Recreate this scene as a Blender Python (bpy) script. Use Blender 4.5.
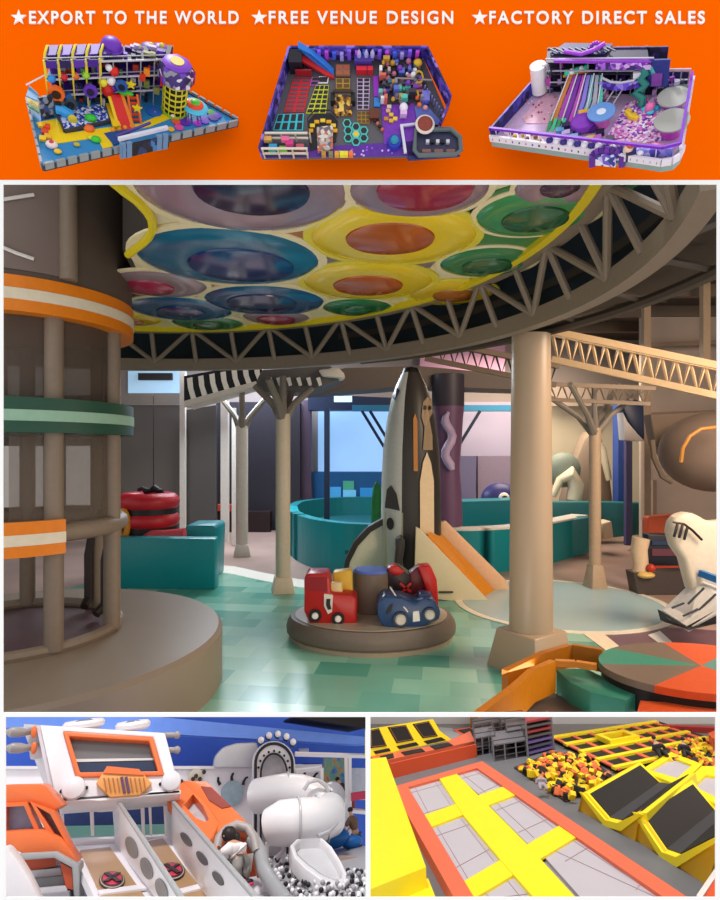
import bpy, bmesh, math, random
from mathutils import Vector as V, Matrix

for o in list(bpy.data.objects):
    bpy.data.objects.remove(o)
SC = bpy.context.scene
COL = SC.collection
R = math.radians
rnd = random.Random(7)

# ---------------------------------------------------------------- camera, world, lights, exposure
EYE = 1.5
FPX = 600.0
cam_data = bpy.data.cameras.new('camera')
cam_data.lens = 24.0
cam_data.sensor_width = 36.0
cam_data.sensor_fit = 'AUTO'
cam_data.clip_start = 0.02
cam = bpy.data.objects.new('camera', cam_data)
COL.objects.link(cam)
cam.location = (0, 0, EYE)
cam.rotation_euler = (R(90), 0, 0)
SC.camera = cam

world = bpy.data.worlds.new('world')
SC.world = world
world.use_nodes = True
wbg = world.node_tree.nodes['Background']
wbg.inputs[0].default_value = (1, 1, 1, 1)
wbg.inputs[1].default_value = 1.0

SC.view_settings.view_transform = 'Standard'
SC.view_settings.look = 'None'
SC.view_settings.exposure = 0.0
SC.view_settings.gamma = 1.0
SC.view_settings.use_curve_mapping = False
SC.cycles.use_denoising = True
SC.cycles.max_bounces = 6
SC.cycles.transparent_max_bounces = 12
SC.cycles.sample_clamp_indirect = 4.0


def lin(h):
    h = h.lstrip('#')
    out = []
    for i in (0, 2, 4):
        c = int(h[i:i + 2], 16) / 255
        out.append(c / 12.92 if c <= .04045 else ((c + .055) / 1.055) ** 2.4)
    return (*out, 1)


def area_light(name, loc, target, size, power, color='ffffff', size_y=None):
    d = bpy.data.lights.new(name, 'AREA')
    d.energy = power
    d.color = lin(color)[:3]
    d.size = size
    if size_y:
        d.shape = 'RECTANGLE'
        d.size_y = size_y
    o = bpy.data.objects.new(name, d)
    COL.objects.link(o)
    o.location = loc
    o.rotation_euler = (V(target) - V(loc)).to_track_quat('-Z', 'Y').to_euler()
    return o


def point_light(name, loc, power, color='ffffff', radius=.1):
    d = bpy.data.lights.new(name, 'POINT')
    d.energy = power
    d.color = lin(color)[:3]
    d.shadow_soft_size = radius
    o = bpy.data.objects.new(name, d)
    COL.objects.link(o)
    o.location = loc
    return o


# daylight added to brighten the lower models, straight down behind the board
sun_d = bpy.data.lights.new('fill_sun', 'SUN')
sun_d.energy = 2.6
sun_d.angle = R(10)
sun = bpy.data.objects.new('fill_sun', sun_d)
COL.objects.link(sun)
sun.rotation_euler = V((.12, -.06, -1)).to_track_quat('-Z', 'Y').to_euler()

def CAMP(x, y, d):
    return ((x - 360) / FPX * d, d, EYE + (450 - y) / FPX * d)


# hall lamps of the big play hall
area_light('hall_lamp_warm', (3.6, 3.2, 3.1), (1.2, 6.0, .6), 1.6, 185, 'ffe0c2')
area_light('hall_lamp_cool', (-1.5, 8.6, 3.0), (-.6, 6.4, 0), 1.6, 190, 'e8f4ff')
area_light('hall_lamp_far', (3.0, 10.0, 3.2), (3.0, 10.4, 0), 2.0, 150, 'ffe6cc')
area_light('hall_lamp_back', (-2.0, 10.4, 3.2), (-2.0, 10.8, 0), 2.0, 140, 'e6ecff')
area_light('hall_lamp_canopy', (.5, 3.0, .3), (-.3, 4.2, 2.6), .8, 12, 'ffe8d0')

# hidden fill lamps added to brighten the lower left hall, behind cabinet and tube slide
point_light('fill_lamp', CAMP(110, 748, 2.02), .55, 'fff6f4', .02)
point_light('fill_lamp', CAMP(296, 806, 1.98), .30, 'fff6f4', .02)
point_light('fill_lamp', CAMP(206, 792, 2.0), .12, 'fff6f4', .015)

# ---------------------------------------------------------------- helpers
_mats = {}


def M(name, hexcol, rough=.55, metal=0.0, var=.10, scale=30, emit=0, alpha=1, spec=.35, bump=0):
    """procedural material: principled with a soft noise variation of its own colour"""
    if name in _mats:
        return _mats[name]
    m = bpy.data.materials.new(name)
    m.use_nodes = True
    nt = m.node_tree
    b = nt.nodes['Principled BSDF']
    col = lin(hexcol)
    tc = nt.nodes.new('ShaderNodeTexCoord')
    ns = nt.nodes.new('ShaderNodeTexNoise')
    ns.inputs['Scale'].default_value = scale
    ns.inputs['Detail'].default_value = 3
    nt.links.new(tc.outputs['Object'], ns.inputs['Vector'])
    mx = nt.nodes.new('ShaderNodeMix')
    mx.data_type = 'RGBA'
    mx.inputs[6].default_value = tuple(c * (1 - var) for c in col[:3]) + (1,)
    mx.inputs[7].default_value = tuple(min(1, c * (1 + var)) for c in col[:3]) + (1,)
    nt.links.new(ns.outputs['Fac'], mx.inputs[0])
    nt.links.new(mx.outputs[2], b.inputs['Base Color'])
    b.inputs['Roughness'].default_value = rough
    b.inputs['Metallic'].default_value = metal
    b.inputs['Specular IOR Level'].default_value = spec
    if emit:
        nt.links.new(mx.outputs[2], b.inputs['Emission Color'])
        b.inputs['Emission Strength'].default_value = emit
    if alpha < 1:
        b.inputs['Alpha'].default_value = alpha
    if bump:
        bp_ = nt.nodes.new('ShaderNodeBump')
        bp_.inputs['Strength'].default_value = bump
        nt.links.new(ns.outputs['Fac'], bp_.inputs['Height'])
        nt.links.new(bp_.outputs['Normal'], b.inputs['Normal'])
    _mats[name] = m
    return m


_world = {}


def tag(o, label=None, cat=None, group=None, kind=None):
    if label:
        o['label'] = label
    if cat:
        o['category'] = cat
    if group:
        o['group'] = group
    if kind:
        o['kind'] = kind
    return o


def thing(name, label, cat, loc=(0, 0, 0), group=None, rot=None):
    o = bpy.data.objects.new(name, None)
    o.empty_display_size = .05
    COL.objects.link(o)
    mw = Matrix.Translation(V(loc)) @ (rot.to_4x4() if rot else Matrix.Identity(4))
    o.matrix_world = mw
    _world[o] = mw
    return tag(o, label, cat, group)


def basis(d):
    d = V(d).normalized()
    a = V((0, 0, 1)) if abs(d.z) < .9 else V((1, 0, 0))
    x = d.cross(a).normalized()
    y = d.cross(x).normalized()
    return x, y, d


class MB:
    """collects shapes in world coordinates; build() links them as ONE mesh object"""

    def __init__(self, M4=None):
        self.v, self.f, self.mi, self.M, self.cur = [], [], [], M4, 0

    def add(self, vs, fs):
        n = len(self.v)
        for p in vs:
            p = V(p)
            self.v.append(self.M @ p if self.M else p)
        for f in fs:
            self.f.append(tuple(i + n for i in f))
            self.mi.append(self.cur)
        return self

    def poly(self, pts):
        return self.add(pts, [tuple(range(len(pts)))])

    def prism(self, pts, vec):
        n = len(pts)
        vec = V(vec)
        vs = [V(p) for p in pts] + [V(p) + vec for p in pts]
        fs = [tuple(range(n - 1, -1, -1)), tuple(range(n, 2 * n))]
        fs += [(i, (i + 1) % n, n + (i + 1) % n, n + i) for i in range(n)]
        return self.add(vs, fs)

    def frame(self, outer, inner, vec):
        n = len(outer)
        vec = V(vec)
        vs = [V(p) for p in outer] + [V(p) for p in inner]
        vs += [p + vec for p in vs]
        fs = []
        for i in range(n):
            j = (i + 1) % n
            fs += [(i, j, n + j, n + i), (2 * n + i, 3 * n + i, 3 * n + j, 2 * n + j),
                   (i, 2 * n + i, 2 * n + j, j), (n + i, n + j, 3 * n + j, 3 * n + i)]
        return self.add(vs, fs)

    def box(self, c, s, ax=None, rz=0):
        c = V(c)
        if ax is None:
            cr, sr = math.cos(rz), math.sin(rz)
            ax = (V((cr, sr, 0)), V((-sr, cr, 0)), V((0, 0, 1)))
        x, y, z = (V(a) * (d / 2) for a, d in zip(ax, s))
        vs = [c + i * x + j * y + k * z for k in (-1, 1) for j in (-1, 1) for i in (-1, 1)]
        return self.add(vs, [(0, 2, 3, 1), (4, 5, 7, 6), (0, 1, 5, 4), (2, 6, 7, 3), (0, 4, 6, 2), (1, 3, 7, 5)])

    def bar(self, p0, p1, w, h=None, up=(0, 0, 1)):
        p0, p1 = V(p0), V(p1)
        d = p1 - p0
        L = d.length
        d.normalize()
        up = V(up)
        if abs(d.dot(up)) > .98:
            up = V((0, 1, 0))
        x = d.cross(up).normalized()
        y = x.cross(d).normalized()
        return self.box((p0 + p1) / 2, (w, L, h or w), (x, d, y))

    def cyl(self, p0, p1, r0, r1=None, n=16):
        p0, p1 = V(p0), V(p1)
        r1 = r0 if r1 is None else r1
        x, y, d = basis(p1 - p0)
        vs = []
        for p, r in ((p0, r0), (p1, r1)):
            for i in range(n):
                a = 2 * math.pi * i / n
                vs.append(p + (x * math.cos(a) + y * math.sin(a)) * r)
        fs = [(i, (i + 1) % n, n + (i + 1) % n, n + i) for i in range(n)]
        fs += [tuple(range(n - 1, -1, -1)), tuple(range(n, 2 * n))]
        return self.add(vs, fs)

    def tube(self, path, r, n=8, closed=False, caps=True):
        path = [V(p) for p in path]
        m = len(path)
        rs = r if isinstance(r, (list, tuple)) else [r] * m
        vs = []
        prev = None
        for i, p in enumerate(path):
            a = path[(i - 1) % m] if (closed or i > 0) else p
            b = path[(i + 1) % m] if (closed or i < m - 1) else p
            d = (b - a).normalized()
            if prev is None:
                x, y, _ = basis(d)
            else:
                x = (prev - d * prev.dot(d)).normalized()
                y = d.cross(x).normalized()
            prev = x
            for k in range(n):
                t = 2 * math.pi * k / n
                vs.append(p + (x * math.cos(t) + y * math.sin(t)) * rs[i])
        fs = []
        for i in range(m if closed else m - 1):
            j = (i + 1) % m
            for k in range(n):
                l = (k + 1) % n
                fs.append((i * n + k, i * n + l, j * n + l, j * n + k))
        if caps and not closed:
            fs += [tuple(range(n - 1, -1, -1)), tuple(range((m - 1) * n, m * n))]
        return self.add(vs, fs)

    def lathe(self, prof, o, axis=(0, 0, 1), n=24, a0=0, a1=2 * math.pi, ref=None, sx=1, sy=1):
        o = V(o)
        d = V(axis).normalized()
        if ref is None:
            x, y, _ = basis(d)
            if abs(d.z) > .99:
                x, y = V((1, 0, 0)), V((0, 1, 0))
        else:
            x = V(ref)
            x = (x - d * x.dot(d)).normalized()
            y = d.cross(x)
        full = abs(a1 - a0 - 2 * math.pi) < 1e-6
        c = n if full else n + 1
        vs = []
        for r, h in prof:
            for i in range(c):
                a = a0 + (a1 - a0) * i / n
                vs.append(o + d * h + (x * math.cos(a) * sx + y * math.sin(a) * sy) * r)
        fs = []
        for k in range(len(prof) - 1):
            for i in range(n):
                j = (i + 1) % c
                fs.append((k * c + i, k * c + j, (k + 1) * c + j, (k + 1) * c + i))
        if full:
            if prof[0][0] > 1e-5:
                fs.append(tuple(range(c - 1, -1, -1)))
            if prof[-1][0] > 1e-5:
                fs.append(tuple(range((len(prof) - 1) * c, len(prof) * c)))
        return self.add(vs, fs)

    def sph(self, c, r, s=(1, 1, 1), n=16, ax=None):
        c = V(c)
        ax = ax or (V((1, 0, 0)), V((0, 1, 0)), V((0, 0, 1)))
        m = max(4, n // 2)
        vs, fs = [], []
        for j in range(m + 1):
            t = math.pi * j / m
            for i in range(n):
                a = 2 * math.pi * i / n
                q = (math.sin(t) * math.cos(a) * s[0], math.sin(t) * math.sin(a) * s[1], math.cos(t) * s[2])
                vs.append(c + r * (V(ax[0]) * q[0] + V(ax[1]) * q[1] + V(ax[2]) * q[2]))
        for j in range(m):
            for i in range(n):
                k = (i + 1) % n
                fs.append((j * n + i, (j + 1) * n + i, (j + 1) * n + k, j * n + k))
        return self.add(vs, fs)

    def band(self, c, r0, r1, z0, z1, a0=0, a1=2 * math.pi, n=48, sy=1):
        """upright ring wall between radii r0 < r1"""
        full = abs(a1 - a0 - 2 * math.pi) < 1e-6
        prof = [(r0, z0), (r1, z0), (r1, z1), (r0, z1), (r0, z0)]
        self.lathe(prof, c, (0, 0, 1), n, a0, a1, sy=sy)
        if not full:
            for a in (a0, a1):
                self.poly([V(c) + V((math.cos(a) * r, math.sin(a) * r * sy, z)) for r, z in prof[:4]])
        return self

    def build(self, name, mat, parent=None, smooth=40, bevel=0, seg=2, origin=None):
        mats = mat if isinstance(mat, (list, tuple)) else [mat]
        me = bpy.data.meshes.new(name)
        if parent is not None:
            inv = _world[parent].inverted()
        else:
            if origin is None:
                xs, ys, zs = ([p[k] for p in self.v] for k in range(3))
                origin = ((min(xs) + max(xs)) / 2, (min(ys) + max(ys)) / 2, min(zs))
            inv = Matrix.Translation(-V(origin))
        me.from_pydata([inv @ p for p in self.v], [], self.f)
        for i, p in enumerate(me.polygons):
            p.material_index = self.mi[i]
        bm = bmesh.new()
        bm.from_mesh(me)
        bmesh.ops.remove_doubles(bm, verts=bm.verts, dist=1e-6)
        bmesh.ops.recalc_face_normals(bm, faces=bm.faces)
        if bevel:
            es = [e for e in bm.edges if len(e.link_faces) == 2 and e.calc_face_angle(0) > R(30)]
            bmesh.ops.bevel(bm, geom=es, offset=bevel, segments=seg, affect='EDGES', profile=.5, clamp_overlap=True)
        bm.to_mesh(me)
        bm.free()
        if smooth:
            me.shade_smooth()
            me.set_sharp_from_angle(angle=R(smooth))
        for m in mats:
            me.materials.append(m)
        o = bpy.data.objects.new(name, me)
        COL.objects.link(o)
        if parent is not None:
            o.parent = parent
            _world[o] = _world[parent]
        else:
            o.location = origin
            _world[o] = Matrix.Translation(V(origin))
        return o


def single(mb, name, mat, label, cat, group=None, **k):
    return tag(mb.build(name, mat, None, **k), label, cat, group)


def struct(mb, name, mat, **k):
    return tag(mb.build(name, mat, None, **k), kind='structure')


def copy_tree(o, parent=None):
    c = o.copy()
    COL.objects.link(c)
    if parent is not None:
        c.parent = parent
    for ch in o.children:
        copy_tree(ch, c)
    return c


def circle(c, r, ax, ay, n=24, a0=0, a1=None):
    c, ax, ay = V(c), V(ax), V(ay)
    full = a1 is None
    a1 = 2 * math.pi if full else a1
    m = n if full else n + 1
    return [c + (ax * math.cos(a0 + (a1 - a0) * i / n) + ay * math.sin(a0 + (a1 - a0) * i / n)) * r for i in range(m)]


X, Y, Z = V((1, 0, 0)), V((0, 1, 0)), V((0, 0, 1))
CAM = V((0, 0, EYE))


def ray(x, y):
    return V(((x - 360) / FPX, 1, (450 - y) / FPX))


def P(x, y, d):
    """point seen at pixel x, y at distance d into the hall"""
    return CAM + ray(x, y) * d


def G(x, y, z=0.0):
    """point on the level plane of height z seen at pixel x, y"""
    return P(x, y, (EYE - z) * FPX / (y - 450))


class Plane:
    """a plane the builder sets points on"""

    def __init__(self, o, n):
        self.o, self.n = V(o), V(n).normalized()

    def at(self, x, y, h=0.0):
        r = ray(x, y)
        t = (self.o + self.n * h - CAM).dot(self.n) / r.dot(self.n)
        return CAM + r * t

    def pts(self, l, h=0.0):
        return [self.at(x, y, h) for x, y in l]


# ---------------------------------------------------------------- the display board with its three openings
BY = 0.70


def Bp(x, y, d=0.0):
    return P(x, y, BY) + V((0, d, 0))


WIN = [(3, 184.3, 717, 712.6), (5.5, 717, 365.5, 897.5), (370.5, 717, 715.5, 897.5)]
board = thing('display_board', 'tall white display board with an orange banner across its top and three openings', 'display board', (0, BY, P(360, 1000, BY).z))
b = MB()
T = .0012


def brect(x0, y0, x1, y1):
    a, c = Bp(x0, y0), Bp(x1, y1)
    b.box(((a.x + c.x) / 2, BY + T / 2, (a.z + c.z) / 2), (abs(c.x - a.x), T, abs(a.z - c.z)))


(x0, y0, x1, y1), (u0, v0, u1, v1), (p0, q0, p1, q1) = WIN
brect(-230, 180, 950, y0)
brect(-230, y0, x0, 1000)
brect(x1, y0, 950, 1000)
brect(x0, y1, x1, v0)
brect(x0, v0, u0, v1)
brect(u1, v0, p0, v1)
brect(p1, v0, x1, v1)
brect(x0, v1, x1, 1000)
b.build('frame', M('board_white', 'fcfcfc', .8, var=.0), board, smooth=0)
b = MB()
brect(-230, -120, 950, 180)
b.build('banner_panel', M('banner_orange', 'ff6600', .9, var=.0, spec=0), board, smooth=0)
# ================================================================ MAIN HALL: shell
def mat_tiles():
    m = bpy.data.materials.new('green_tile_floor')
    m.use_nodes = True
    nt = m.node_tree
    b = nt.nodes['Principled BSDF']
    tc = nt.nodes.new('ShaderNodeTexCoord')
    mp = nt.nodes.new('ShaderNodeMapping')
    mp.inputs['Rotation'].default_value = (0, 0, R(8))
    br = nt.nodes.new('ShaderNodeTexBrick')
    br.inputs['Scale'].default_value = 1.0
    br.inputs['Brick Width'].default_value = .36
    br.inputs['Row Height'].default_value = .24
    br.inputs['Mortar Size'].default_value = .0
    br.inputs['Bias'].default_value = -.1
    br.offset = .5
    br.inputs['Color1'].default_value = lin('4d9c88')
    br.inputs['Color2'].default_value = lin('a4d6bc')
    br.inputs['Mortar'].default_value = lin('4d9c88')
    ns = nt.nodes.new('ShaderNodeTexNoise')
    ns.inputs['Scale'].default_value = 1.6
    mx = nt.nodes.new('ShaderNodeMix')
    mx.data_type = 'RGBA'
    mx.inputs[7].default_value = lin('5f9f9a')
    nt.links.new(tc.outputs['Object'], mp.inputs['Vector'])
    nt.links.new(mp.outputs[0], br.inputs['Vector'])
    nt.links.new(tc.outputs['Object'], ns.inputs['Vector'])
    ml = nt.nodes.new('ShaderNodeMath')
    ml.operation = 'MULTIPLY'
    ml.inputs[1].default_value = .45
    nt.links.new(ns.outputs['Fac'], ml.inputs[0])
    nt.links.new(ml.outputs[0], mx.inputs[0])
    nt.links.new(br.outputs['Color'], mx.inputs[6])
    nt.links.new(mx.outputs[2], b.inputs['Base Color'])
    b.inputs['Roughness'].default_value = .22
    return m


def flat(pts, z0, z1):
    m = MB()
    m.prism([V((p[0], p[1], z0)) for p in pts], (0, 0, z1 - z0))
    return m


m = MB()
m.box((0, 7.7, -.05), (16, 9.4, .1))
struct(m, 'floor', M('floor_mottled', 'a98f83', .35, var=.45, scale=1.3), smooth=0)
green = [(-3.9, 3.05), (2.9, 3.05)] + [tuple(G(x, y)[:2]) for x, y in
        [(640, 690), (617, 656), (576, 624), (540, 606), (470, 596), (400, 590), (340, 590), (300, 588), (262, 581), (235, 575), (205, 571), (150, 571), (60, 590)]]
struct(flat(green, 0, .004), 'trim_1', mat_tiles(), smooth=0)
pc = G(560, 603)
m = MB()
m.cyl((pc.x, pc.y, 0), (pc.x, pc.y, .010), 1.02, n=64)
struct(m, 'trim_2', M('pale_circle_edge', 'efe6d2', .3))
m = MB()
m.cyl((pc.x, pc.y, 0), (pc.x, pc.y, .012), .95, n=64)
struct(m, 'trim_3', M('pale_circle', 'a9c4c6', .25, var=.08, scale=2))
struct(flat([G(*p) for p in [(573, 627), (588, 622), (630, 656), (612, 656)]], 0, .009), 'trim_4', M('cream_line', 'efe0c4', .4), smooth=0)
struct(flat([G(*p) for p in [(588, 622), (622, 616), (670, 628), (740, 632), (740, 668), (640, 664), (630, 656)]], 0, .003), 'trim_5',
       M('maroon_floor', '735560', .35), smooth=0)
m = MB()
m.prism([G(*p) + V((0, 0, 0)) for p in [(648, 636), (660, 632), (672, 643), (662, 646)]], (0, 0, .01))
struct(m, 'trim_6', M('white_floor_dash', 'f2efe8', .4), smooth=0)
struct(flat([G(*p) for p in [(205, 571), (235, 575), (262, 581), (300, 588), (340, 590), (340, 583), (300, 580), (262, 573), (235, 567), (205, 564)]], 0, .008), 'trim_7',
       M('white_floor_edge', 'eee8dc', .35), smooth=0)
m = MB()
m.box((0, 12.1, 1.6), (17, .2, 4.4))
struct(m, 'wall_back', M('hall_wall_grey', 'a39a96', .7, var=.15, scale=1.2), smooth=0)
m = MB()
m.box((-8.05, 7.7, 1.6), (.1, 9.4, 4.4))
struct(m, 'wall_left', M('hall_wall_left', '6f6762', .7), smooth=0)
m = MB()
m.box((8.05, 7.7, 1.6), (.1, 9.4, 4.4))
struct(m, 'wall_right', M('hall_wall_right', '8d7c6c', .7), smooth=0)
m = MB()
m.box((0, 7.35, 3.75), (17, 9.8, .1))
struct(m, 'ceiling', M('hall_ceiling', '4b423b', .8, var=.3, scale=1), smooth=0)
for k in range(7):
    m = MB()
    yy = 3.2 + k * 1.2
    m.box((0, yy, 3.62), (16, .12, .16))
    single(m, 'ceiling_beam', M('ceiling_beam', '6a5d50', .6),
           'brown ceiling beam, %s of the seven from the front' % ['first', 'second', 'third', 'fourth', 'fifth', 'sixth', 'seventh'][k], 'beam', 'ceiling beams of the hall')

# ================================================================ canopy with its ring truss
CX, CY = -1.7, 2.8
AC = (CX, CY, 0)
beige = M('truss_beige', '7d7163', .5)
dark = M('truss_dark', '4d443c', .6)
A0, A1 = R(-21), R(118)
can = thing('bubble_canopy', 'round ceiling canopy of coloured bubbles inside a beige ring truss', 'canopy', (CX, CY, 2.28))


def arcpt(r, a, z):
    return V((CX + r * math.cos(a), CY + r * math.sin(a), z))


def arcs(r, z, n=60, a0=A0, a1=A1):
    return [arcpt(r, a0 + (a1 - a0) * i / n, z) for i in range(n + 1)]


m = MB()
m.band(AC, 2.89, 2.97, 2.26, 2.365, A0, A1, 70)
m.build('lower_chord', beige, can)
m = MB()
m.band(AC, 2.70, 2.80, 2.585, 2.65, A0, A1, 70)
m.build('upper_chord', beige, can)
NB = 18
for k in range(NB + 1):
    a = A0 + (A1 - A0) * k / NB
    da = (A1 - A0) / NB
    m = MB()
    m.cyl(arcpt(2.90, a, 2.33), arcpt(2.76, a, 2.62), .022, n=8)
    m.build('web_strut', beige, can)
    if k < NB:
        m = MB()
        z0, z1 = (2.33, 2.62) if k % 2 else (2.62, 2.33)
        m.cyl(arcpt(2.90 if k % 2 else 2.76, a, z0), arcpt(2.76 if k % 2 else 2.90, a + da, z1), .021, n=8)
        m.build('web_diagonal', beige, can)
m = MB()
m.band(AC, 3.02, 3.06, 2.36, 3.1, A0, A1, 70)
m.build('outer_skirt', M('skirt_dark', '15222a', .7), can)
m = MB()
m.tube(arcs(3.42, 2.36, 60, R(-12), R(60)), .035, 8)
for k in range(7):
    a = R(-8 + 10 * k)
    m.tube([arcpt(2.95, a, 2.33), arcpt(3.2, a, 2.42), arcpt(3.42, a, 2.38)], .02, 6)
m.build('outer_rail', dark, can)
m = MB()
m.prism([arcpt(3.0, R(-10 + 70 * i / 40), 2.5) for i in range(41)] + [arcpt(3.7, R(60 - 70 * i / 40), 2.5) for i in range(41)], (0, 0, .05))
m.build('outer_ceiling', M('outer_ceiling', '3a332c', .8), can)
# the panel itself, trimmed where it leaves the hall towards the board
def clip_y(pts, ymin):
    out = []
    for i, p in enumerate(pts):
        q = pts[(i + 1) % len(pts)]
        if p.y >= ymin:
            out.append(p)
        if (p.y - ymin) * (q.y - ymin) < 0:
            t = (ymin - p.y) / (q.y - p.y)
            out.append(p.lerp(q, t))
    return out


YM = 2.15
ZC = 2.60
notch = [(-3.4, 4.75), (-2.6, 4.75), (-1.95, 4.62), (-1.6, 4.4), (-1.44, 3.95), (-1.36, 3.62)] + [tuple(G(x, y, 2.62)[:2]) for x, y in [(128, 251), (134, 246), (142, 240), (149, 233), (153, 225), (152, 216), (147, 207), (137, 196), (124, 186), (110, 174)]]
aa = math.asin((YM - CY) / 2.70)
ab = math.atan2(4.75 - CY, -3.4 - CX)
rim = [arcpt(2.70, aa + (ab - aa) * i / 80, ZC + .02) for i in range(81)] + [V((x, y, ZC + .02)) for x, y in notch]
m = MB()
m.prism(rim, (0, 0, .05))
m.build('panel', M('canopy_cream', 'd6cda8', .5), can, smooth=0)
m = MB()
m.band(AC, 2.66, 2.71, ZC - .02, ZC + .03, R(-13), R(118), 70)
m.build('yellow_rim', M('canopy_yellow_rim', 'd8c41c', .4), can)
m = MB()
m.tube([V((x, y, ZC + .0)) for x, y in notch[6:]], .022, 8)
m.build('yellow_rim', M('canopy_yellow_rim', 'd8c41c', .4), can)
m = MB()
nn = [V((x, y, 0)) for x, y in notch[3:]]
for p, q in zip(nn, nn[1:]):
    m.prism([p + Z * 2.62, q + Z * 2.62, q + Z * 3.6, p + Z * 3.6], (-.03, .0, 0))
m.build('notch_skirt', M('notch_skirt', '3a332d', .7), can, smooth=0)


def cz(x, y, z=ZC):
    return G(x, y, z)


def patch(pts, name, mat):
    m = MB()
    m.prism([cz(x, y, ZC + .012) for x, y in pts], (0, 0, .02))
    m.build(name, mat, can, smooth=0)


cg = M('canopy_green', '3d7d46', .4)
cbr = M('canopy_brown', 'a5673c', .4)
cmv = M('canopy_mauve_patch', '7a6a76', .4)
patch([(470, 240), (470, 200), (520, 184), (640, 184), (608, 206), (560, 243), (530, 262), (470, 285)], 'infill_panel', cg)
patch([(338, 212), (352, 196), (375, 205), (440, 205), (474, 200), (482, 214), (440, 212), (380, 208)], 'infill_panel', cg)
patch([(262, 236), (316, 229), (312, 246), (300, 243)], 'infill_panel', cbr)
patch([(318, 256), (360, 262), (430, 262), (440, 256), (430, 268), (330, 268)], 'infill_panel', cmv)
patch([(150, 236), (146, 248), (155, 262), (196, 282), (214, 288), (216, 276)], 'infill_panel', cbr)

BUB = [  # centre, half width, outer colour, eye centre, eye half width, eye colour, name
    ((243, 190), 108, '8d7683', (252, 184), 60, '2d1f3f'),
    ((230, 258), 91, '1d6182', (242, 261), 54, '0f2f66'),
    ((265, 300), 61, '1a4f7d', (262, 299), 36, '11315f'),
    ((181, 308), 52, '1d5a86', (181, 308), 24, '123a68'),
    ((159, 283), 48, '8c7880', (147, 283), 27, '9c2145'),
    ((393, 236), 84, 'e0c522', (390, 233), 46, 'a8521a'),
    ((368, 281), 66, 'd9bd1f', (368, 281), 36, 'a8521a'),
    ((357, 306), 36, '1f6b3c', (357, 306), 15, '1b5a34'),
    ((276, 316), 34, '8c7880', (276, 316), 20, '8a1f40'),
    ((418, 188), 72, '8d7683', (425, 183), 50, '96203f'),
    ((537, 212), 62, '3f8a52', (535, 213), 34, '1f5a38'),
    ((487, 261), 48, '35784a', (487, 261), 26, '1f5a38'),
    ((452, 292), 44, 'd0b020', (454, 291), 22, '9a5a1c'),
    ((208, 322), 36, '3f7a52', (208, 322), 15, '1f5a38'),
    ((134, 318), 26, 'd0b020', (134, 318), 10, '9a5a1c'),
    ((560, 184), 46, '8d7683', (560, 180), 20, '4a2f45'),
]
for i, (c, hw, oc, ec, ew, ecol) in enumerate(BUB):
    z0 = ZC + .018
    p = cz(*c, z0)
    r = hw * p.y / FPX
    if p.y - r < YM - .1:
        pass
    m = MB()
    m.lathe([(r * 1.07, 0), (r * 1.07, -.012), (r * .97, -.014), (r * .97, 0)], p, (0, 0, 1), 40)
    bub = thing if False else None
    o = m.build('bubble', M('bubble_rim_%s' % ('cream' if oc[0] in '8341' else 'gold'), 'e2d6ae' if oc[0] in '8341' else 'd9cb3a', .4), can)
    m = MB()
    m.lathe([(r * .98, -.006), (r * .9, -.022), (r * .7, -.034), (r * .45, -.030), (0, -.026)], p, (0, 0, 1), 40)
    k = m.build('bowl', M('bubble_' + oc, oc, .16, var=.12, scale=3, spec=.6), o)
    m = MB()
    e = cz(*ec, z0)
    er = ew * e.y / FPX
    m.lathe([(er, -.020), (er * .95, -.040), (er * .6, -.055), (0, -.060)], e, (0, 0, 1), 36)
    m.build('eye', M('bubble_eye_' + ecol, ecol, .14, var=.15, scale=4, spec=.7), o)

# ================================================================ left play tower
TX, TY = -2.22, 3.80
tow = thing('play_tower', 'tall round brown mesh play tower with orange and green bands on a grey round base', 'play tower', (TX, TY, 0))
vin = M('base_vinyl', '8b7d6d', .38, var=.05, scale=6)
foam = M('post_foam', '7f7060', .55)
m = MB()
m.lathe([(1.27, 0), (1.27, .325), (1.245, .35), (.0, .35)], (TX + .06, TY - .06, 0), (0, 0, 1), 96)
m.build('round_base', vin, tow, bevel=0)
m = MB()
m.cyl((TX, TY, .35), (TX, TY, .356), .60, n=64)
m.build('inner_floor', M('tower_inner_floor', '5e464a', .5), tow)
m = MB()
m.tube([V((TX + .64 * math.cos(a), TY + .64 * math.sin(a), .375)) for a in [2 * math.pi * i / 60 for i in range(60)]], .035, 8, closed=True)
m.build('foot_ring', foam, tow)


def tp(a, r=.64):
    return V((TX + r * math.cos(R(a)), TY + r * math.sin(R(a)), 0))


for a in (-40, 2, 60, 110, 160, 215, 258):
    m = MB()
    p = tp(a)
    m.tube([p + Z * .37, p + Z * .7, p + Z * 1.5, p + Z * 3.2], .052, 12)
    m.build('post', foam, tow)
m = MB()
m.band((TX, TY, 0), .70, .725, 2.40, 3.4, n=64)
m.build('upper_drum', M('upper_drum', '574a40', .6, var=.15, scale=3), tow)
m = MB()
m.band((TX, TY, 0), .727, .735, 2.46, 3.4, R(180), R(323), n=40)
m.build('upper_mesh', M('upper_mesh', '75665f', .6, var=.15, scale=3), tow)
m = MB()
p = tp(-37, .735)
m.tube([p + Z * 2.45, p + Z * 3.0, p + Z * 3.4], .05, 12)
m.build('upper_post', foam, tow)
for k, z in enumerate((2.62, 2.86)):
    m = MB()
    m.tube([tp(a, .745) + Z * (z + .10 * math.sin(k * 2 + (a + 130) / 18)) for a in range(-135, -45, 6)], .010, 6)
    m.build('white_cord', M('cord_white', 'd8d2cc', .4), tow)
mesh_m = M('tower_mesh', '5c5046', .7, alpha=.55)
m = MB()
m.band((TX, TY, 0), .630, .634, 1.78, 2.25, n=64)
m.build('mesh_panel', mesh_m, tow)
m = MB()
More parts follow.
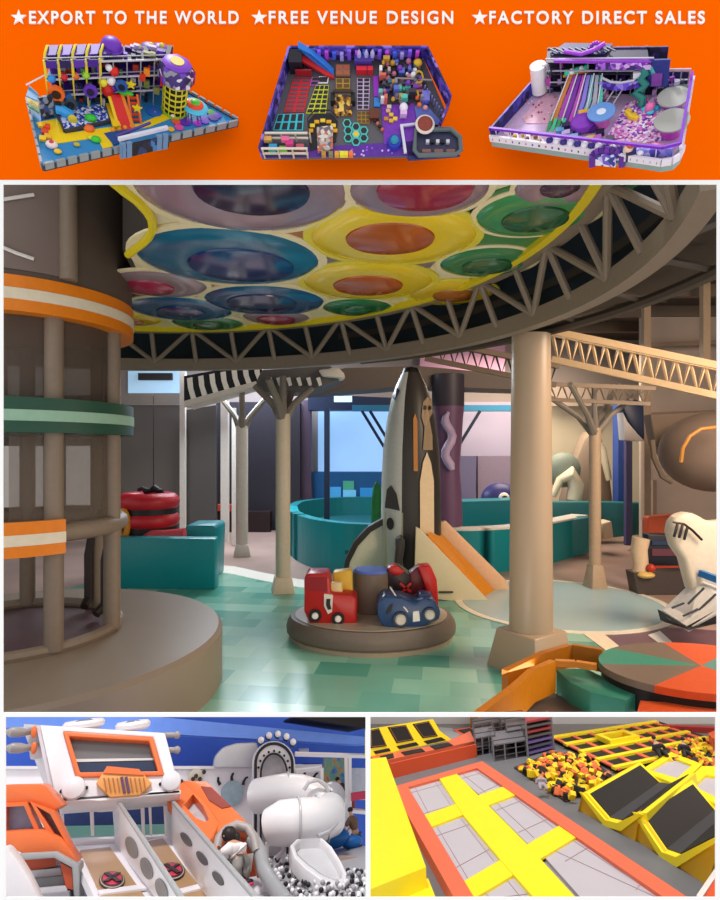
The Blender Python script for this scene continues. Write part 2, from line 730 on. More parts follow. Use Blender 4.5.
m.band((TX, TY, 0), .630, .634, 1.05, 1.60, R(-60), R(230), n=64)
m.build('mesh_panel', M('tower_mesh_light', '6c5f54', .7, alpha=.35), tow)
ob = M('band_orange', 'dc7a10', .4)
gb = M('band_green', '1f4a3a', .45)
for z0, a0, a1, bm_, stripe in ((2.24, 0, 2 * math.pi, ob, 'd9cdb4'), (1.595, 0, 2 * math.pi, gb, '8db39c'), (.925, R(168), R(322), ob, 'd9cdb4')):
    m = MB()
    m.band((TX, TY, 0), .70, .735, z0, z0 + .19, a0, a1, 72)
    bo = m.build('band', bm_, tow)
    m = MB()
    m.band((TX, TY, 0), .735, .739, z0 + .062, z0 + .122, a0, a1, 72)
    m.build('stripe', M('stripe_' + stripe, stripe, .5), bo)
m = MB()
m.tube([tp(a, .65) + Z * 1.03 for a in range(-47, 169, 6)], .055, 10)
m.build('ring_rail', foam, tow)
m = MB()
for a in (60, 30):
    m.tube([tp(a, .6) + Z * .95, tp(a, .56) + Z * .75, tp(a, .56) + Z * .45, tp(a - 5, .5) + Z * .4], .03, 8)
m.build('inner_grab_bar', M('dark_rubber', '2c2624', .5), tow)

panel_q = [((8, 366), (58, 395)), ((62, 366), (100, 395)), ((4, 446), (52, 508)), ((66, 446), (104, 505))]
for k, (a, c) in enumerate(panel_q):
    m = MB()
    m.prism([P(x, y, 6.6) for x, y in (a, (c[0], a[1]), c, (a[0], c[1]))], (0, .04, 0))
    m.build('pale_light_panel', M('pale_light_panel', 'cfc8c4', .5, var=.15, scale=3, emit=.8), None)['kind'] = 'structure'
    o = [q for q in COL.objects if q.name.startswith('pale_light_panel')][-1]
    o.name = 'window_%d' % (5 + k)

# ================================================================ columns
colm = M('column_paint', 'a8937a', .35, var=.04, scale=2)
cp = G(531, 668)
bigc = thing('support_column', 'thick beige column with a tapered square foot under the canopy ring', 'column', (cp.x, cp.y, 0))
m = MB()
m.cyl((cp.x, cp.y, .25), (cp.x, cp.y, 2.29), .148, .130, 40)
m.build('shaft', colm, bigc)
m = MB()


def taper(mb, c, s0, s1, z0, z1, rz):
    vs = []
    for s, z in ((s0, z0), (s1, z1)):
        for q in range(4):
            a = rz + math.pi / 4 + q * math.pi / 2
            vs.append(V((c.x + s * 1.414 * math.cos(a), c.y + s * 1.414 * math.sin(a), z)))
    mb.add(vs, [(0, 1, 5, 4), (1, 2, 6, 5), (2, 3, 7, 6), (3, 0, 4, 7), (3, 2, 1, 0), (4, 5, 6, 7)])


taper(m, cp, .215, .165, 0, .27, R(35))
m.build('foot', colm, bigc, bevel=.012)


def tree_column(x, ybase, top_y, label, r, branches, foot=(.12, .085, .17), mat=None):
    p = G(x, ybase)
    t = thing('tree_column', label, 'column', (p.x, p.y, 0), 'slim columns in the hall')
    mt = mat or M('slim_column', 'c2b59f', .4)
    zt = P(x, top_y, p.y).z
    m = MB()
    m.cyl((p.x, p.y, .1), (p.x, p.y, zt), r, n=20)
    m.build('shaft', mt, t)
    m = MB()
    taper(m, p, foot[0], foot[1], 0, foot[2], R(12))
    m.build('foot', mt, t, bevel=.008)
    for bx, by_, dy in branches:
        q = P(bx, by_, p.y + dy)
        m = MB()
        mid = V(((p.x * .65 + q.x * .35), p.y + dy * .35, zt + (q.z - zt) * .35))
        m.tube([V((p.x, p.y, zt - .08)), mid, q], [r * .8, r * .5, r * .45], 8)
        m.build('branch', M('branch_grey', '7d756b', .5), t)
    return t


tree_column(283, 592, 414, 'slim cream column with branches left of the ride-on carousel', .078,
            [(255, 386, .1), (312, 388, .1), (268, 378, -.4), (298, 378, .5), (283, 376, 0)])
tree_column(242, 556, 426, 'slim white column with branches beside the teal foam wall', .085,
            [(222, 399, .1), (266, 398, .1), (242, 392, -.3)], mat=M('slim_white', 'cfc8bd', .4))
tree_column(595, 588, 428, 'slim column with brown branches right of the thick beige column', .062,
            [(548, 396, .1), (642, 390, .1), (570, 384, -.5), (618, 384, .5), (594, 386, 0)], foot=(.095, .06, .26), mat=M('slim_brown', 'b39a7e', .4))


def post(name, x, y0, y1, depth, w, mat, label, cat='post', group=None, rz=0):
    a, c = P(x, y0, depth), P(x, y1, depth)
    m = MB()
    m.box(((a.x + c.x) / 2, depth, (a.z + c.z) / 2), (w, w, abs(a.z - c.z)), rz=rz)
    return single(m, name, mat, label, cat, group)


wp = M('white_post', 'd8d2c8', .4)
post('white_post', 183, 372, 542, 9.7, .085, wp, 'thin white post at the edge of the grey partition doors')
post('white_post', 225, 400, 541, 9.9, .12, wp, 'thick white post just left of the white branching column')
post('white_post', 234, 408, 545, 9.4, .06, wp, 'thinnest white post between the two white uprights')
post('navy_post', 327, 408, 520, 9.2, .085, M('navy_post', '1f2c44', .4), 'dark navy post in front of the bright blue window')
post('blue_pillar', 622, 405, 510, 10.0, .22, M('blue_pillar', '2f4f9a', .4), 'blue pillar behind the teal wall at right')
post('violet_post', 628, 415, 545, 9.0, .09, M('violet_post', '4a4468', .45), 'slim violet post in front of the blue pillar')
post('beige_post', 646, 262, 520, 8.2, .09, M('beige_post', 'a08a70', .45), 'slim beige post running up past the roof truss at right')
post('beige_post', 654, 480, 520, 7.9, .05, M('beige_post', 'a08a70', .45), 'short beige post above the orange cube')
post('beige_post', 705, 275, 365, 7.6, .09, M('beige_post', 'a08a70', .45), 'beige upright at the far right above the roof truss')

# ================================================================ trusses and roofs at the back


def truss(name, label, pa, pb, h, depthw, nz, mat, chord=.045, web=.014, matw=None):
    t = thing(name, label, 'truss', (pa + pb) / 2 - Z * h)
    side = (pb - pa).cross(Z).normalized() * depthw
    for nm, z, s in (('upper_chord', 0, 0), ('lower_chord', -h, 0), ('rear_chord', -h * .15, 1)):
        m = MB()
        m.bar(pa + Z * z + side * s, pb + Z * z + side * s, chord * (.7 if s else 1), chord)
        m.build(nm, mat, t)
    for k in range(nz):
        p = pa.lerp(pb, k / nz)
        q = pa.lerp(pb, (k + .5) / nz) - Z * h
        r_ = pa.lerp(pb, (k + 1) / nz)
        m = MB()
        m.tube([p, q, r_], web, 6)
        m.build('web_bar', matw or mat, t)
    return t


tb = M('truss_cream', 'c9ac84', .4)
truss('roof_truss', 'cream lattice truss sloping from the thick column to the right edge', P(552, 333, 4.9), P(735, 371, 4.5), .215, .25, 13, tb, .05, .017)
truss('roof_truss', 'dark lattice truss behind the rocket top', P(425, 340, 6.2), P(556, 366, 6.0), .19, .2, 11, M('truss_umber', '6b5b4c', .5), .05, .013, M('web_dark', '2c2726', .5))  # this truss has brown chords and dark webs
truss('roof_truss', 'small brown truss under the big cream one', P(550, 384, 6.6), P(650, 388, 6.4), .17, .2, 8, M('truss_brown', '8d7a66', .5), .04, .012)

m = MB()
m.prism([P(*p, 7.6) for p in [(300, 379), (345, 368), (420, 366), (548, 378), (548, 390), (410, 386), (385, 388), (300, 394)]], (0, .6, 0))
single(m, 'flat_roof', M('roof_grey', '6a5e56', .6), 'grey brown flat roof edge hanging behind the rocket top', 'roof')
for lab, sp, zb, mw in (('white and black zebra striped roof edge left of the slim columns', [(184, 402), (262, 381), (262, 362), (184, 376)], 8.0, 7),):
    t = thing('striped_canopy', lab, 'canopy', P(222, 402, zb))
    m = MB()
    m.prism([P(x, y, zb) for x, y in sp], (0, .05, 0))
    m.build('valance', M('zebra_black', '16171a', .5), t, smooth=0)
    for k in range(mw):
        u = (k + .35) / mw
        x = 184 + 78 * u
        y0, y1 = 402 - 21 * u, 376 - 14 * u
        m = MB()
        m.prism([P(x - 1, y1 + 3, zb - .02), P(x + 4, y1 + 2, zb - .02), P(x + 5, (y0 + y1) / 2, zb - .02), P(x + 8, y0 - 3, zb - .02), P(x + 3, y0 - 2, zb - .02), P(x, (y0 + y1) / 2, zb - .02)], (0, .02, 0))
        m.build('white_stripe', M('zebra_white', 'e4e2dc', .5), t, smooth=0)
    m = MB()
    m.prism([P(184, 407, zb - .04), P(260, 385, zb - .04), P(260, 380, zb - .04), P(184, 401, zb - .04)], (0, .5, 0))
    m.build('edge_beam', M('edge_beam', 'cfc9be', .5), t, smooth=0)
t = thing('striped_canopy', 'grey branching roof with black and white stripes above the slim cream column', 'canopy', P(283, 392, 6.4))
m = MB()
m.prism([P(*p, 6.6) for p in [(256, 382), (262, 370), (330, 366), (342, 374), (338, 380), (305, 392), (262, 392)]], (0, .5, 0))
m.build('roof_panel', M('roof_dusk', '5d5a58', .6), t, smooth=0)
for k in range(6):
    m = MB()
    x = 266 + k * 10
    m.prism([P(x, 378, 6.55), P(x + 4, 377, 6.55), P(x + 6, 385, 6.55), P(x + 3, 386, 6.55)], (0, .02, 0))
    m.build('white_stripe', M('zebra_white', 'e4e2dc', .5), t, smooth=0)
m = MB()
m.prism([P(*p, 6.5) for p in [(318, 370), (338, 367), (345, 374), (342, 378), (322, 376)]], (0, .3, 0))
m.build('white_nose', M('edge_beam', 'cfc9be', .5), t, bevel=.02)

# far window, light box, glowing walls and panels on the back wall
BW = 11.95


def panel(name, mat, pts, depth, label, cat, thick=.06, **k):
    m = MB()
    m.prism([P(x, y, depth) for x, y in pts], (0, thick, 0))
    return single(m, name, mat, label, cat, smooth=0, **k)


def rect(x0, y0, x1, y1):
    return [(x0, y0), (x1, y0), (x1, y1), (x0, y1)]


m = MB()
m.prism([P(x, y, BW) for x, y in rect(318, 405, 392, 478)], (0, .04, 0))
wo = struct(m, 'window_1', M('sky_pane', '8fbcee', .3, var=.12, scale=.8, emit=.75), smooth=0)
m = MB()
m.prism([P(x, y, BW) for x, y in rect(455, 402, 512, 470)], (0, .04, 0))
struct(m, 'window_2', M('lilac_wall_glow', 'b3aec8', .4, var=.10, scale=.6, emit=.10), smooth=0)  # pale lilac wall, its lit look put in as a faint glow
m = MB()
m.prism([P(x, y, BW) for x, y in rect(128, 371, 186, 393)], (0, .04, 0))
struct(m, 'window_3', M('light_box_blue', 'a7cdee', .3, var=.3, scale=1.2, emit=.6), smooth=0)  # pale blue light box, lit from behind
m = MB()
m.prism([P(x, y, BW) for x, y in rect(548, 406, 640, 525)], (0, .04, 0))
struct(m, 'window_4', M('cream_wall_glow', 'cfc8b0', .4, var=.12, scale=.7, emit=.04), smooth=0)  # cream wall, the lamp light on it put in as faint glow
panel('sign_board', M('black_sign', '3c3638', .5), rect(138, 373, 172, 380), BW - .1, 'small dark panel hung on the pale blue light box at left', 'panel')
gp = M('locker_grey', '6f6a66', .45, var=.08, scale=2)
for i, (x0, x1, lab) in enumerate(((100, 153, 'grey partition door nearest the play tower'), (154, 183, 'grey partition door beside the thin white post'))):
    t = thing('partition_door', lab, 'partition', P((x0 + x1) / 2, 542, 9.9), 'grey partition doors')
    m = MB()
    m.prism([P(x, y, 9.9) for x, y in rect(x0, 405, x1, 542)], (0, .06, 0))
    m.build('leaf', gp, t, smooth=0)
    m = MB()
    m.prism([P(x, y, 9.88) for x, y in rect(x0, 394, x1, 404)], (0, .08, 0))
    m.build('top_rail', M('top_rail', '9a938c', .4), t, smooth=0)
panel('partition_wall', M('locker_dark', '565250', .45, var=.1, scale=2), [(186, 410), (216, 405), (216, 528), (186, 534)], 9.8, 'dark grey partition wall right of the thin white post', 'partition', .1)
panel('dark_alcove', M('alcove_dark', '2b2a33', .6), rect(216, 402, 300, 535), 11.2, 'dark alcove behind the slim columns', 'alcove', .3)
panel('red_ledge', M('red_counter', 'b24630', .5), rect(216, 505, 240, 511), 10.9, 'thin red ledge seen between the white posts', 'counter', .25)  # thin ledge in one even red
panel('dark_counter', M('dark_counter', '2a1c1e', .5), rect(215, 512, 270, 538), 10.95, 'dark counter low behind the white posts', 'counter', .25)
panel('brown_bench', M('brown_bench', '8a6058', .5), rect(285, 512, 312, 524), 10.9, 'dusty pink low bench behind the slim cream column', 'bench', .3)
t = thing('purple_booth', 'brown purple tall booth with a flared foot left of the blue window', 'booth', P(304, 520, 11.35))
m = MB()
m.prism([P(*p, 11.35) for p in [(298, 400), (311, 400), (311, 470), (312, 494), (316, 535), (290, 535), (298, 480)]], (0, .3, 0))
m.build('body', M('booth_purple', '4e3f52', .5), t, bevel=.02)
panel('ceiling_bulkhead', M('navy_bulkhead', '23324f', .5), [(308, 394), (400, 398), (400, 410), (308, 410)], 11.0, 'navy bulkhead over the bright blue window', 'bulkhead', .4)
panel('light_strip', M('light_strip', 'bcdcff', .4, emit=1.0), rect(334, 396, 352, 402), 10.98, 'small bright light panel in the navy bulkhead', 'light')
panel('teal_beam', M('teal_beam', '2f7fa8', .5), rect(352, 405, 512, 411), 10.7, 'blue beam running behind the rocket above the blue window', 'beam', .15)
for k, (xa, xb) in enumerate(((362, 384), (370, 392))):
    m = MB()
    m.bar(P(xa, 411, 10.6), P(xb, 447, 10.6), .05)
    single(m, 'roof_brace', M('brace_navy', '15233c', .5), ['outer', 'inner'][k] + ' dark slanting brace across the bright blue window', 'brace', 'window braces')
m = MB()
m.bar(P(458, 447, 10.6), P(480, 411, 10.6), .05)
single(m, 'roof_brace', M('brace_navy', '15233c', .5), 'dark slanting brace right of the rocket', 'brace')
t = thing('blue_counter', 'deep blue play counter with pale screens under the bright window', 'counter', P(346, 525, 11.5))
m = MB()
m.prism([P(x, y, 11.5) for x, y in rect(308, 472, 392, 526)], (0, .3, 0))
m.build('body', M('counter_blue', '14548a', .5, var=.15, scale=2), t, smooth=0)
for r_, c_ in ((rect(330, 487, 341, 504), '3f93cc'), (rect(343, 481, 354, 490), '3f8f7a'), (rect(343, 490, 356, 503), '63b2dc'), (rect(360, 488, 384, 505), '2b7fc0')):
    m = MB()
    m.prism([P(x, y, 11.47) for x, y in r_], (0, .03, 0))
    m.build('screen', M('screen_' + c_, c_, .3, emit=.35), t, smooth=0)
panel('grey_cabinet', M('cab_violet', '6c6a8c', .5), rect(456, 456, 476, 529), 11.4, 'violet grey low cabinet wall right of the purple horn', 'cabinet', .2)
panel('grey_cabinet', M('cab_rose', '8a7f96', .5), rect(478, 456, 512, 528), 11.5, 'rose grey cabinet wall beside the thick column', 'cabinet', .2)
panel('pink_banner', M('pink_blob', 'd9a6c8', .5, var=.3, scale=2), rect(420, 345, 505, 372), 11.6, 'pale pink banner glimpsed through the dark lattice truss', 'banner')
panel('pale_ceiling_panel', M('pale_ceiling', 'a3968a', .6), rect(548, 384, 660, 406), 11.5, 'pale panel behind the small brown truss', 'panel')
panel('brown_stage_wall', M('stage_wall', 'b3a294', .6, var=.2, scale=1.5), rect(642, 268, 730, 545), 9.2, 'brown wall behind the dark round pod at right', 'wall panel', .1)
for k, yy in enumerate((300, 345, 415)):
    m = MB()
    m.bar(P(648, yy, 8.9), P(730, yy - 3, 8.9), .07)
    single(m, 'scaffold_rail', M('rail_brown', '8a7866', .5), ['topmost', 'middle', 'lowest'][k] + ' brown rail on the wall behind the dark pod', 'rail', 'brown wall rails')

# ================================================================ teal foam walls
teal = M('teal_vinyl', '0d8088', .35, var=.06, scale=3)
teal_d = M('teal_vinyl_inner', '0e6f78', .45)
zt = .55
t = thing('teal_foam_wall', 'straight teal foam wall behind the round tower base', 'foam wall', G(165, 592))
m = MB()
a, c = G(90, 588), G(215, 590)
m.prism([V((a.x, a.y, 0)), V((c.x, c.y, 0)), V((c.x, c.y, zt)), V((a.x, a.y, zt))], (0, .18, 0))
m.build('front_wall', teal, t, bevel=.02)
m = MB()
a, c = G(172, 590) + Y * .45, G(204, 590) + Y * .45
m.prism([V((a.x, a.y, 0)), V((c.x, c.y, 0)), V((c.x + .02, c.y, .62)), V((c.x - .02, c.y, .64)), V((a.x + .02, a.y, .64)), V((a.x, a.y, .58))], (0, .5, 0))
m.build('end_block', teal, t, bevel=.025)

red = M('inflatable_red', 'b3202c', .4)
for k, (yy, lab) in enumerate(((546, 'lowest red and black ring of the stack behind the teal wall'), (521, 'middle red and black ring of the stack'), (503, 'top red and black ring of the stack'))):
    d = 7.1
    p = P(148, yy, d)
    t = thing('stacked_ring', lab, 'ring', p - Z * .14, 'red and black rings behind the teal wall')
    m = MB()
    m.tube([p + V((.26 * math.cos(q), .26 * math.sin(q), .02)) for q in [2 * math.pi * i / 28 for i in range(28)]], .105, 12, closed=True)
    m.build('tube', red, t)
    m = MB()
    m.cyl(p - Z * .14, p - Z * .04, .33, n=32)
    m.build('black_base', M('ring_black', '1d1a1c', .5), t)
m = MB()
m.tube([P(138, 490, 7.1) + V((.05 * k, 0, .02 * math.sin(k * 2))) for k in range(7)], [.02, .03, .045, .03, .05, .03, .02], 8)
single(m, 'strap_bundle', M('ring_black', '1d1a1c', .5), 'black straps lying on top of the red ring stack', 'straps')
m = MB()
pp = P(123, 524, 6.75)
m.tube([pp + V((.05 * math.cos(q), 0, .15 * math.sin(q))) for q in [2 * math.pi * i / 20 for i in range(20)]], .035, 8, closed=True)
single(m, 'swim_ring', M('ring_orange', 'c8862c', .4), 'orange upright ring beside the tower post', 'ring')
m = MB()
m.tube([P(145, 541, 6.75), P(152, 536, 6.75), P(165, 536, 6.75), P(185, 534, 6.75)], .07, 10)
single(m, 'red_bolster', M('bolster_red', 'b8434a', .4), 'red bolster lying just above the teal wall edge', 'bolster')


def wall_curve(pts, z, thick, name, mat, parent, z0=0.0):
    m = MB()
    n = len(pts)
    ins = []
    for i, p in enumerate(pts):
        a = pts[max(0, i - 1)]
        c = pts[min(n - 1, i + 1)]
        d = (c - a).normalized()
        ins.append(p + V((-d.y, d.x, 0)) * thick)
    for i in range(n - 1):
        m.prism([V((*pts[i][:2], z0)), V((*pts[i + 1][:2], z0)), V((*ins[i + 1][:2], z0)), V((*ins[i][:2], z0))], (0, 0, z - z0))
    return m.build(name, mat, parent, smooth=50)


def smooth_px(l, z=0.0, n=6):
    pts = [G(x, y, z) for x, y in l]
    out = []
    for i in range(len(pts) - 1):
        a, b_, c, d = pts[max(0, i - 1)], pts[i], pts[i + 1], pts[min(len(pts) - 1, i + 2)]
        for k in range(n):
            u = k / n
            out.append(.5 * ((2 * b_) + (c - a) * u + (2 * a - 5 * b_ + 4 * c - d) * u * u + (3 * b_ - a - 3 * c + d) * u ** 3))
    out.append(pts[-1])
    return out


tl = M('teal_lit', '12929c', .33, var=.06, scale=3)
t = thing('ball_pit_wall', 'curved teal pool wall left of the rocket', 'foam wall', G(340, 560))
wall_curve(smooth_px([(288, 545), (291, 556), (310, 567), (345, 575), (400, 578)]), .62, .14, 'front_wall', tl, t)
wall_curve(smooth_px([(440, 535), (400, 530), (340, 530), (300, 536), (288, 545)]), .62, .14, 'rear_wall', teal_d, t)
m = MB()
m.prism([V((p.x, p.y, .25)) for p in smooth_px([(288, 545), (291, 556), (310, 567), (345, 575), (400, 578), (440, 560), (440, 535), (400, 530), (340, 530), (300, 536)], 0, 3)], (0, 0, .05))
m.build('pool_floor', M('pool_floor', '0e5660', .5), t, smooth=0)
t = thing('ball_pit_wall', 'teal pool wall with a white ledge between the rocket and the thick column', 'foam wall', G(490, 570))
wall_curve(smooth_px([(436, 572), (470, 574), (520, 570), (556, 562), (588, 552)]), .52, .2, 'front_wall', teal, t)
wall_curve(smooth_px([(436, 572), (470, 574), (520, 570), (556, 562), (588, 552)]), .545, .24, 'white_ledge', M('ledge_white', 'd6d2c6', .4), t, z0=.521)
m = MB()
m.prism([P(*p, 9.0) for p in [(455, 502), (520, 500), (520, 545), (455, 545)]], (0, .5, 0))
m.build('rear_wall', teal, t, smooth=0)
t = thing('ball_pit_wall', 'long teal pool wall reaching the blue pillar at right', 'foam wall', G(600, 535))
m = MB()
m.prism([P(*p, 9.6) for p in [(548, 502), (600, 502), (646, 503), (646, 534), (548, 545)]], (0, .25, 0))
m.build('front_wall', M('teal_dusky', '2a7478', .4), t, bevel=.02)
m = MB()
m.prism([P(*p, 8.4) for p in [(553, 522), (590, 517), (590, 552), (553, 565)]], (0, .25, 0))
m.build('near_block', M('teal_dusky', '2a7478', .4), t, bevel=.02)
m = MB()
m.prism([P(603, 523, 8.6), P(612, 521, 8.6), P(614, 538, 8.6), P(603, 540, 8.6)], (0, .3, 0))
single(m, 'cream_stool', M('cream_prop', 'd9c4a2', .5), 'small cream block in front of the teal wall right of the slim brown column', 'block', bevel=.02)

# ================================================================ rocket
rk = thing('rocket', 'tall white and black toy rocket with a white fin beside the orange slide', 'rocket', G(412, 586))
RY = G(412, 590).y
rp = V((P(411, 590, RY).x, RY, 0))
prof_px = [(373, 9), (385, 15), (400, 20), (420, 24), (450, 28), (480, 29.5), (520, 30), (560, 30), (590, 31)]
prof = [(hw * RY / FPX, P(411, y, RY).z) for y, hw in reversed(prof_px)]
hull_w = M('rocket_white', 'c4c6c0', .35)
hull_k = M('rocket_black', '33302d', .4)
m = MB()
m.lathe(prof, rp, (0, 0, 1), 24, R(95), R(248))
m.build('white_hull', hull_w, rk)
m = MB()
m.lathe(prof, rp, (0, 0, 1), 28, R(248), R(455))
m.build('black_hull', hull_k, rk)
m = MB()
top = prof[-1]
m.lathe([(top[0], top[1]), (top[0] * .8, top[1] + .05), (0, top[1] + .07)], rp, (0, 0, 1), 20)
m.build('nose_cap', M('rocket_cap', '1d1b1a', .4), rk)


def rk_at(x, y, off=.012):
    """point on the rocket's skin seen at pixel x, y"""
    z = P(x, y, RY).z
    for (r0, z0), (r1, z1) in zip(prof, prof[1:]):
        if z0 <= z <= z1:
            rr = r0 + (r1 - r0) * (z - z0) / (z1 - z0) + off
            break
    else:
        rr = prof[0][0] + off
    dx = P(x, y, RY).x - rp.x
    dx = max(-rr * .98, min(rr * .98, dx))
    return V((rp.x + dx, RY - math.sqrt(rr * rr - dx * dx), z))


def rk_patch(pts, name, mat, off=.012):
    m = MB()
    m.prism([rk_at(x, y, off) for x, y in pts], (0, .02, 0))
    return m.build(name, mat, rk, smooth=0)


rk_patch([(417, 590), (417, 480), (420, 462), (424, 452), (428, 462), (431, 480), (431, 590)], 'cream_doorway', M('rocket_cream', 'd8c09a', .5), .02)
rk_patch([(420, 450), (422, 428), (419, 418), (421, 404), (426, 398), (431, 404), (431, 414), (427, 420), (430, 436), (430, 450)], 'emblem', M('emblem_tan', '8f7a5e', .5), .015)
for q in ((423, 409), (428, 409)):
    rk_patch([(q[0] + 1.6 * math.cos(a), q[1] + 2.4 * math.sin(a)) for a in [k * math.pi / 4 for k in range(8)]], 'emblem_eye', M('emblem_dark', '2a241e', .5), .024)
rk_patch([(411, 470), (411, 420), (413, 415), (415, 422), (415, 470)], 'orange_stripe', M('emblem_orange', 'b57a3c', .5), .014)
rk_patch([(391, 396), (396, 388), (399, 392), (394, 402)], 'porthole', M('rocket_glass', '2b3346', .2), .012)
rk_patch([(384, 506), (386, 488), (390, 484), (395, 492), (398, 508)], 'side_window', M('rocket_window', '4a4846', .3), .018)
rk_patch([(384, 585), (384, 510), (401, 510), (401, 585)], 'cream_skirt', M('rocket_skirt', 'b9b28e', .4), .006)
for cy in (521,):
    rk_patch([(389 + 3.5 * math.cos(a), cy + 6 * math.sin(a)) for a in [k * math.pi / 5 for k in range(10)]], 'porthole', M('rocket_black', '33302d', .4), .02)
m = MB()
fd = 6.35
m.prism([P(*p, fd) for p in [(396, 520), (384, 522), (370, 530), (357, 545), (349, 562), (345, 590), (396, 590)]], (0, .10, 0))
fin = m.build('fin', M('fin_white', 'cbcbb4', .4), rk, bevel=.012)
m = MB()
arc = [(400, 516), (384, 518), (368, 527), (354, 542), (345, 561), (340, 590)]
inn = [(345, 590), (350, 562), (358, 546), (371, 532), (385, 524), (400, 522)]
m.prism([P(*p, fd - .02) for p in arc + inn], (0, .14, 0))
m.build('fin_edge', M('rocket_black', '33302d', .4), rk, smooth=0)
m = MB()
m.prism([P(*p, 6.02) for p in [(396, 540), (401, 536), (405, 540), (405, 548), (401, 572), (395, 590), (387, 589), (394, 572), (396, 550)]], (0, .12, 0))
m.build('fin_edge', M('rocket_black', '33302d', .4), rk, bevel=.01)
m = MB()
m.tube([P(377, 580, 6.9), P(377, 503, 6.9), P(377, 496, 6.9), P(377, 488, 6.9), P(377, 482, 6.9)], [.07, .07, .06, .05, .015], 10)
single(m, 'green_cone', M('green_cone', '1f7a3c', .5), 'small green pointed figure left of the rocket window', 'figure')

hp = G(449, 582)
t = thing('purple_horn_column', 'purple column with a twisted pale horn behind the rocket', 'column', (hp.x, hp.y + .5, 0))
hc = V((P(448, 500, 7.6).x, 7.6, 0))
m = MB()
m.lathe([(.19, 0), (.18, .8), (.15, 1.3), (.19, 1.9), (.20, 2.0), (.20, 2.35)], hc, (0, 0, 1), 24)
m.build('shaft', M('horn_purple', '6a4a68', .4, var=.2, scale=3), t)
m = MB()
m.cyl(hc + Z * 2.05, hc + Z * 2.45, .205, n=24)
m.build('dark_cap', M('horn_cap', '3a3540', .5), t)
m = MB()
m.tube([hc + V((-.02 + .045 * math.cos(k * .9), -.2 + .03 * math.sin(k * .9), 1.25 + .06 * k)) for k in range(13)], [.03] + [.055] * 10 + [.04, .02], 10)
m.build('twisted_horn', M('horn_pale', 'b9a4c4', .35), t)

# ================================================================ orange slide
sl = thing('toy_slide', 'cream sided slide with an orange bed beside the rocket', 'slide', G(468, 606))
cream = M('slide_cream', 'd6c8a4', .45, var=.04)
m = MB()
f0, f1 = 5.96, 6.85
m.prism([P(*p, f0) for p in [(416, 527), (420, 529), (494, 606), (488, 606), (420, 597), (414, 592)]], (0, .06, 0))
m.build('side_panel', cream, sl, bevel=.006)
m = MB()
m.prism([P(*p, 6.40) for p in [(440, 522), (446, 521), (508, 582), (509, 594), (500, 596), (440, 540)]], (0, .06, 0))
m.build('side_panel', M('slide_peach', 'dfb48c', .45), sl, bevel=.006)
m = MB()
m.prism([P(428, 533, f0 + .07), P(438, 530, 6.38), P(507, 603, 6.38), P(495, 612, f0 + .07)], (0, 0, -.04))
m.build('bed', M('slide_orange', 'd9860c', .35), sl, smooth=0)
m = MB()
m.prism([P(*p, f0 - .01) for p in [(412, 592), (420, 597), (489, 606), (489, 614), (440, 612), (412, 604)]], (0, .5, 0))
m.build('plinth', M('slide_plinth', '44525a', .5), sl, smooth=0)
m = MB()
m.box(P(446, 592, f0 - .01), (.14, .02, .012))
m.build('slot', M('slot_dark', '2a2622', .5), sl)

# ================================================================ ride-on carousel
cc = G(371, 636)
ca = thing('toy_carousel', 'low grey carousel with little red and blue ride-on cars on the green floor', 'carousel', (cc.x, cc.y, 0))
zr = .18
gray = M('carousel_grey', '6d6156', .45)
RC = 84 * cc.y / FPX
SY = .80
m = MB()
m.lathe([(RC * .93, .02), (RC * .95, .0), (RC * .96, .06), (RC, .06), (RC * 1.005, .10), (RC * .99, zr - .04), (RC * .95, zr), (0, zr)], (cc.x, cc.y, 0), (0, 0, 1), 72, sy=SY)
m.build('base', gray, ca)
m = MB()
m.lathe([(RC * .965, .0), (RC * .97, .035), (RC * .93, .045)], (cc.x, cc.y, 0), (0, 0, 1), 72, sy=SY)
m.build('foot_trim', M('carousel_trim', 'a08f78', .4), ca)
m = MB()
m.lathe([(RC * .90, zr + .002), (RC * .90, zr + .008), (0, zr + .008)], (cc.x, cc.y, 0), (0, 0, 1), 64, sy=SY)
m.build('deck', M('carousel_deck', 'a89d8c', .3, var=.2, scale=3), ca)
cpx = P(371, 600, cc.y + .08)
m = MB()
m.cyl((cpx.x, cpx.y, zr), (cpx.x, cpx.y, P(371, 571, cpx.y).z), .155, .15, 32)
po = m.build('centre_post', M('carousel_post', '6a5c50', .5), ca, bevel=.01)
m = MB()
zt2 = P(371, 571, cpx.y).z
m.lathe([(.15, 0), (.135, .018), (0, .022)], (cpx.x, cpx.y, zt2), (0, 0, 1), 28)
m.build('blue_cap', M('carousel_blue', '5a74c8', .4), po)


def car_part(pts, d, thick, name, mat, bevel=.015, parent=None):
    m = MB()
    m.prism([P(x, y, d) for x, y in pts], (0, thick, 0))
    return m.build(name, mat, parent or ca, bevel=bevel)


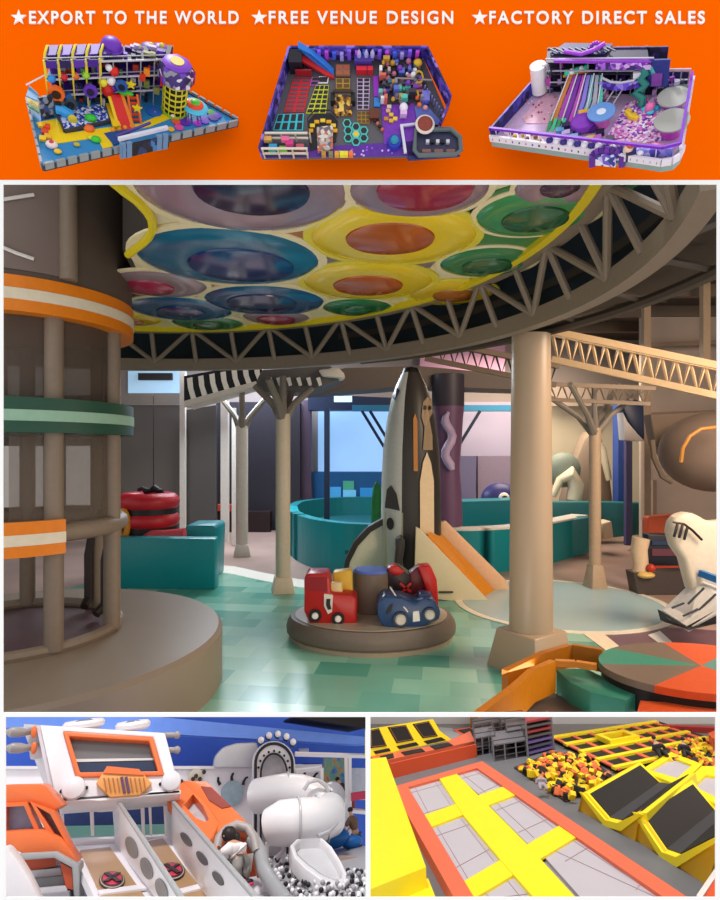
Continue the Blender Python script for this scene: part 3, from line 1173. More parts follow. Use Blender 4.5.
carred = M('car_red', 'b01f1c', .35)
cd = 4.55
rc = car_part([(304, 578), (307, 574), (328, 574), (330, 580), (331, 594), (352, 595), (357, 600), (357, 625), (350, 630), (310, 624), (304, 612)], cd, .26, 'red_truck', carred, .02)
car_part([(305, 577), (327, 577), (327, 592), (305, 590)], cd - .008, .01, 'cab_side', M('car_red_dark', '8c1a1e', .4), .0, rc)
for x, y in ((315, 616), (338, 619)):
    w = P(x, y, cd - .02)
    m = MB()
    m.cyl(w, w + Y * .05, .048, n=20)
    wh = m.build('wheel', M('tyre_black', '1c1a1a', .5), rc)
    m = MB()
    m.lathe([(.026, 0), (.02, .014), (0, .016)], w, (0, -1, 0), 16)
    m.build('hub', M('hub_white', 'e8e4dc', .4), rc)
car_part([(324, 594), (333, 595), (332, 612), (328, 614), (324, 606)], cd - .012, .015, 'badge', M('badge_white', 'd9cfc2', .4), 0, rc)
car_part([(326.5, 599), (330.5, 599), (330, 604), (331.5, 609), (328, 610), (326, 605)], cd - .018, .01, 'horse_mark', M('badge_dark', '2a2624', .4), 0, rc)
ys = car_part([(333, 572), (352, 570), (353, 590), (352, 600), (333, 600)], cd + .16, .12, 'yellow_seat', M('seat_yellow', 'cfa428', .4), .015)
car_part([(329, 583), (342, 582), (343, 600), (329, 600)], cd + .08, .12, 'yellow_seat', M('seat_cream', 'd9c48a', .4), .015)
bd = 4.45
bl = M('car_blue', '2f4a72', .35)
bc = car_part([(377, 604), (384, 596), (402, 598), (415, 603), (425, 598), (434, 600), (441, 611), (440, 620), (424, 627), (392, 630), (381, 626), (377, 615)], bd, .26, 'blue_racer', bl, .025)
for x, y, rr in ((400.5, 620, 7), (430, 615, 6.5)):
    w = P(x, y, bd - .03)
    m = MB()
    m.cyl(w, w + Y * .06, rr * 1.1 * bd / FPX, n=22)
    m.build('wheel', M('tyre_navy', '26384f', .5), bc)
    m = MB()
    m.lathe([(rr * .8 * bd / FPX, 0), (rr * .6 * bd / FPX, .015), (0, .012)], w, (0, -1, 0), 18)
    m.build('hub', M('hub_cream', 'cbc3b4', .4), bc)
car_part([(413, 612), (419, 611), (420, 621), (413, 622)], bd - .015, .02, 'number_plate', M('hub_white', 'e8e4dc', .4), 0, bc)
car_part([(386, 612), (390, 605), (393, 604), (391, 611), (387, 615)], bd - .008, .02, 'air_vent', M('tyre_black', '1c1a1a', .5), 0, bc)
car_part([(415, 603), (420, 594), (432, 594), (428, 604)], bd + .08, .12, 'cockpit', M('car_blue_dark', '243a66', .4), .01, bc)
m = MB()
m.tube([P(390, 587, bd + .1), P(399, 601, bd + .02), P(408, 612, bd - .01)], .006, 6)
m.build('windscreen_rod', M('hub_white', 'e8e4dc', .4), bc)
rs = car_part([(387, 568), (398, 565), (411, 574), (411, 600), (400, 606), (389, 592)], 4.85, .12, 'red_black_seat', M('seat_black', '2a1f20', .4), .015)
car_part([(387, 568), (396, 565), (405, 572), (399, 576), (391, 575)], 4.84, .13, 'headrest', carred, .012, rs)
car_part([(408, 574), (418, 567), (426, 585), (424, 604), (410, 602)], 4.86, .12, 'backrest', M('seat_maroon', '6a1f26', .4), .01, rs)
car_part([(418, 567), (431, 566), (437, 580), (439, 606), (430, 605), (426, 590)], 4.80, .16, 'red_wing', carred, .015, rs)
m = MB()
for s in ((400, 583, 411, 592), (411, 583, 401, 593)):
    m.bar(P(s[0], s[1], 4.82), P(s[2], s[3], 4.82), .018, .018)
m.build('cross_mark', carred, rs)

# ================================================================ round stage at right front
SX_, SYY, SR, SZ = 1.74, 3.06, .49, .40
SSY = .74
st = thing('round_stage', 'round low stage with green grey and orange pie slices at the right front', 'stage', (SX_, SYY, 0))
m = MB()
m.lathe([(SR, .25), (SR, SZ - .01)], (SX_, SYY, 0), (0, 0, 1), 64, sy=SSY)
m.poly(circle((SX_, SYY, SZ - .012), SR, X, Y * SSY, 64))
m.build('drum', M('stage_black', '1f1c1a', .5), st)
sc0 = G(697, 668, SZ)
rimp = [(672, 648), (622, 650), (597, 664), (648, 688), (722, 690), (722, 672), (722, 655)]


def sang(px_):
    p = G(*px_, SZ)
    return math.degrees(math.atan2((p.y - SYY) / SSY, p.x - SX_)) % 360


edges = [sang(p) for p in rimp]
for k in range(1, len(edges)):
    while edges[k] < edges[k - 1]:
        edges[k] += 360
edges.append(edges[0] + 360)
scol = ['7b6a5c', '3f8f78', '7b6a5c', 'd9582a', 'd9582a', '5f948c', 'd9582a']
for k in range(len(scol)):
    a0, a1 = R(edges[k]), R(edges[k + 1])
    pts = [V((SX_, SYY, SZ - .035))] + [V((SX_ + (SR + .012) * math.cos(a0 + (a1 - a0) * i / 12), SYY + SSY * (SR + .012) * math.sin(a0 + (a1 - a0) * i / 12), SZ - .035)) for i in range(13)]
    col = scol[k]
    m = MB()
    m.prism(pts, (0, 0, .035))
    m.build('pie_slice', M('pie_' + col, col, .38), st, smooth=0)


def step(name, label, pts, ztop, zbot, mat):
    m = MB()
    m.prism([G(x, y, ztop) for x, y in pts], (0, 0, zbot - ztop))
    return single(m, name, mat, label, 'step', bevel=.006)


step('foam_step', 'green curved foam step in front of the round stage', [(556, 669), (586, 668), (612, 681), (645, 688), (626, 700), (590, 692), (570, 682)], .33, .14, M('step_green', '35806a', .4))
step('foam_step', 'grey curved foam step inside the orange rail', [(512, 690), (552, 691), (575, 703), (590, 716), (530, 720)], .22, .12, M('step_grey', '5a4c42', .45))
step('foam_step', 'orange foam step at the lower right under the stage', [(640, 700), (722, 705), (722, 722), (634, 722)], .33, .2, M('step_orange', 'd9582a', .4))
og = M('rail_orange', 'c9790f', .4)
t = thing('guard_rail', 'orange curved foam guard rail around the steps', 'rail', G(560, 690, 0))
top_px = [(478, 716), (513, 690), (535, 670), (556, 661), (576, 662), (596, 665)]
pts = [G(x, y, .42) for x, y in top_px]
m = MB()
for a, c in zip(pts, pts[1:]):
    d = (c - a).normalized()
    nrm = V((-d.y, d.x, 0)) * .035
    m.prism([a, c, c + nrm, a + nrm], (0, 0, -.03 if a.x > 1.0 else -.16))
m.build('inner_rail', og, t, smooth=0)
out_px = [(508, 671), (545, 653), (572, 645), (602, 650)]
pts = [G(x, y, .42) for x, y in out_px]
m = MB()
for a, c in zip(pts, pts[1:]):
    d = (c - a).normalized()
    nrm = V((-d.y, d.x, 0)) * .035
    m.prism([a, c, c + nrm, a + nrm], (0, 0, -.12))
m.build('outer_rail', M('rail_orange_deep', 'a8620e', .45), t, smooth=0)

# ================================================================ props at right
wh = M('creature_white', 'd9cdb8', .4)
t = thing('white_creature', 'big white hand shaped creature with black claws at the right edge', 'figure', G(696, 600))
m = MB()
m.prism([P(*p, 4.75) for p in [(671, 533), (673, 521), (681, 514), (692, 512), (702, 517), (710, 522), (730, 520), (730, 600), (704, 604), (692, 590), (688, 575), (684, 560), (675, 547)]], (0, .14, 0))
m.build('body', wh, t, bevel=.045, seg=3)
for x, y in ((675, 530), (680, 531), (685, 533)):
    m = MB()
    m.bar(P(x + 2.5, y - 6, 4.72), P(x - 1, y + 7, 4.70), .018, .02, up=(0, -1, 0))
    m.build('claw', M('claw_black', '1d1a18', .4), t, bevel=.005)
m = MB()
m.tube([P(673, 522, 4.72), P(684, 524, 4.71), P(692, 530, 4.72), P(702, 540, 4.72)], .010, 6)
m.build('finger_line', M('claw_black', '1d1a18', .4), t)
t = thing('striped_ramp', 'white slatted ramp with a blue top edge below the white creature', 'ramp', G(690, 620))
m = MB()
m.prism([P(662, 610, 4.9), P(690, 628, 4.35), P(732, 605, 4.3), P(730, 584, 4.6), P(700, 574, 4.8)], (0, .02, -.035))
m.build('deck', M('ramp_white', 'd6d4d0', .4), t, smooth=0)
for a, c in (((688, 604), (704, 588)), ((699, 610), (716, 594)), ((672, 608), (684, 603)), ((683, 616), (698, 609))):
    m = MB()
    m.bar(P(*a, 4.50), P(*c, 4.50), .012, .012)
    m.build('groove', M('ramp_line', '3c4048', .5), t)
m = MB()
m.bar(P(700, 573, 4.74), P(730, 584, 4.52), .04, .05)
m.build('top_edge', M('ramp_blue', '2f78c0', .4), t)
m = MB()
m.prism([P(661, 611, 4.92), P(690, 629, 4.36), P(732, 606, 4.31), P(732, 620, 4.31), P(690, 630, 4.3), P(664, 622, 4.9)], (0, .06, 0))
m.build('black_underside', M('ramp_black', '221f20', .5), t, smooth=0)
panel('orange_cube', M('cube_orange', 'c8542a', .5), [(648, 517), (684, 514), (684, 575), (648, 575)], 7.2, 'orange cube seat behind the white creature', 'cube', .15, bevel=.02)
t = thing('arcade_cabinet', 'black and red low arcade cabinet left of the white creature', 'arcade machine', P(667, 574, 6.6))
m = MB()
m.prism([P(*p, 6.6) for p in [(648, 534), (690, 535), (693, 586), (648, 586)]], (0, .15, 0))
m.build('body', M('arcade_black', '1e1c26', .4), t, bevel=.02)
for q, c_ in (((652, 549, 686, 556), '6a3a48'), ((652, 541, 688, 545), '2a3a5c'), ((655, 566, 688, 571), 'c04a30')):
    m = MB()
    m.prism([P(x, y, 6.58) for x, y in rect(*q)], (0, .03, 0))
    m.build('panel_stripe', M('arcade_' + c_, c_, .4), t, smooth=0)
panel('dark_platform', M('platform_grey', '453c38', .5), [(634, 573), (700, 571), (705, 595), (638, 595)], 6.2, 'dark grey low platform under the arcade cabinet', 'platform', .2)
t = thing('cream_figure', 'cream column figure with a red and yellow foot beside the arcade cabinet', 'figure', P(641, 577, 6.3))
m = MB()
m.tube([P(640, 577, 6.3), P(641, 565, 6.3), P(639, 550, 6.3), P(641, 538, 6.3)], [.10, .075, .085, .09], 14)
m.build('body', M('figure_cream', 'd6bc9a', .5), t)
m = MB()
m.sph(P(651, 568, 6.2), .045)
m.build('red_ball', M('ball_red', 'b83a28', .4), t)
m = MB()
m.sph(P(646, 575, 6.2), .07, (1.3, 1, .5))
m.build('yellow_foot', M('foot_yellow', 'd9b86a', .4), t)
t = thing('dark_pod', 'big dark brown round pod with an orange tube at the right edge', 'pod', P(690, 505, 6.0))
m = MB()
m.sph(P(714, 452, 6.4), .56, (1.0, .8, .76), 32)
m.build('shell', M('pod_brown', '7d6c60', .8, var=.15, scale=3, spec=.15), t)
m = MB()
m.tube([P(681, 462, 5.85), P(683, 448, 5.82), P(690, 436, 5.8), P(701, 429, 5.8), P(726, 426, 5.8)], .018, 8)
m.build('orange_tube', M('pod_orange', 'c8883c', .4), t)
m = MB()
m.prism([P(*p, 6.9) for p in [(650, 414), (730, 410), (730, 470), (692, 474), (672, 462), (656, 446)]], (0, .2, 0))
m.build('brow', M('pod_brow', '7a6a5d', .8, var=.15, scale=3, spec=.15), t, bevel=.03)
m = MB()
m.tube([P(652, 440, 6.3), P(654, 458, 6.3), P(662, 476, 6.3), P(672, 482, 6.3)], .03, 8)
m.build('support_hoop', M('pod_hoop', '6a5c4e', .45), t)
t = thing('orca_figure', 'hanging black white and blue orca figure beside the blue pillar', 'figure', P(634, 446, 8.0))
m = MB()
m.prism([P(*p, 8.0) for p in [(622, 405), (632, 398), (644, 402), (645, 440), (636, 432), (628, 420)]], (0, .2, 0))
m.build('body', M('orca_navy', '24304e', .4), t, bevel=.02)
m = MB()
m.prism([P(*p, 7.97) for p in [(623, 412), (628, 422), (638, 434), (645, 441), (640, 441), (625, 440), (624, 425)]], (0, .2, 0))
m.build('belly', M('orca_white', 'd5d0cc', .4), t, bevel=.01)
t = thing('purple_whale', 'purple round whale head with a white eye peeking over the teal wall', 'figure', P(500, 503, 9.9))
m = MB()
m.sph(P(500, 499, 9.9), .29, (1.1, .7, .95), 24)
m.build('head', M('whale_purple', '3a3a72', .4), t)
m = MB()
ep = P(504, 498, 9.66)
m.sph(ep, .09, (1, .5, 1), 16)
eb = m.build('eye', M('hub_white', 'e8e4dc', .4), t)
m = MB()
m.sph(ep - Y * .04, .045, (1, .5, 1), 12)
m.build('pupil', M('tyre_black', '1c1a1a', .5), eb)
t = thing('pale_beast', 'grey brown animal figure with a cream trunk behind the teal wall', 'figure', P(580, 502, 10.4))
m = MB()
m.prism([P(*p, 10.5) for p in [(558, 536), (572, 470), (584, 440), (592, 430), (602, 436), (608, 455), (611, 478), (618, 536)]], (0, .4, 0))
m.build('body', M('beast_brown', '9a8a78', .5), t, bevel=.06)
m = MB()
m.tube([P(596, 440, 10.35), P(602, 450, 10.35), P(606, 466, 10.35), P(609, 480, 10.35)], [.06, .07, .06, .05], 10)
m.build('trunk', M('beast_cream', 'd9d0b4', .5), t)
t = thing('pale_hound', 'grey green hooded figure with cream legs right of the thick column', 'figure', P(562, 502, 10.1))
m = MB()
m.sph(P(563, 470, 10.2), .30, (1, .6, 1), 20)
m.build('head', M('hound_green', '7c8a80', .5), t)
m = MB()
m.tube([P(574, 500, 10.0), P(576, 485, 10.0), P(570, 474, 10.0), P(560, 480, 10.0), P(553, 496, 10.0)], [.13, .13, .14, .07, .05], 10)
m.build('leg', M('beast_cream', 'd9d0b4', .5), t)
# ================================================================ LOWER LEFT OPENING: white space-ship play hall (a small model hall)
LF = V((-175, 600, -320)).normalized()
LU = (Z - LF * LF.z).normalized()
LR_ = LF.cross(LU)
LE = .30
LAX = (LR_, LF, LU)
LROT = Matrix((LR_, LF, LU)).transposed()
lfloor = Plane(CAM - LU * LE, LU)


def lp(x, y, d):
    r = ray(x, y)
    return CAM + r * (d / r.dot(LF))


def lg(x, y, h=0.0):
    return lfloor.at(x, y, h)


def p3(a, b_, c):
    """plane through three points"""
    n = (b_ - a).cross(c - a)
    if n.dot(CAM - a) < 0:
        n = -n
    return Plane(a, n)


def lth(name, label, cat, p, group=None):
    return thing(name, label, cat, p, group, rot=LROT)


def lpr(pts, d, th, name, mat, parent=None, **k):
    """flat outline at distance d, th deep along the viewing axis of this hall"""
    m = MB()
    m.prism([lp(x, y, d) for x, y in pts], LF * th)
    return m.build(name, mat, parent, **k)


def ppr(pl, pts, th, name, mat, parent=None, h=0.0, **k):
    m = MB()
    m.prism(pl.pts(pts, h), pl.n * (-th))
    return m.build(name, mat, parent, **k)


lw = M('ship_white', 'e4dfe4', .35, var=.03)
lgrey = M('ship_grey', '9d9da0', .4, var=.05)
lor = M('ship_orange', 'e0703c', .35, var=.05)
lblk = M('ship_black', '1d1c22', .4)
lblue = M('ship_blue_wall', '3a62cc', .6, var=.12, scale=3)
m = MB()
m.prism([lp(-20, 714.6, 2.78), lp(368, 714.6, 2.78), lp(368, 880, 2.78), lp(-20, 880, 2.78)], LF * .02)
struct(m, 'wall_north', lblue, smooth=0)
m = MB()
m.prism([lg(-20, 940), lg(367, 940), lg(367, 846), lg(-20, 846)], LU * -.01)
struct(m, 'floor_lower', M('ship_floor', 'a9a6aa', .4, var=.1, scale=8), smooth=0)
m = MB()
m.prism([lp(-10, 717, 2.5), lp(150, 716, 2.55), lp(367, 737, 2.45), lp(367, 745, 2.45), lp(250, 735, 2.55), lp(150, 733, 2.55), lp(-10, 727, 2.5)], LF * .15)
struct(m, 'trim_8', M('soffit_lit_blue', '6b92ea', .35), smooth=0)  # lighter than the blue wall, lamp light put into the colour
m = MB()
m.prism([lp(295, 715, 2.4), lp(367, 715, 2.4), lp(367, 728, 2.4), lp(340, 724, 2.4), lp(295, 717, 2.4)], LF * .3)
struct(m, 'ceiling_dark', M('soffit_black', '1a1718', .7), smooth=0)
# the white facade wall
fa = lth('facade_wall', 'long white play wall with dark lashed round windows behind the slides', 'wall panel', lp(185, 848, 2.5))
lpr([(4, 766), (60, 768), (170, 766), (240, 767), (300, 764), (322, 766), (322, 855), (4, 855)], 2.55, .02, 'panel', M('facade_white', 'f3eef4', .45, var=.03), fa, smooth=0)
lpr([(4, 766), (240, 766), (322, 764), (322, 767), (240, 769), (4, 769)], 2.54, .03, 'top_rail', lw, fa, smooth=0)
m = MB()
c = lp(232, 793, 2.54)
m.cyl(c, c - LF * .012, 11 * 2.54 / 702, n=28)
ew = m.build('round_window', M('window_teal', '93a7b4', .2, var=.3, scale=40), fa)
for i, (x, y, q) in enumerate(((220, 780, -.9), (232, 776, 0.1), (243, 780, .9), (297, 776, -.9), (305, 773, 0), (313, 776, .9))):
    m = MB()
    pts = [(x, y + 5), (x + 1.5 * q - .5, y + 1), (x + 2.5 * q + .5, y - 2), (x + 4 * q + 1.5, y - 3)]
    m.tube([lp(*p, 2.535) for p in pts], [.006, .005, .0045, .003], 6)
    m.build('lash', lblk, fa)
for cx, cy, ps in ((70, 781, ((0, 0), (-4, 3), (4, 3), (7, -6), (9, 9))), (196, 776, ((0, 0), (-3, 3), (4, 3), (8, -4)))):
    m = MB()
    p = lp(cx, cy + 1, 2.54)
    m.cyl(p, p - LF * .006, 7.5 * 2.54 / 702, n=24)
    pl_ = m.build('dial_plate', M('dial_cream', 'd8cfc0', .4), fa)
    for dx, dy in ps:
        m = MB()
        p = lp(cx + dx, cy + dy, 2.53)
        m.cyl(p, p - LF * .006, 2.0 * 2.53 / 702, n=12)
        m.build('dot', M('dial_brown', '3a2c28', .5), pl_)
lpr([(213, 768), (215, 756), (223, 747), (236, 743), (258, 742), (258, 768)], 2.50, .12, 'tunnel_end', M('tunnel_grey', 'c3c2c8', .3), fa, bevel=.012)
# white rails and mural to the right
ra = lth('white_railing', 'white open railing with uprights at the right of the slide hall', 'railing', lp(335, 860, 2.45))
for (x0, y0, x1, y1) in ((295, 754, 368, 756), (295, 771, 322, 768), (322, 768, 322, 850), (346, 757, 348, 862), (350, 757, 350, 858), (320, 808, 368, 812)):
    m = MB()
    m.bar(lp(x0, y0, 2.42), lp(x1, y1, 2.42), .012, .012)
    m.build('rail', lw, ra)


def mural():
    mm = bpy.data.materials.new('mural_rainbow')
    mm.use_nodes = True
    nt = mm.node_tree
    bb = nt.nodes['Principled BSDF']
    tc = nt.nodes.new('ShaderNodeTexCoord')
    ns = nt.nodes.new('ShaderNodeTexNoise')
    ns.inputs['Scale'].default_value = 5
    cr = nt.nodes.new('ShaderNodeValToRGB')
    el = cr.color_ramp.elements
    el[0].position = .3
    el[0].color = lin('a05a58')
    el[1].position = .7
    el[1].color = lin('4a62a8')
    for p, c_ in ((.42, 'b08a60'), (.52, '6a9a78'), (.6, '5f90a0')):
        e = el.new(p)
        e.color = lin(c_)
    nt.links.new(tc.outputs['Generated'], ns.inputs['Vector'])
    nt.links.new(ns.outputs['Fac'], cr.inputs[0])
    nt.links.new(cr.outputs[0], bb.inputs['Base Color'])
    bb.inputs['Roughness'].default_value = .4
    return mm


tag(lpr([(324, 758), (350, 758), (352, 800), (324, 800)], 2.52, .02, 'wall_mural', mural(), smooth=0),
    'rainbow coloured wall mural behind the white railing', 'mural')
tag(lpr([(293, 763), (321, 763), (321, 771), (293, 771)], 2.60, .02, 'poster_strip', M('poster_strip', '3f4fa8', .5, var=.5, scale=30), smooth=0),
    'blue strip poster beside the rainbow mural', 'poster')
tag(lpr([(299, 748), (309, 748), (309, 754), (299, 754)], 2.6, .03, 'wall_speaker', lw, bevel=.004), 'small white box on the rail right of the arched door', 'box')
tag(lpr([(350, 768), (366, 768), (366, 800), (350, 800)], 2.58, .02, 'white_blind', M('blind_white', 'c9cbd6', .5, var=.2, scale=60), smooth=0), 'white slatted blind at the right edge of the slide hall', 'blind')
tag(lpr([(294, 852), (366, 858), (366, 873), (294, 864)], 2.1, .03, 'pit_wall', M('pit_pink', 'b49a94', .5), smooth=0), 'low dusty pink wall behind the ball pit', 'wall panel')

# spaceship cabinet
cab = lth('ship_cabinet', 'white slanted spaceship cabinet with an orange framed window above the slides', 'cabinet', lp(120, 805, 2.1))
FP = p3(lp(40, 726, 2.10), lp(165, 733, 2.10), lp(120, 800, 2.04))
m = MB()
m.frame(FP.pts([(40, 725), (165, 733), (181, 794), (57, 803)]), FP.pts([(63, 731), (153, 737), (164, 775), (76, 777)]), FP.n * -.05)
m.build('front', lw, cab, bevel=.004)
m = MB()
m.prism(FP.pts([(57, 803), (181, 794), (181, 789), (150, 791), (140, 796), (100, 799), (57, 797)], .012), FP.n * -.1)
m.build('chin', lw, cab, bevel=.004)
m = MB()
m.frame(FP.pts([(63, 731), (153, 737), (164, 775), (76, 777)], .008), FP.pts([(69, 736), (149, 741), (158, 771), (80, 772)], .008), FP.n * -.03)
m.build('window_frame', lor, cab, bevel=.003)
m = MB()
m.prism(FP.pts([(66, 733), (152, 739), (161, 774), (77, 775)], -.02), FP.n * -.005)
gl = m.build('window_glass', M('ship_glass', '6d6a6c', .12, var=.08, scale=4, spec=.5), cab, smooth=0)
m = MB()
m.prism(FP.pts([(74, 759), (156, 758), (157, 760), (75, 762)], -.012), FP.n * -.006)
m.build('glass_bar', M('glass_bar', 'c9c7c8', .4), gl, smooth=0)
m = MB()
m.prism(FP.pts([(75, 763), (157, 761), (160, 772), (79, 774)], -.014), FP.n * -.004)
m.build('lower_glass', M('lower_glass', '2f3a54', .15), gl, smooth=0)
hexo = [(96, 783), (107, 766), (139, 769), (152, 783), (140, 795), (110, 797)]
m = MB()
m.prism(FP.pts(hexo, .022), FP.n * -.03)
em = m.build('hexagon_emblem', M('hex_orange', 'dc9a58', .4), cab, bevel=.002)
m = MB()
m.prism(FP.pts([(107, 766), (139, 769), (144, 775), (103, 773)], .026), FP.n * -.01)
m.build('emblem_top', lor, em, smooth=0)
for k in range(10):
    if k in (4, 5):
        continue
    x = 104 + k * 4.4
    m = MB()
    m.bar(FP.at(x, 778, .025), FP.at(x + 2.5, 792, .025), .003, .003)
    m.build('emblem_line', M('hex_line', 'a8642c', .5), em)
for x in (121.5, 126):
    m = MB()
    m.bar(FP.at(x, 777, .026), FP.at(x + 3, 793, .026), .007, .004)
    m.build('emblem_bar', M('hex_violet', '5a3a58', .5), em)
for x, y, r_ in ((74, 790, 11), (171, 783, 10)):
    c = FP.at(x, y, .0)
    m = MB()
    rr = r_ * 2.05 / 740
    m.lathe([(rr, 0), (rr, .012), (rr * .92, .022), (rr * .5, .028), (0, .030)], c, FP.n, 28)
    la = m.build('round_lamp', M('lamp_cap', 'd6d4da', .25), cab)
    for s in (-1, 1):
        m = MB()
        q = c + LR_ * s * rr * 1.05 + FP.n * .004
        m.sph(q, .005, n=8)
        m.build('lamp_pin', lblk, la)
# body behind the face
m = MB()
m.prism([lp(40, 725, 2.12), lp(165, 733, 2.12), lp(165, 733, 2.32), lp(24, 724, 2.32)], LU * -.02)
m.build('roof', lw, cab, smooth=0)
m = MB()
m.prism([lp(40, 726, 2.11), lp(57, 803, 2.06), lp(50, 790, 2.3), lp(26, 728, 2.3)], LR_ * -.01)
m.build('left_side', M('ship_side', 'cfc9d0', .4), cab, smooth=0)
lpr([(26, 730), (40, 728), (46, 756), (30, 760)], 2.13, .06, 'bulb_bracket', M('ship_side', 'cfc9d0', .4), cab, bevel=.005)
for y in (732, 748):
    m = MB()
    m.tube([lp(36, y - 2, 2.12), lp(26, y, 2.11), lp(20, y, 2.10), lp(11, y, 2.09), lp(5.5, y - 1, 2.09)], [.010, .010, .014, .014, .004], 12)
    bu = m.build('side_bulb', M('bulb_grey', '9a9494', .3), cab)
    m = MB()
    m.sph(lp(34, y, 2.10), .012, (.7, .7, 1.4), 12, LAX)
    m.build('orange_button', lor, bu)
for y in (735, 750):
    m = MB()
    m.cyl(lp(164, y, 2.12), lp(177, y, 2.12), .008, n=12)
    m.sph(lp(177, y, 2.12), .011, n=12)
    m.build('side_peg', M('bulb_grey', '9a9494', .3), cab)
for x, y, r_ in ((84, 725, 23), (133, 726, 20)):
    c = lp(x, y, 2.2)
    rr = r_ * 2.2 / 702
    m = MB()
    m.lathe([(rr * .8, -.012), (rr, -.004), (rr * 1.02, .006), (rr * .9, .014), (rr * .75, .012), (rr * .7, .004), (0, .004)], c, LU - LF * .12, 30, sy=.8)
    dm = m.build('roof_dish', lw, cab)
    m = MB()
    m.lathe([(rr * .45, .004), (rr * .45, .012), (rr * .3, .016), (0, .016)], c, LU - LF * .12, 24, sy=.8)
    m.build('dish_lens', M('dish_lens', '8890a0', .2), dm)
for x0, x1 in ((59, 63), (89, 93), (140, 144), (148, 151), (163, 166)):
    lpr([(x0, 800), (x1, 799), (x1 + 1, 836), (x0 + 2, 836)], 2.12, .01, 'leg', lw, cab, smooth=0)
tag(lpr([(50, 798), (172, 796), (172, 834), (50, 836)], 2.45, .02, 'blue_net', M('net_blue', '1f2f5e', .6, var=.35, scale=60), smooth=0),
    'dark blue net wall under the spaceship cabinet', 'net')
dk = lth('slide_deck', 'teal platform deck under the spaceship cabinet at the slide tops', 'platform', lp(115, 842, 2.25))
m = MB()
m.prism([lp(62, 842, 2.22), lp(172, 838, 2.22), lp(166, 824, 2.42), lp(64, 826, 2.42)], LU * -.02)
m.build('deck_mat', M('deck_teal', '6fa79a', .4, var=.1, scale=12), dk, smooth=0)
m = MB()
m.bar(lp(66, 844, 2.21), lp(176, 839, 2.21), .022, .022)
m.build('deck_edge', lw, dk, bevel=.004)

# the two slides and their side walls
sl_m = M('slide_brown', 'a8835a', .3, var=.06)
for nm, lab, A, B_, outer, inner, em_c, strp in (
        ('first', 'brown and white toboggan slide at left with a red round emblem', (72, 846), (116, 843), [(70, 846), (116, 843), (168, 905), (98, 905)],
         [(80, 850), (110, 847), (151, 905), (106, 905)], (112, 880), [(98, 890), (143, 884), (147, 888), (100, 894)]),
        ('second', 'brown and white toboggan slide at right with a red round emblem', (120, 843), (169, 838), [(126, 843), (169, 836), (232, 905), (178, 905)],
         [(143, 842), (163, 838), (213, 905), (182, 905)], (172, 871), [(178, 889), (198, 884), (202, 888), (182, 893)])):
    pl_ = p3(lp(*outer[0], 2.2), lp(*outer[1], 2.2), lp(*outer[2], 1.55))
    t = lth('toboggan_slide', lab, 'slide', lp(*outer[3], 1.55), 'toboggan slides under the cabinet')
    ppr(pl_, outer, .02, 'chute', lw, t, smooth=0)
    ppr(pl_, inner, .008, 'brown_bed', sl_m, t, .004, smooth=0)
    ppr(pl_, strp, .004, 'white_band', lw, t, .007, smooth=0)
    c = pl_.at(*em_c, .006)
    axx = (pl_.at(em_c[0] + 1, em_c[1], .006) - c)
    axy = (pl_.at(em_c[0], em_c[1] + 1, .006) - c)
    eb_ = None
    for k, (rx, ry, mm_, h_) in enumerate(((13, 9, lblk, .001), (12, 8.2, M('emblem_pink', 'c9b0a0', .4), .002), (11.2, 7.5, lblk, .003), (9.6, 6.4, M('emblem_red', 'c02a48', .35), .004))):
        m = MB()
        m.prism([c + axx * rx * math.cos(a) + axy * ry * math.sin(a) + pl_.n * h_ for a in [2 * math.pi * i / 28 for i in range(28)]], -pl_.n * .002)
        o = m.build('round_emblem' if k == 0 else ('emblem_face' if k == 3 else 'emblem_ring'), mm_, t if k == 0 else eb_, smooth=0)
        if k == 0:
            eb_ = o
    for s in (-1, 1):
        m = MB()
        a_, b2 = c - axx * 6.5 - axy * 4.4 * s, c + axx * 6.5 + axy * 4.4 * s
        m.bar(a_ + pl_.n * .0055, b2 + pl_.n * .0055, .010, .003, up=pl_.n)
        m.build('emblem_cross', lblk, eb_)
for lab, pts, ov, rx, ry, ang, tcol in (
        ('white slide side wall with three big grey ovals between the two slides', [(112, 803), (118, 803), (184, 905), (160, 905), (115, 846)], ((132, 847), (147, 868), (162, 889)), 5.2, 11.5, -.35, 'f0edf2'),
        ('white slide side wall with three narrow dark slots beside the orange tunnel', [(166, 803), (172, 802), (260, 905), (213, 905), (167, 838)], ((186.5, 839), (202.5, 858), (218.5, 878)), 3.3, 8.5, -.62, 'eeebf0')):
    pl_ = p3(lp(*pts[0], 2.2), lp(*pts[4], 2.2), lp(*pts[3], 1.52))
    t = lth('slide_side_wall', lab, 'side wall', lp(*pts[3], 1.52))
    m = MB()
    vecs = LR_ * .006
    m.prism(pl_.pts(pts), vecs)
    m.build('panel', M('side_wall_' + tcol, tcol, .35, var=.03), t, bevel=.003)
    m = MB()
    q = pl_.pts([pts[1], pts[2]], .002)
    m.bar(q[0] + LR_ * .003, q[1] + LR_ * .003, .010, .006, up=LU)
    m.build('grey_cap', lgrey, t, bevel=.002)
    for x, y in ov:
        c = pl_.at(x, y)
        ax_ = pl_.at(x + 1, y) - c
        ay_ = pl_.at(x, y + 1) - c
        m = MB()
        m.prism([c + pl_.n * .0025 + ax_ * (rx * math.cos(a) * math.cos(ang) - ry * math.sin(a) * math.sin(-ang) * -1) + ay_ * (rx * math.cos(a) * math.sin(-ang) * -1 + ry * math.sin(a) * math.cos(ang))
                 for a in [2 * math.pi * i / 24 for i in range(24)]], -pl_.n * .002)
        m.build('oval_hole', M('oval_grey', '7f8083', .4, var=.1, scale=20) if rx > 4 else M('slot_grey', '4c4c50', .4), t, smooth=0)

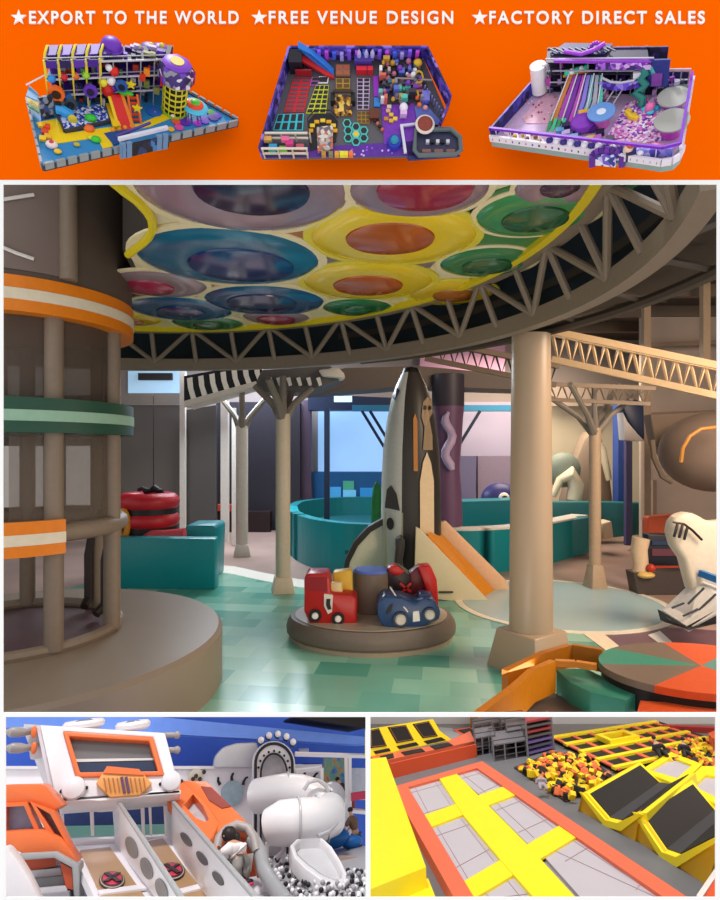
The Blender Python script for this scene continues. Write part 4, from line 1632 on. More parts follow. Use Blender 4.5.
# left orange cabin
oc_ = lth('orange_cabin', 'orange framed cabin with windows and grey steps at the left edge', 'cabin', lp(40, 898, 1.8))
OD = 1.92
lpr([(2, 785), (42, 784), (62, 806), (53, 812), (34, 803), (2, 804)], OD, .10, 'roof', lor, oc_, bevel=.004)
m = MB()
m.frame([lp(x, y, OD - .01) for x, y in [(2, 803), (27, 802), (40, 831), (2, 834)]], [lp(x, y, OD - .01) for x, y in [(5, 807), (24, 806), (34, 829), (5, 831)]], LF * .05)
m.build('front_window_frame', lor, oc_, smooth=0)
lpr([(4, 806), (25, 805), (36, 830), (4, 832)], OD + .03, .006, 'window_pane', M('pane_blue', '8a9cc0', .2, var=.3, scale=40), oc_, smooth=0)
m = MB()
m.frame([lp(x, y, OD - .02) for x, y in [(30, 802), (54, 811), (78, 862), (58, 852)]], [lp(x, y, OD - .02) for x, y in [(36, 806), (50, 814), (64, 840), (54, 834)]], LF * .05)
m.build('side_window_frame', lor, oc_, smooth=0)
lpr([(34, 805), (52, 813), (66, 842), (54, 836)], OD + .02, .006, 'window_pane', M('pane_violet', '8d8790', .2, var=.3, scale=40), oc_, smooth=0)
lpr([(2, 832), (42, 830), (60, 838), (78, 863), (56, 852), (24, 854), (2, 845)], OD - .04, .10, 'lower_panel', lor, oc_, bevel=.004)
lpr([(18, 854), (56, 852), (79, 865), (80, 905), (74, 905), (72, 868), (54, 858), (22, 860)], OD - .06, .08, 'grey_edge', lgrey, oc_, bevel=.003)
lpr([(60, 862), (72, 869), (73, 890), (66, 888)], OD - .05, .06, 'inner_panel', M('cabin_red', 'b44a2c', .4), oc_, smooth=0)
lpr([(22, 860), (56, 858), (56, 866), (28, 872)], OD - .0, .06, 'inner_panel', M('cabin_red', 'b44a2c', .4), oc_, smooth=0)
for k, (y0, y1, c_) in enumerate(((868, 876, 'b9b5bb'), (876, 886, '6f6d70'), (886, 892, 'c4c0c6'), (892, 905, '8a868c'))):
    lpr([(28 + k * 4, y0 + 3), (60 + k * 3, y0), (62 + k * 3, y1), (32 + k * 4, y1 + 3)], OD - .01 - k * .02, .08, 'step', M('cabin_step_' + c_, c_, .4), oc_, smooth=0)
tag(lpr([(2, 846), (8, 847), (18, 860), (28, 876), (42, 905), (2, 905)], 1.70, .05, 'white_fender', M('fender_white', 'd8d3d8', .35), bevel=.01), 'white curved panel at the lower left corner in front of the orange cabin', 'panel')

# right orange tunnel
ot = lth('orange_tunnel', 'orange covered tunnel slide with cut out windows where the child climbs', 'tunnel', lp(245, 885, 1.85))
TP = p3(lp(183, 780, 2.16), lp(215, 848, 1.90), lp(250, 826, 1.94))
m = MB()
m.prism(TP.pts([(181, 780), (207, 781), (252, 827), (247, 830), (237, 826), (226, 832), (217, 848), (208, 842), (218, 822), (205, 802)]), -TP.n * .03)
m.build('hood', lor, ot, bevel=.004)
m = MB()
m.frame(TP.pts([(167, 801), (181, 780), (205, 802), (218, 822), (216, 848), (190, 829)]), TP.pts([(184, 805), (193, 794), (203, 806), (209, 819), (206, 822), (196, 818)]), -TP.n * .03)
m.build('side_frame', lor, ot, smooth=0)
m = MB()
m.prism(TP.pts([(182, 806), (193, 792), (205, 807), (211, 820), (206, 825), (195, 820)], -.028), -TP.n * .004)
m.build('tunnel_inside', M('tunnel_inside', 'b9b6bc', .3, var=.3, scale=40), ot, smooth=0)
m = MB()
m.prism(TP.pts([(201, 786), (211, 787), (231, 806), (222, 808), (209, 800)], .003), -TP.n * .004)
m.build('upper_window', M('tunnel_window', '8f4a44', .25, var=.2, scale=20), ot, smooth=0)
hc_ = TP.at(233, 818)
m = MB()
m.tube([TP.at(217, 848, -.01), TP.at(219, 838, .0), TP.at(226, 830, .004), TP.at(237, 825, .004), TP.at(248, 828, -.002), TP.at(254, 838, -.01), TP.at(257, 852, -.02)], .012, 10)
m.build('outlet_rim', M('rim_grey', 'a39a98', .4), ot)
lpr([(238, 830), (250, 830), (256, 848), (256, 876), (246, 878), (240, 850)], 1.98, .03, 'outlet_back', M('cabin_red', 'b44a2c', .4), ot, smooth=0)
lpr([(217, 845), (226, 832), (240, 828), (247, 842), (247, 868), (222, 858)], 2.0, .02, 'outlet_dark', M('outlet_dark', '6a5350', .5), ot, smooth=0)
m = MB()
m.tube([lp(252, 838, 1.93), lp(260, 852, 1.9), lp(264, 870, 1.85), lp(272, 884, 1.78), lp(288, 905, 1.6)], .018, 10)
m.build('grey_kerb', lgrey, ot)
m = MB()
m.prism([lp(250, 828, 2.0), lp(258, 838, 1.95), lp(264, 868, 1.86), lp(258, 880, 1.86), lp(250, 850, 1.95)], LF * .03)
m.build('orange_cheek', M('cheek_orange', 'c05a2c', .4), ot, bevel=.004)
tag(lpr([(253, 889), (264, 887), (276, 893), (284, 905), (248, 905)], 1.86, .05, 'white_slide_foot', lw, bevel=.012), 'white rounded slide foot right of the child', 'slide foot')


# people -------------------------------------------------------------
def skin_body(name, pts, edges, mat, parent, root=0, lvl=2):
    """one continuous skinned body: pts = [(position, radius)]"""
    inv = _world[parent].inverted()
    me = bpy.data.meshes.new(name)
    me.from_pydata([inv @ p for p, r in pts], edges, [])
    o = bpy.data.objects.new(name, me)
    COL.objects.link(o)
    sk = o.modifiers.new('skin', 'SKIN')
    sk.use_smooth_shade = True
    o.modifiers.new('subdivision', 'SUBSURF').levels = lvl
    o.modifiers['subdivision'].render_levels = lvl
    lay = me.skin_vertices[0].data if me.skin_vertices else None
    if lay is None:
        bm = bmesh.new()
        bm.from_mesh(me)
        bm.verts.layers.skin.verify()
        bm.to_mesh(me)
        bm.free()
        lay = me.skin_vertices[0].data
    for i, (p, r) in enumerate(pts):
        lay[i].radius = (r, r)
        lay[i].use_root = (i == root)
    for m_ in (mat if isinstance(mat, list) else [mat]):
        me.materials.append(m_)
    o.parent = parent
    _world[o] = _world[parent]
    return o


skin_c = M('skin_tone', 'c99a80', .5)
hair_c = M('hair_dark', '221a1c', .5, var=.3, scale=80)
ch = lth('person', 'child in a white top and grey trousers climbing into the orange tunnel outlet', 'person', lp(243, 886, 1.84))
D = 1.86


def q(x, y, dd=0.0):
    return lp(x, y, D + dd)


pts = [(q(241, 857), .019), (q(238, 850), .021), (q(234, 844), .020), (q(231, 840), .008), (q(228, 835), .015),
       (q(229, 847, -.02), .009), (q(223, 852, -.03), .0075), (q(217, 853, -.02), .0055),
       (q(238, 846, .02), .009), (q(228, 854, .0), .0065), (q(220, 858, -.01), .0055),
       (q(238, 862, -.015), .014), (q(236, 868, -.03), .010), (q(239, 877, -.01), .007),
       (q(244, 862, .015), .014), (q(245, 869, -.01), .010), (q(246, 880, .0), .007)]
ed = [(0, 1), (1, 2), (2, 3), (3, 4), (2, 5), (5, 6), (6, 7), (2, 8), (8, 9), (9, 10), (0, 11), (11, 12), (12, 13), (0, 14), (14, 15), (15, 16)]
skin_body('body', pts, ed, skin_c, ch)
tp_ = [(q(241.5, 857), .022), (q(238, 850), .0245), (q(234, 844.5), .0235), (q(230, 847, -.02), .013), (q(225, 851, -.03), .011), (q(220, 853, -.025), .009), (q(238, 847, .02), .013), (q(229, 854, 0), .010), (q(222, 857, -.01), .009)]
skin_body('white_top', tp_, [(0, 1), (1, 2), (2, 3), (3, 4), (4, 5), (2, 6), (6, 7), (7, 8)], M('child_top', 'e6e0e2', .6), ch)
tr = [(q(241.5, 859), .022), (q(238, 863, -.015), .017), (q(236.5, 868, -.03), .013), (q(239, 876, -.01), .010), (q(244, 863, .015), .017), (q(245, 870, -.01), .013), (q(246, 879, 0), .010)]
skin_body('grey_trousers', tr, [(0, 1), (1, 2), (2, 3), (0, 4), (4, 5), (5, 6)], M('child_trousers', '8a8684', .7), ch)
m = MB()
m.sph(q(229, 834, .006), .0185, (1.05, 1.1, 1.0), 14, LAX)
m.sph(q(236, 838, .006), .012, (1, 1, 1.2), 12, LAX)
m.build('hair', hair_c, ch)
m = MB()
m.sph(q(224.4, 836, -.006), .003, n=8)
m.build('nose', skin_c, ch)
for x, y in ((240, 879), (247, 882)):
    m = MB()
    m.sph(q(x, y, -.01), .011, (1.5, .8, .7), 12, LAX)
    sh = m.build('shoe', M('shoe_black', '2a2228', .5), ch)
    m = MB()
    m.sph(q(x + 2.5, y + 2, -.012), .009, (1.3, .8, .6), 12, LAX)
    m.build('shoe_trim', M('shoe_pink', 'd03a6a', .5), sh)


def small_person(label, px, py, hpx, d, topc, legc, bend, capc='1c1a1c'):
    t = lth('person', label, 'person', lp(px, py, d))
    s = hpx * d / 720
    o = lp(px, py, d)

    def w(a, b_, c_=0):
        return o + LR_ * a * s + LU * b_ * s + LF * c_ * s
    hx = -.22 * bend
    pts = [(w(.02, .50), .075 * s), (w(hx * .6, .66), .085 * s), (w(hx, .78), .075 * s), (w(hx * 1.25, .86), .03 * s), (w(hx * 1.5, .93), .065 * s),
           (w(hx - .10, .72, -.06), .035 * s), (w(hx - .2, .6, -.08), .028 * s), (w(hx - .28, .52, -.08), .022 * s),
           (w(hx + .10, .72, .06), .035 * s), (w(hx - .05, .58, .05), .028 * s), (w(hx - .16, .48, .04), .022 * s),
           (w(-.07, .28), .05 * s), (w(-.08, .04), .035 * s), (w(.09, .28), .05 * s), (w(.10, .04), .035 * s)]
    ed = [(0, 1), (1, 2), (2, 3), (3, 4), (2, 5), (5, 6), (6, 7), (2, 8), (8, 9), (9, 10), (0, 11), (11, 12), (0, 13), (13, 14)]
    skin_body('body', [(p, r_ * s / s) for p, r_ in pts], ed, skin_c, t)
    skin_body('jacket', [(w(.02, .46), .12 * s), (w(hx * .6, .66), .135 * s), (w(hx, .78), .125 * s), (w(hx - .10, .72, -.06), .065 * s), (w(hx - .20, .60, -.08), .055 * s), (w(hx + .10, .72, .06), .065 * s), (w(hx - .05, .58, .05), .055 * s), (w(hx * 1.15, .845), .06 * s)],
              [(0, 1), (1, 2), (2, 3), (3, 4), (2, 5), (5, 6), (2, 7)], M('jacket_' + topc, topc, .7), t)
    skin_body('trousers', [(w(.02, .5), .115 * s), (w(-.07, .28), .08 * s), (w(-.08, .03), .06 * s), (w(.09, .28), .08 * s), (w(.10, .03), .06 * s)], [(0, 1), (1, 2), (0, 3), (3, 4)], M('trousers_' + legc, legc, .7), t)
    m_ = MB()
    m_.sph(w(hx * 1.5 + .01, .955, .02), .075 * s, (1, 1, .85), 12, LAX)
    m_.build('hair', M('hair_' + capc, capc, .6), t)
    return t


small_person('person in a dark brown jacket bending forward behind the white railing', 351, 812, 34, 2.46, '4a2a2c', '8a4a44', 1.0)
small_person('person in a brown jacket standing by the blue seats at the right edge', 357, 852, 40, 2.36, '6a5040', '2a2a30', .2)
for k, (x, y, w_, lab) in enumerate(((334, 838, 15, 'large bright blue soft seat behind the tube slide'), (352, 842, 10, 'smaller blue soft seat beside the white upright'))):
    m = MB()
    m.sph(lp(x, y, 2.3), w_ * 2.3 / 702, (1.1, .7, .62), 18, LAX)
    single(m, 'soft_seat', M('seat_blue', '1f6ab8', .4, var=.25, scale=20), lab, 'seat')
tag(lpr([(352, 793), (366, 791), (366, 799), (352, 801)], 2.4, .03, 'red_toy_box', M('toy_red', 'c23a58', .5), smooth=0), 'pinkish red box on the railing shelf at the right edge', 'box')

# arched door with dots
ad = lth('arched_doorway', 'tall white arched doorway outlined in black with a dotted inner arch', 'doorway', lp(274, 855, 2.42))


def arch(cx, cy, rx, ry, yb, d, n=18):
    pts = [(cx - rx, yb)] + [(cx - rx * math.cos(math.pi * i / n), cy - ry * math.sin(math.pi * i / n)) for i in range(n + 1)] + [(cx + rx, yb)]
    return [lp(x, y, d) for x, y in pts]


m = MB()
m.frame(arch(274, 764, 21, 23, 856, 2.42), arch(274, 775, 12.5, 21, 856, 2.42), LF * .04)
m.build('arch_frame', lw, ad, smooth=0)
m = MB()
m.tube(arch(274, 764, 18.5, 20.5, 856, 2.415), .005, 6)
m.build('outer_line', lblk, ad)
m = MB()
m.tube(arch(274, 775, 13.2, 21.5, 856, 2.415), .0035, 6)
m.build('inner_line', lblk, ad)
m = MB()
m.prism(arch(274, 775, 13, 21.5, 856, 2.45), LF * .006)
m.build('grey_opening', M('arch_grey', 'b5b2b8', .4, var=.25, scale=40), ad, smooth=0)
for k in range(9):
    a = math.pi * (k + .5) / 9
    x, y = 274 - 15.8 * math.cos(a), 771 - 20 * math.sin(a)
    m = MB()
    p = lp(x, y, 2.415)
    m.cyl(p, p - LF * .004, .0042, n=10)
    m.build('dot', lblk, ad)
for k, (x, y) in enumerate(((261, 740), (269, 735.5), (278, 734), (286.5, 736.5), (293, 742))):
    m = MB()
    m.cyl(lp(x, y + 2, 2.43), lp(x - 1, y + 5, 2.43), .006, n=8)
    m.sph(lp(x - .8, y + 1, 2.435), .012, n=12)
    kb = m.build('bulb_stem', lblk, ad)
    m = MB()
    m.sph(lp(x, y, 2.415), .0115, n=12)
    m.build('white_bulb', lw, kb)

# white tube slide
ts = lth('tube_slide', 'white spiral tube slide with an open chute ending in the ball pit', 'slide', lp(310, 885, 1.95))
tw = M('tube_white', 'e6e3e6', .25, var=.02)
DD = 702.0
m = MB()
m.tube([lp(258, 796, 2.36), lp(270, 794, 2.32), lp(286, 792, 2.28), lp(302, 793, 2.24), lp(316, 797, 2.22), lp(326, 804, 2.20)], [.054, .055, .056, .054, .052, .050], 22)
m.build('upper_tube', tw, ts)
m = MB()
m.tube([lp(312, 779, 2.22), lp(309, 790, 2.2), lp(308, 803, 2.18)], .003, 6)
m.tube([lp(x, y, 2.16) for x, y in ((304, 790), (309, 782), (318, 780), (326, 786), (330, 797))], .006, 8)
m.build('joint_ring', M('tube_joint', 'b9b6ba', .3), ts)
m = MB()
m.sph(lp(332, 799, 2.22), .052, (.9, 1, 1.0), 20, LAX)
m.build('clear_dome', M('tube_dome', 'a5a3aa', .15, spec=.7), ts)
m = MB()
m.tube([lp(331, 806, 2.18), lp(328, 816, 2.14), lp(314, 821, 2.10), lp(297, 822, 2.08), lp(281, 823, 2.08), lp(270, 827, 2.10)], [.046, .060, .063, .063, .060, .050], 22)
m.build('middle_tube', tw, ts)
m = MB()
m.tube([lp(338, 806, 2.14), lp(339, 814, 2.11), lp(336, 824, 2.08), lp(328, 832, 2.05), lp(318, 836, 2.04)], .006, 8)
m.build('joint_ring', M('tube_joint', 'b9b6ba', .3), ts)
CPl = p3(lp(295, 842, 2.04), lp(325, 842, 2.04), lp(335, 880, 1.79))
chute_o = [(290, 845), (297, 838), (322, 837), (332, 846), (341, 860), (347, 873), (346, 881), (337, 885), (322, 880), (305, 868), (294, 857)]
ci = [(295, 846), (300, 841), (320, 840), (328, 848), (337, 862), (342, 873), (341, 878), (335, 880), (323, 875), (308, 864), (298, 855)]
m = MB()
m.frame(CPl.pts(chute_o, .02), CPl.pts(ci, .012), -CPl.n * .04)
m.build('chute_lip', tw, ts, bevel=.006)
m = MB()
m.prism(CPl.pts(ci, -.008), -CPl.n * .008)
m.build('chute_bed', M('chute_bed', 'c9c7cb', .2), ts, smooth=0)
for (x0, y0, x1, y1) in ((267, 842, 267, 872), (283, 842, 283, 862), (267, 844, 284, 841), (276, 858, 285, 850)):
    m = MB()
    m.bar(lp(x0, y0, 2.12), lp(x1, y1, 2.12), .010, .010)
    m.build('support_leg', lw, ts)

for path_c, ax_, r_ in (((286, 792, 2.28), (30, 1), .058), ((297, 822, 2.08), (-30, 1), .066), ((322, 818, 2.12), (-20, 8), .064)):
    c = lp(*path_c)
    d = (lp(path_c[0] + ax_[0], path_c[1] + ax_[1], path_c[2]) - c).normalized()
    x_, y_, _ = basis(d)
    m = MB()
    m.tube([c + (x_ * math.cos(a) + y_ * math.sin(a)) * r_ for a in [2 * math.pi * i / 32 for i in range(32)]], .0035, 6, closed=True)
    m.build('joint_ring', M('tube_joint', 'b9b6ba', .3), ts)

# balls in the pit
ballm = [M('ball_white', 'eceaee', .3), M('ball_grey', 'a9a7ac', .3), M('ball_black', '26242a', .3)]
protos = []
for mt in ballm:
    m = MB()
    m.sph((0, 0, 0), .0062, n=10)
    protos.append(m)
meshes = []


def inside(x, y, poly):
    c_ = False
    j = len(poly) - 1
    for i in range(len(poly)):
        xi, yi = poly[i]
        xj, yj = poly[j]
        if (yi > y) != (yj > y) and x < (xj - xi) * (y - yi) / (yj - yi) + xi:
            c_ = not c_
        j = i
    return c_


pit = [(268, 860), (286, 852), (300, 862), (325, 880), (345, 884), (346, 868), (368, 872), (368, 906), (288, 906), (276, 886)]
cnt = 0
k = 0
while cnt < 290:
    x, y = 265 + rnd.random() * 104, 850 + rnd.random() * 56
    if not inside(x, y, pit):
        continue
    i = 0 if rnd.random() < .5 else (1 if rnd.random() < .55 else 2)
    p = lg(x, y, .006 + rnd.random() * .012)
    if len(meshes) < 3:
        for j, mm_ in enumerate(protos):
            o = mm_.build('pit_ball', ballm[j], None, origin=(0, 0, 0))
            tag(o, ['white plastic ball lying in the ball pit', 'grey plastic ball lying in the ball pit', 'black plastic ball lying in the ball pit'][j], 'ball',
                ['white balls in the ball pit', 'grey balls in the ball pit', 'black balls in the ball pit'][j])
            meshes.append(o)
            o.location = lg(300 + 18 * j, 893, .008)
    c = meshes[i].copy()
    COL.objects.link(c)
    c.location = p
    cnt += 1
# ================================================================ LOWER RIGHT OPENING: trampoline park (a small model park)
TA = math.atan(190 / 600)
QN = V((0, math.sin(TA), math.cos(TA)))
QF = V((0, math.cos(TA), -math.sin(TA)))
QROT = Matrix((X, QF, QN)).transposed()
qfloor = Plane(CAM - QN * .34, QN)


def qg(x, y, h=0.0):
    return qfloor.at(x, y, h)


def qs(pts, h0, h1, name, mat, parent=None, **k):
    """slab whose top face (height h1) has the given outline"""
    m = MB()
    m.prism([qg(x, y, h1) for x, y in pts], QN * (h0 - h1))
    return m.build(name, mat, parent, **k)


def qth(name, label, cat, p, group=None):
    return thing(name, label, cat, p, group, rot=QROT)


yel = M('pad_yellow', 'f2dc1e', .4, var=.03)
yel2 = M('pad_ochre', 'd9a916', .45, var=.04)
oran = M('pad_orange', 'd9684a', .45, var=.04)
oran2 = M('pad_orange_deep', 'cf4f2a', .45, var=.04)
padk = M('mat_black', '17171a', .7, var=.15, scale=60)
bedg = M('bed_grey', 'b4aeb4', .55, var=.05, scale=20)
pgrey = M('park_floor', '686a6e', .5, var=.08, scale=20)
qs([(368.8, 902), (790, 902), (770, 722), (368.8, 722)], -.01, 0, 'floor_park', pgrey, smooth=0)['kind'] = 'structure'
m = MB()
w0, w1 = qg(368.8, 724), qg(770, 724)
wpl = Plane(w0, QF)
m.prism([w0, w1, wpl.at(770, 714.8), wpl.at(368.8, 714.8)], QF * .02)
struct(m, 'wall_park', M('park_wall', 'cfcbc8', .6, var=.1, scale=4), smooth=0)

# big trampoline in the foreground
H = .018
bt = qth('trampoline_court', 'big trampoline court with grey beds and a yellow cross inside an orange border', 'trampoline', qg(540, 880))
Lo, Li = [(393, 787), (454, 900)], [(407, 786), (478, 905)]
m = MB()
frm_out = [(392, 787), (482, 761), (692, 900), (692, 901), (456, 901)]
frm_in = [(408, 787), (477, 768), (662, 896), (664, 900.5), (476, 900.5)]
m.frame([qg(*p, H) for p in frm_out], [qg(*p, H) for p in frm_in], QN * -.018)
m.build('orange_border', oran, bt, smooth=0)
m = MB()
m.prism([qg(*p, .008) for p in frm_in], QN * -.006)
m.build('under_mat', M('under_mat', '8f8a90', .6), bt, smooth=0)
beds = [[(407, 787), (440, 778), (464, 811), (424, 823)], [(457, 774), (477, 769), (509, 787), (486, 799)],
        [(428, 828), (468, 816), (502, 856), (458, 884)], [(490, 804), (517, 794), (560, 825), (527, 841)],
        [(478, 896), (507, 868), (535, 901), (480, 901)], [(545, 853), (577, 836), (662, 898), (664, 901), (586, 901)]]
for i, bpts in enumerate(beds):
    m = MB()
    bc = (sum(p[0] for p in bpts) / len(bpts), sum(p[1] for p in bpts) / len(bpts))
    m.prism([qg(bc[0] + (p[0] - bc[0]) * 1.10, min(901, bc[1] + (p[1] - bc[1]) * 1.10), .0125) for p in bpts], QN * -.004)
    bo = m.build('grey_bed', bedg, bt, smooth=0)
    a, b_, c, d = [qg(*p, .0131) for p in bpts[:4]]
    for u in (.2, .8):
        for s, e in ((a.lerp(b_, u), d.lerp(c, u)), (a.lerp(d, u), b_.lerp(c, u))):
            m = MB()
            m.bar(s, e, .0009, .0006, up=QN)
            m.build('seam_line', M('seam_red', 'ab8f96', .6), bo)
for ksp, pts in enumerate(([(439, 778), (456, 773), (486, 803), (526, 843), (579, 901), (537, 901), (499, 858), (464, 816)],
            [(419, 817), (507, 785), (518, 794), (425, 829)], [(452, 888), (560, 825), (578, 836), (476, 897)])):
    qs(pts, .0125, .0175 - .0012 * (ksp > 0), 'yellow_strip', yel, bt, smooth=0)

# yellow blocks at the left
t = qth('yellow_block', 'large yellow vinyl block along the left edge of the trampoline court', 'block', qg(400, 860))
qs([(369, 759), (386, 757), (398, 790), (426, 867), (369, 889.6)], 0, .045, 'top_block', yel, t, smooth=0)
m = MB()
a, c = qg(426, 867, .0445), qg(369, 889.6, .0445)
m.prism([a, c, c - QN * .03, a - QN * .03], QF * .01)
m.build('shaded_side', yel2, t, smooth=0)  # ochre slab over the yellow side, shade put into its colour
t = qth('yellow_block', 'lower yellow vinyl block at the bottom left corner of the park', 'block', qg(410, 895))
qs([(369, 900), (428, 878), (437, 901), (369, 901)], 0, .02, 'body', yel, t, smooth=0)

# raised orange wall with the sloped trampolines
sw = qth('sloped_trampoline', 'orange fronted platform with three black sloped mats in yellow frames', 'trampoline', qg(430, 775))
oh = .035
m = MB()
m.prism([qg(391, 779), qg(477, 757), qg(477, 757) + QN * oh, qg(391, 779) + QN * oh], QF * .01)
m.build('orange_front', oran2, sw, smooth=0)
qs([(378, 762), (475, 741), (470, 731), (446, 742), (436, 745), (370, 756)], 0, oh, 'orange_top', oran, sw, smooth=0)
for pts in ([(380, 756), (393, 753), (394, 757), (382, 760)], [(401, 752), (421, 748), (425, 751), (405, 755)], [(430, 746), (448, 742), (453, 745), (435, 749)]):
    qs(pts, oh, oh + .002, 'black_pad', padk, sw, smooth=0)
SPn = p3(qg(371, 757, oh), qg(452, 739, oh), qg(432, 719, .10))
m = MB()
m.prism(SPn.pts([(369, 757), (452, 740), (440, 731), (433, 719), (369, 729)]), -SPn.n * .015)
m.build('yellow_slope', yel, sw, smooth=0)
for pts in ([(370, 730), (379, 728), (387, 746), (371, 748)], [(388, 727), (406, 725), (414, 740), (397, 743)], [(413, 724), (429, 721), (438, 736), (423, 738)]):
    m = MB()
    m.prism(SPn.pts(pts, .002), -SPn.n * .004)
    pd = m.build('black_mat', padk, sw, smooth=0)
    m = MB()
    q4 = SPn.pts(pts, .003)
    cen = sum(q4, V((0, 0, 0))) / 4
    m.frame([p.lerp(cen, .10) for p in q4], [p.lerp(cen, .15) for p in q4], SPn.n * .0006)
    m.build('mat_stitching', M('stitch_orange', '9a6a4a', .6), pd, smooth=0)
for pts in ([(374, 751), (389, 748), (391, 751), (376, 754)], [(397, 746), (416, 742), (419, 745), (400, 749)], [(424, 741), (441, 737), (446, 740), (428, 744)]):
    m = MB()
    m.prism(SPn.pts(pts, .002), -SPn.n * .004)
    m.build('black_mat', padk, sw, smooth=0)
t = qth('corner_trampoline', 'small black trampoline with an orange border right of the sloped mats', 'trampoline', qg(470, 740))
qs([(450, 730), (470, 727), (480, 735), (475, 742), (468, 738), (462, 735)], 0, .03, 'orange_frame', oran2, t, smooth=0)
qs([(458, 730), (470, 728), (479, 735), (472, 737)], .03, .032, 'black_mat', padk, t, smooth=0)
tag(qs([(438, 727), (452, 728), (470, 742), (452, 741), (444, 738)], 0, .03, 'grey_pad', M('pad_grey', '85878a', .6), smooth=0), 'grey padded ledge between the yellow slope and the corner trampoline', 'pad')

# steel cages
steel = M('steel_grey', '77757a', .4, var=.1)


def cage(label, corners, h, levels):
    t = qth('steel_cage', label, 'cage', qg(*corners[0]), 'steel cages behind the trampoline court')
    base = [qg(x, y) for x, y in corners]
    for p in base + [base[i].lerp(base[(i + 1) % 4], u) for i in range(4) for u in (.33, .67)]:
        m = MB()
        m.bar(p, p + QN * h, .004, .004)
        m.build('post', steel, t)
    for i in range(4):
        for z in (.3, .65, 1.25):
            m = MB()
            m.bar(base[i] + QN * h * z, base[(i + 1) % 4] + QN * h * z, .0022, .0022)
            m.build('cross_rail', M('steel_dark', '4c4a50', .5), t)
    for i in range(4):
        m = MB()
        m.bar(base[i] + QN * h, base[i] + QN * h * 1.3, .003, .003)
        m.build('post', steel, t)
    for k in range(levels):
        z = h * (k + 1) / levels
        m = MB()
        m.prism([p + QN * z for p in base], QN * -.003)
        m.build('platform', M('steel_deck', '6c6a70', .6, var=.3, scale=90) if k == levels - 1 else steel, t, smooth=0)
    return t


cage('grey steel cage with a flat deck nearest the foam pit', [(494, 762), (527, 756), (522, 742), (490, 747)], .045, 1)
cage('grey steel cage left of the decked cage', [(476, 756), (496, 752), (493, 741), (474, 745)], .05, 2)
cage('grey steel cage at the back left', [(474, 741), (500, 736), (498, 729), (473, 733)], .05, 2)
cage('grey steel cage at the back right', [(502, 738), (526, 734), (523, 727), (500, 730)], .05, 2)
cage('grey steel cage between the decked cage and the rack', [(508, 748), (528, 744), (526, 733), (506, 737)], .05, 2)
t = qth('shelf_rack', 'tall grey rack with red and violet shelves beside the steel cages', 'rack', qg(540, 755))
base = [qg(x, y) for x, y in ((528, 757), (554, 750), (550, 742), (527, 746))]
for p in base:
    m = MB()
    m.bar(p, p + QN * .10, .005, .005)
    m.build('post', steel, t)
for k, c_ in enumerate(('6a5a9a', '4f5068', '6a5a9a', '57585e', '9a3a44', '57585e', '9a3a44')):
    m = MB()
    m.prism([p + QN * (.012 + .0145 * k) for p in base], QN * -.006)
    m.build('shelf', M('shelf_' + c_, c_, .5), t, smooth=0)

# foam pits
fp1 = [(517, 766), (552, 753), (586, 755), (612, 778), (566, 799)]
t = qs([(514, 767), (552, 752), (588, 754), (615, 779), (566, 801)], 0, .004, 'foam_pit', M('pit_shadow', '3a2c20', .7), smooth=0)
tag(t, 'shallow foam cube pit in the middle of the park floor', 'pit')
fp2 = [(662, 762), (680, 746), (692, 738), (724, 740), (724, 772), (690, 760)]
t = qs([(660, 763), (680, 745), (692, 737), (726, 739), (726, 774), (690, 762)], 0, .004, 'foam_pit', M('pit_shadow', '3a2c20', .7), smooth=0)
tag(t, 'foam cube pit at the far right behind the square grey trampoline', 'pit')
fcm = [M('foam_yellow', 'ecc81e', .6), M('foam_orange', 'e07038', .6), M('foam_black', '221e1c', .7)]
lab = ['yellow', 'orange', 'black']
fpro = {}
for pit_i, (poly, n, where) in enumerate(((fp1, 195, 'in the middle foam pit'), (fp2, 100, 'in the far right foam pit'))):
    for j in range(3):
        m = MB()
        m.box((0, 0, 0), (.0175, .0125, .0125))
        o = m.build('foam_cube', fcm[j], None, origin=(0, 0, 0), bevel=.001, seg=1)
        tag(o, '%s foam block lying %s' % (lab[j], where), 'foam block', '%s foam blocks %s' % (lab[j], where))
        fpro[pit_i, j] = o
    xs, ys = [p[0] for p in poly], [p[1] for p in poly]
    cnt = 0
    first = set()
    while cnt < n:
        x, y = rnd.uniform(min(xs), max(xs)), rnd.uniform(min(ys), max(ys))
        if not inside(x, y, poly):
            continue
        r_ = rnd.random()
        j = 0 if r_ < .42 else (1 if r_ < .70 else 2)
        if j not in first:
            o = fpro[pit_i, j]
            first.add(j)
        else:
            o = fpro[pit_i, j].copy()
            COL.objects.link(o)
        o.location = qg(x, y, .006 + rnd.random() * .010)
        o.rotation_euler = (rnd.uniform(0, 3), rnd.uniform(0, 3), rnd.uniform(0, 3))
        cnt += 1

# wide grid of trampolines at the back
gt = qth('trampoline_grid', 'wide field of black trampolines in a yellow and orange pad grid at the back right', 'trampoline', qg(630, 745))
A_, B2, C2, D2 = (549, 736), (618, 769), (730, 744), (655, 720)


def bil(u, v):
    return (A_[0] * (1 - u) * (1 - v) + B2[0] * u * (1 - v) + C2[0] * u * v + D2[0] * (1 - u) * v,
            A_[1] * (1 - u) * (1 - v) + B2[1] * u * (1 - v) + C2[1] * u * v + D2[1] * (1 - u) * v)


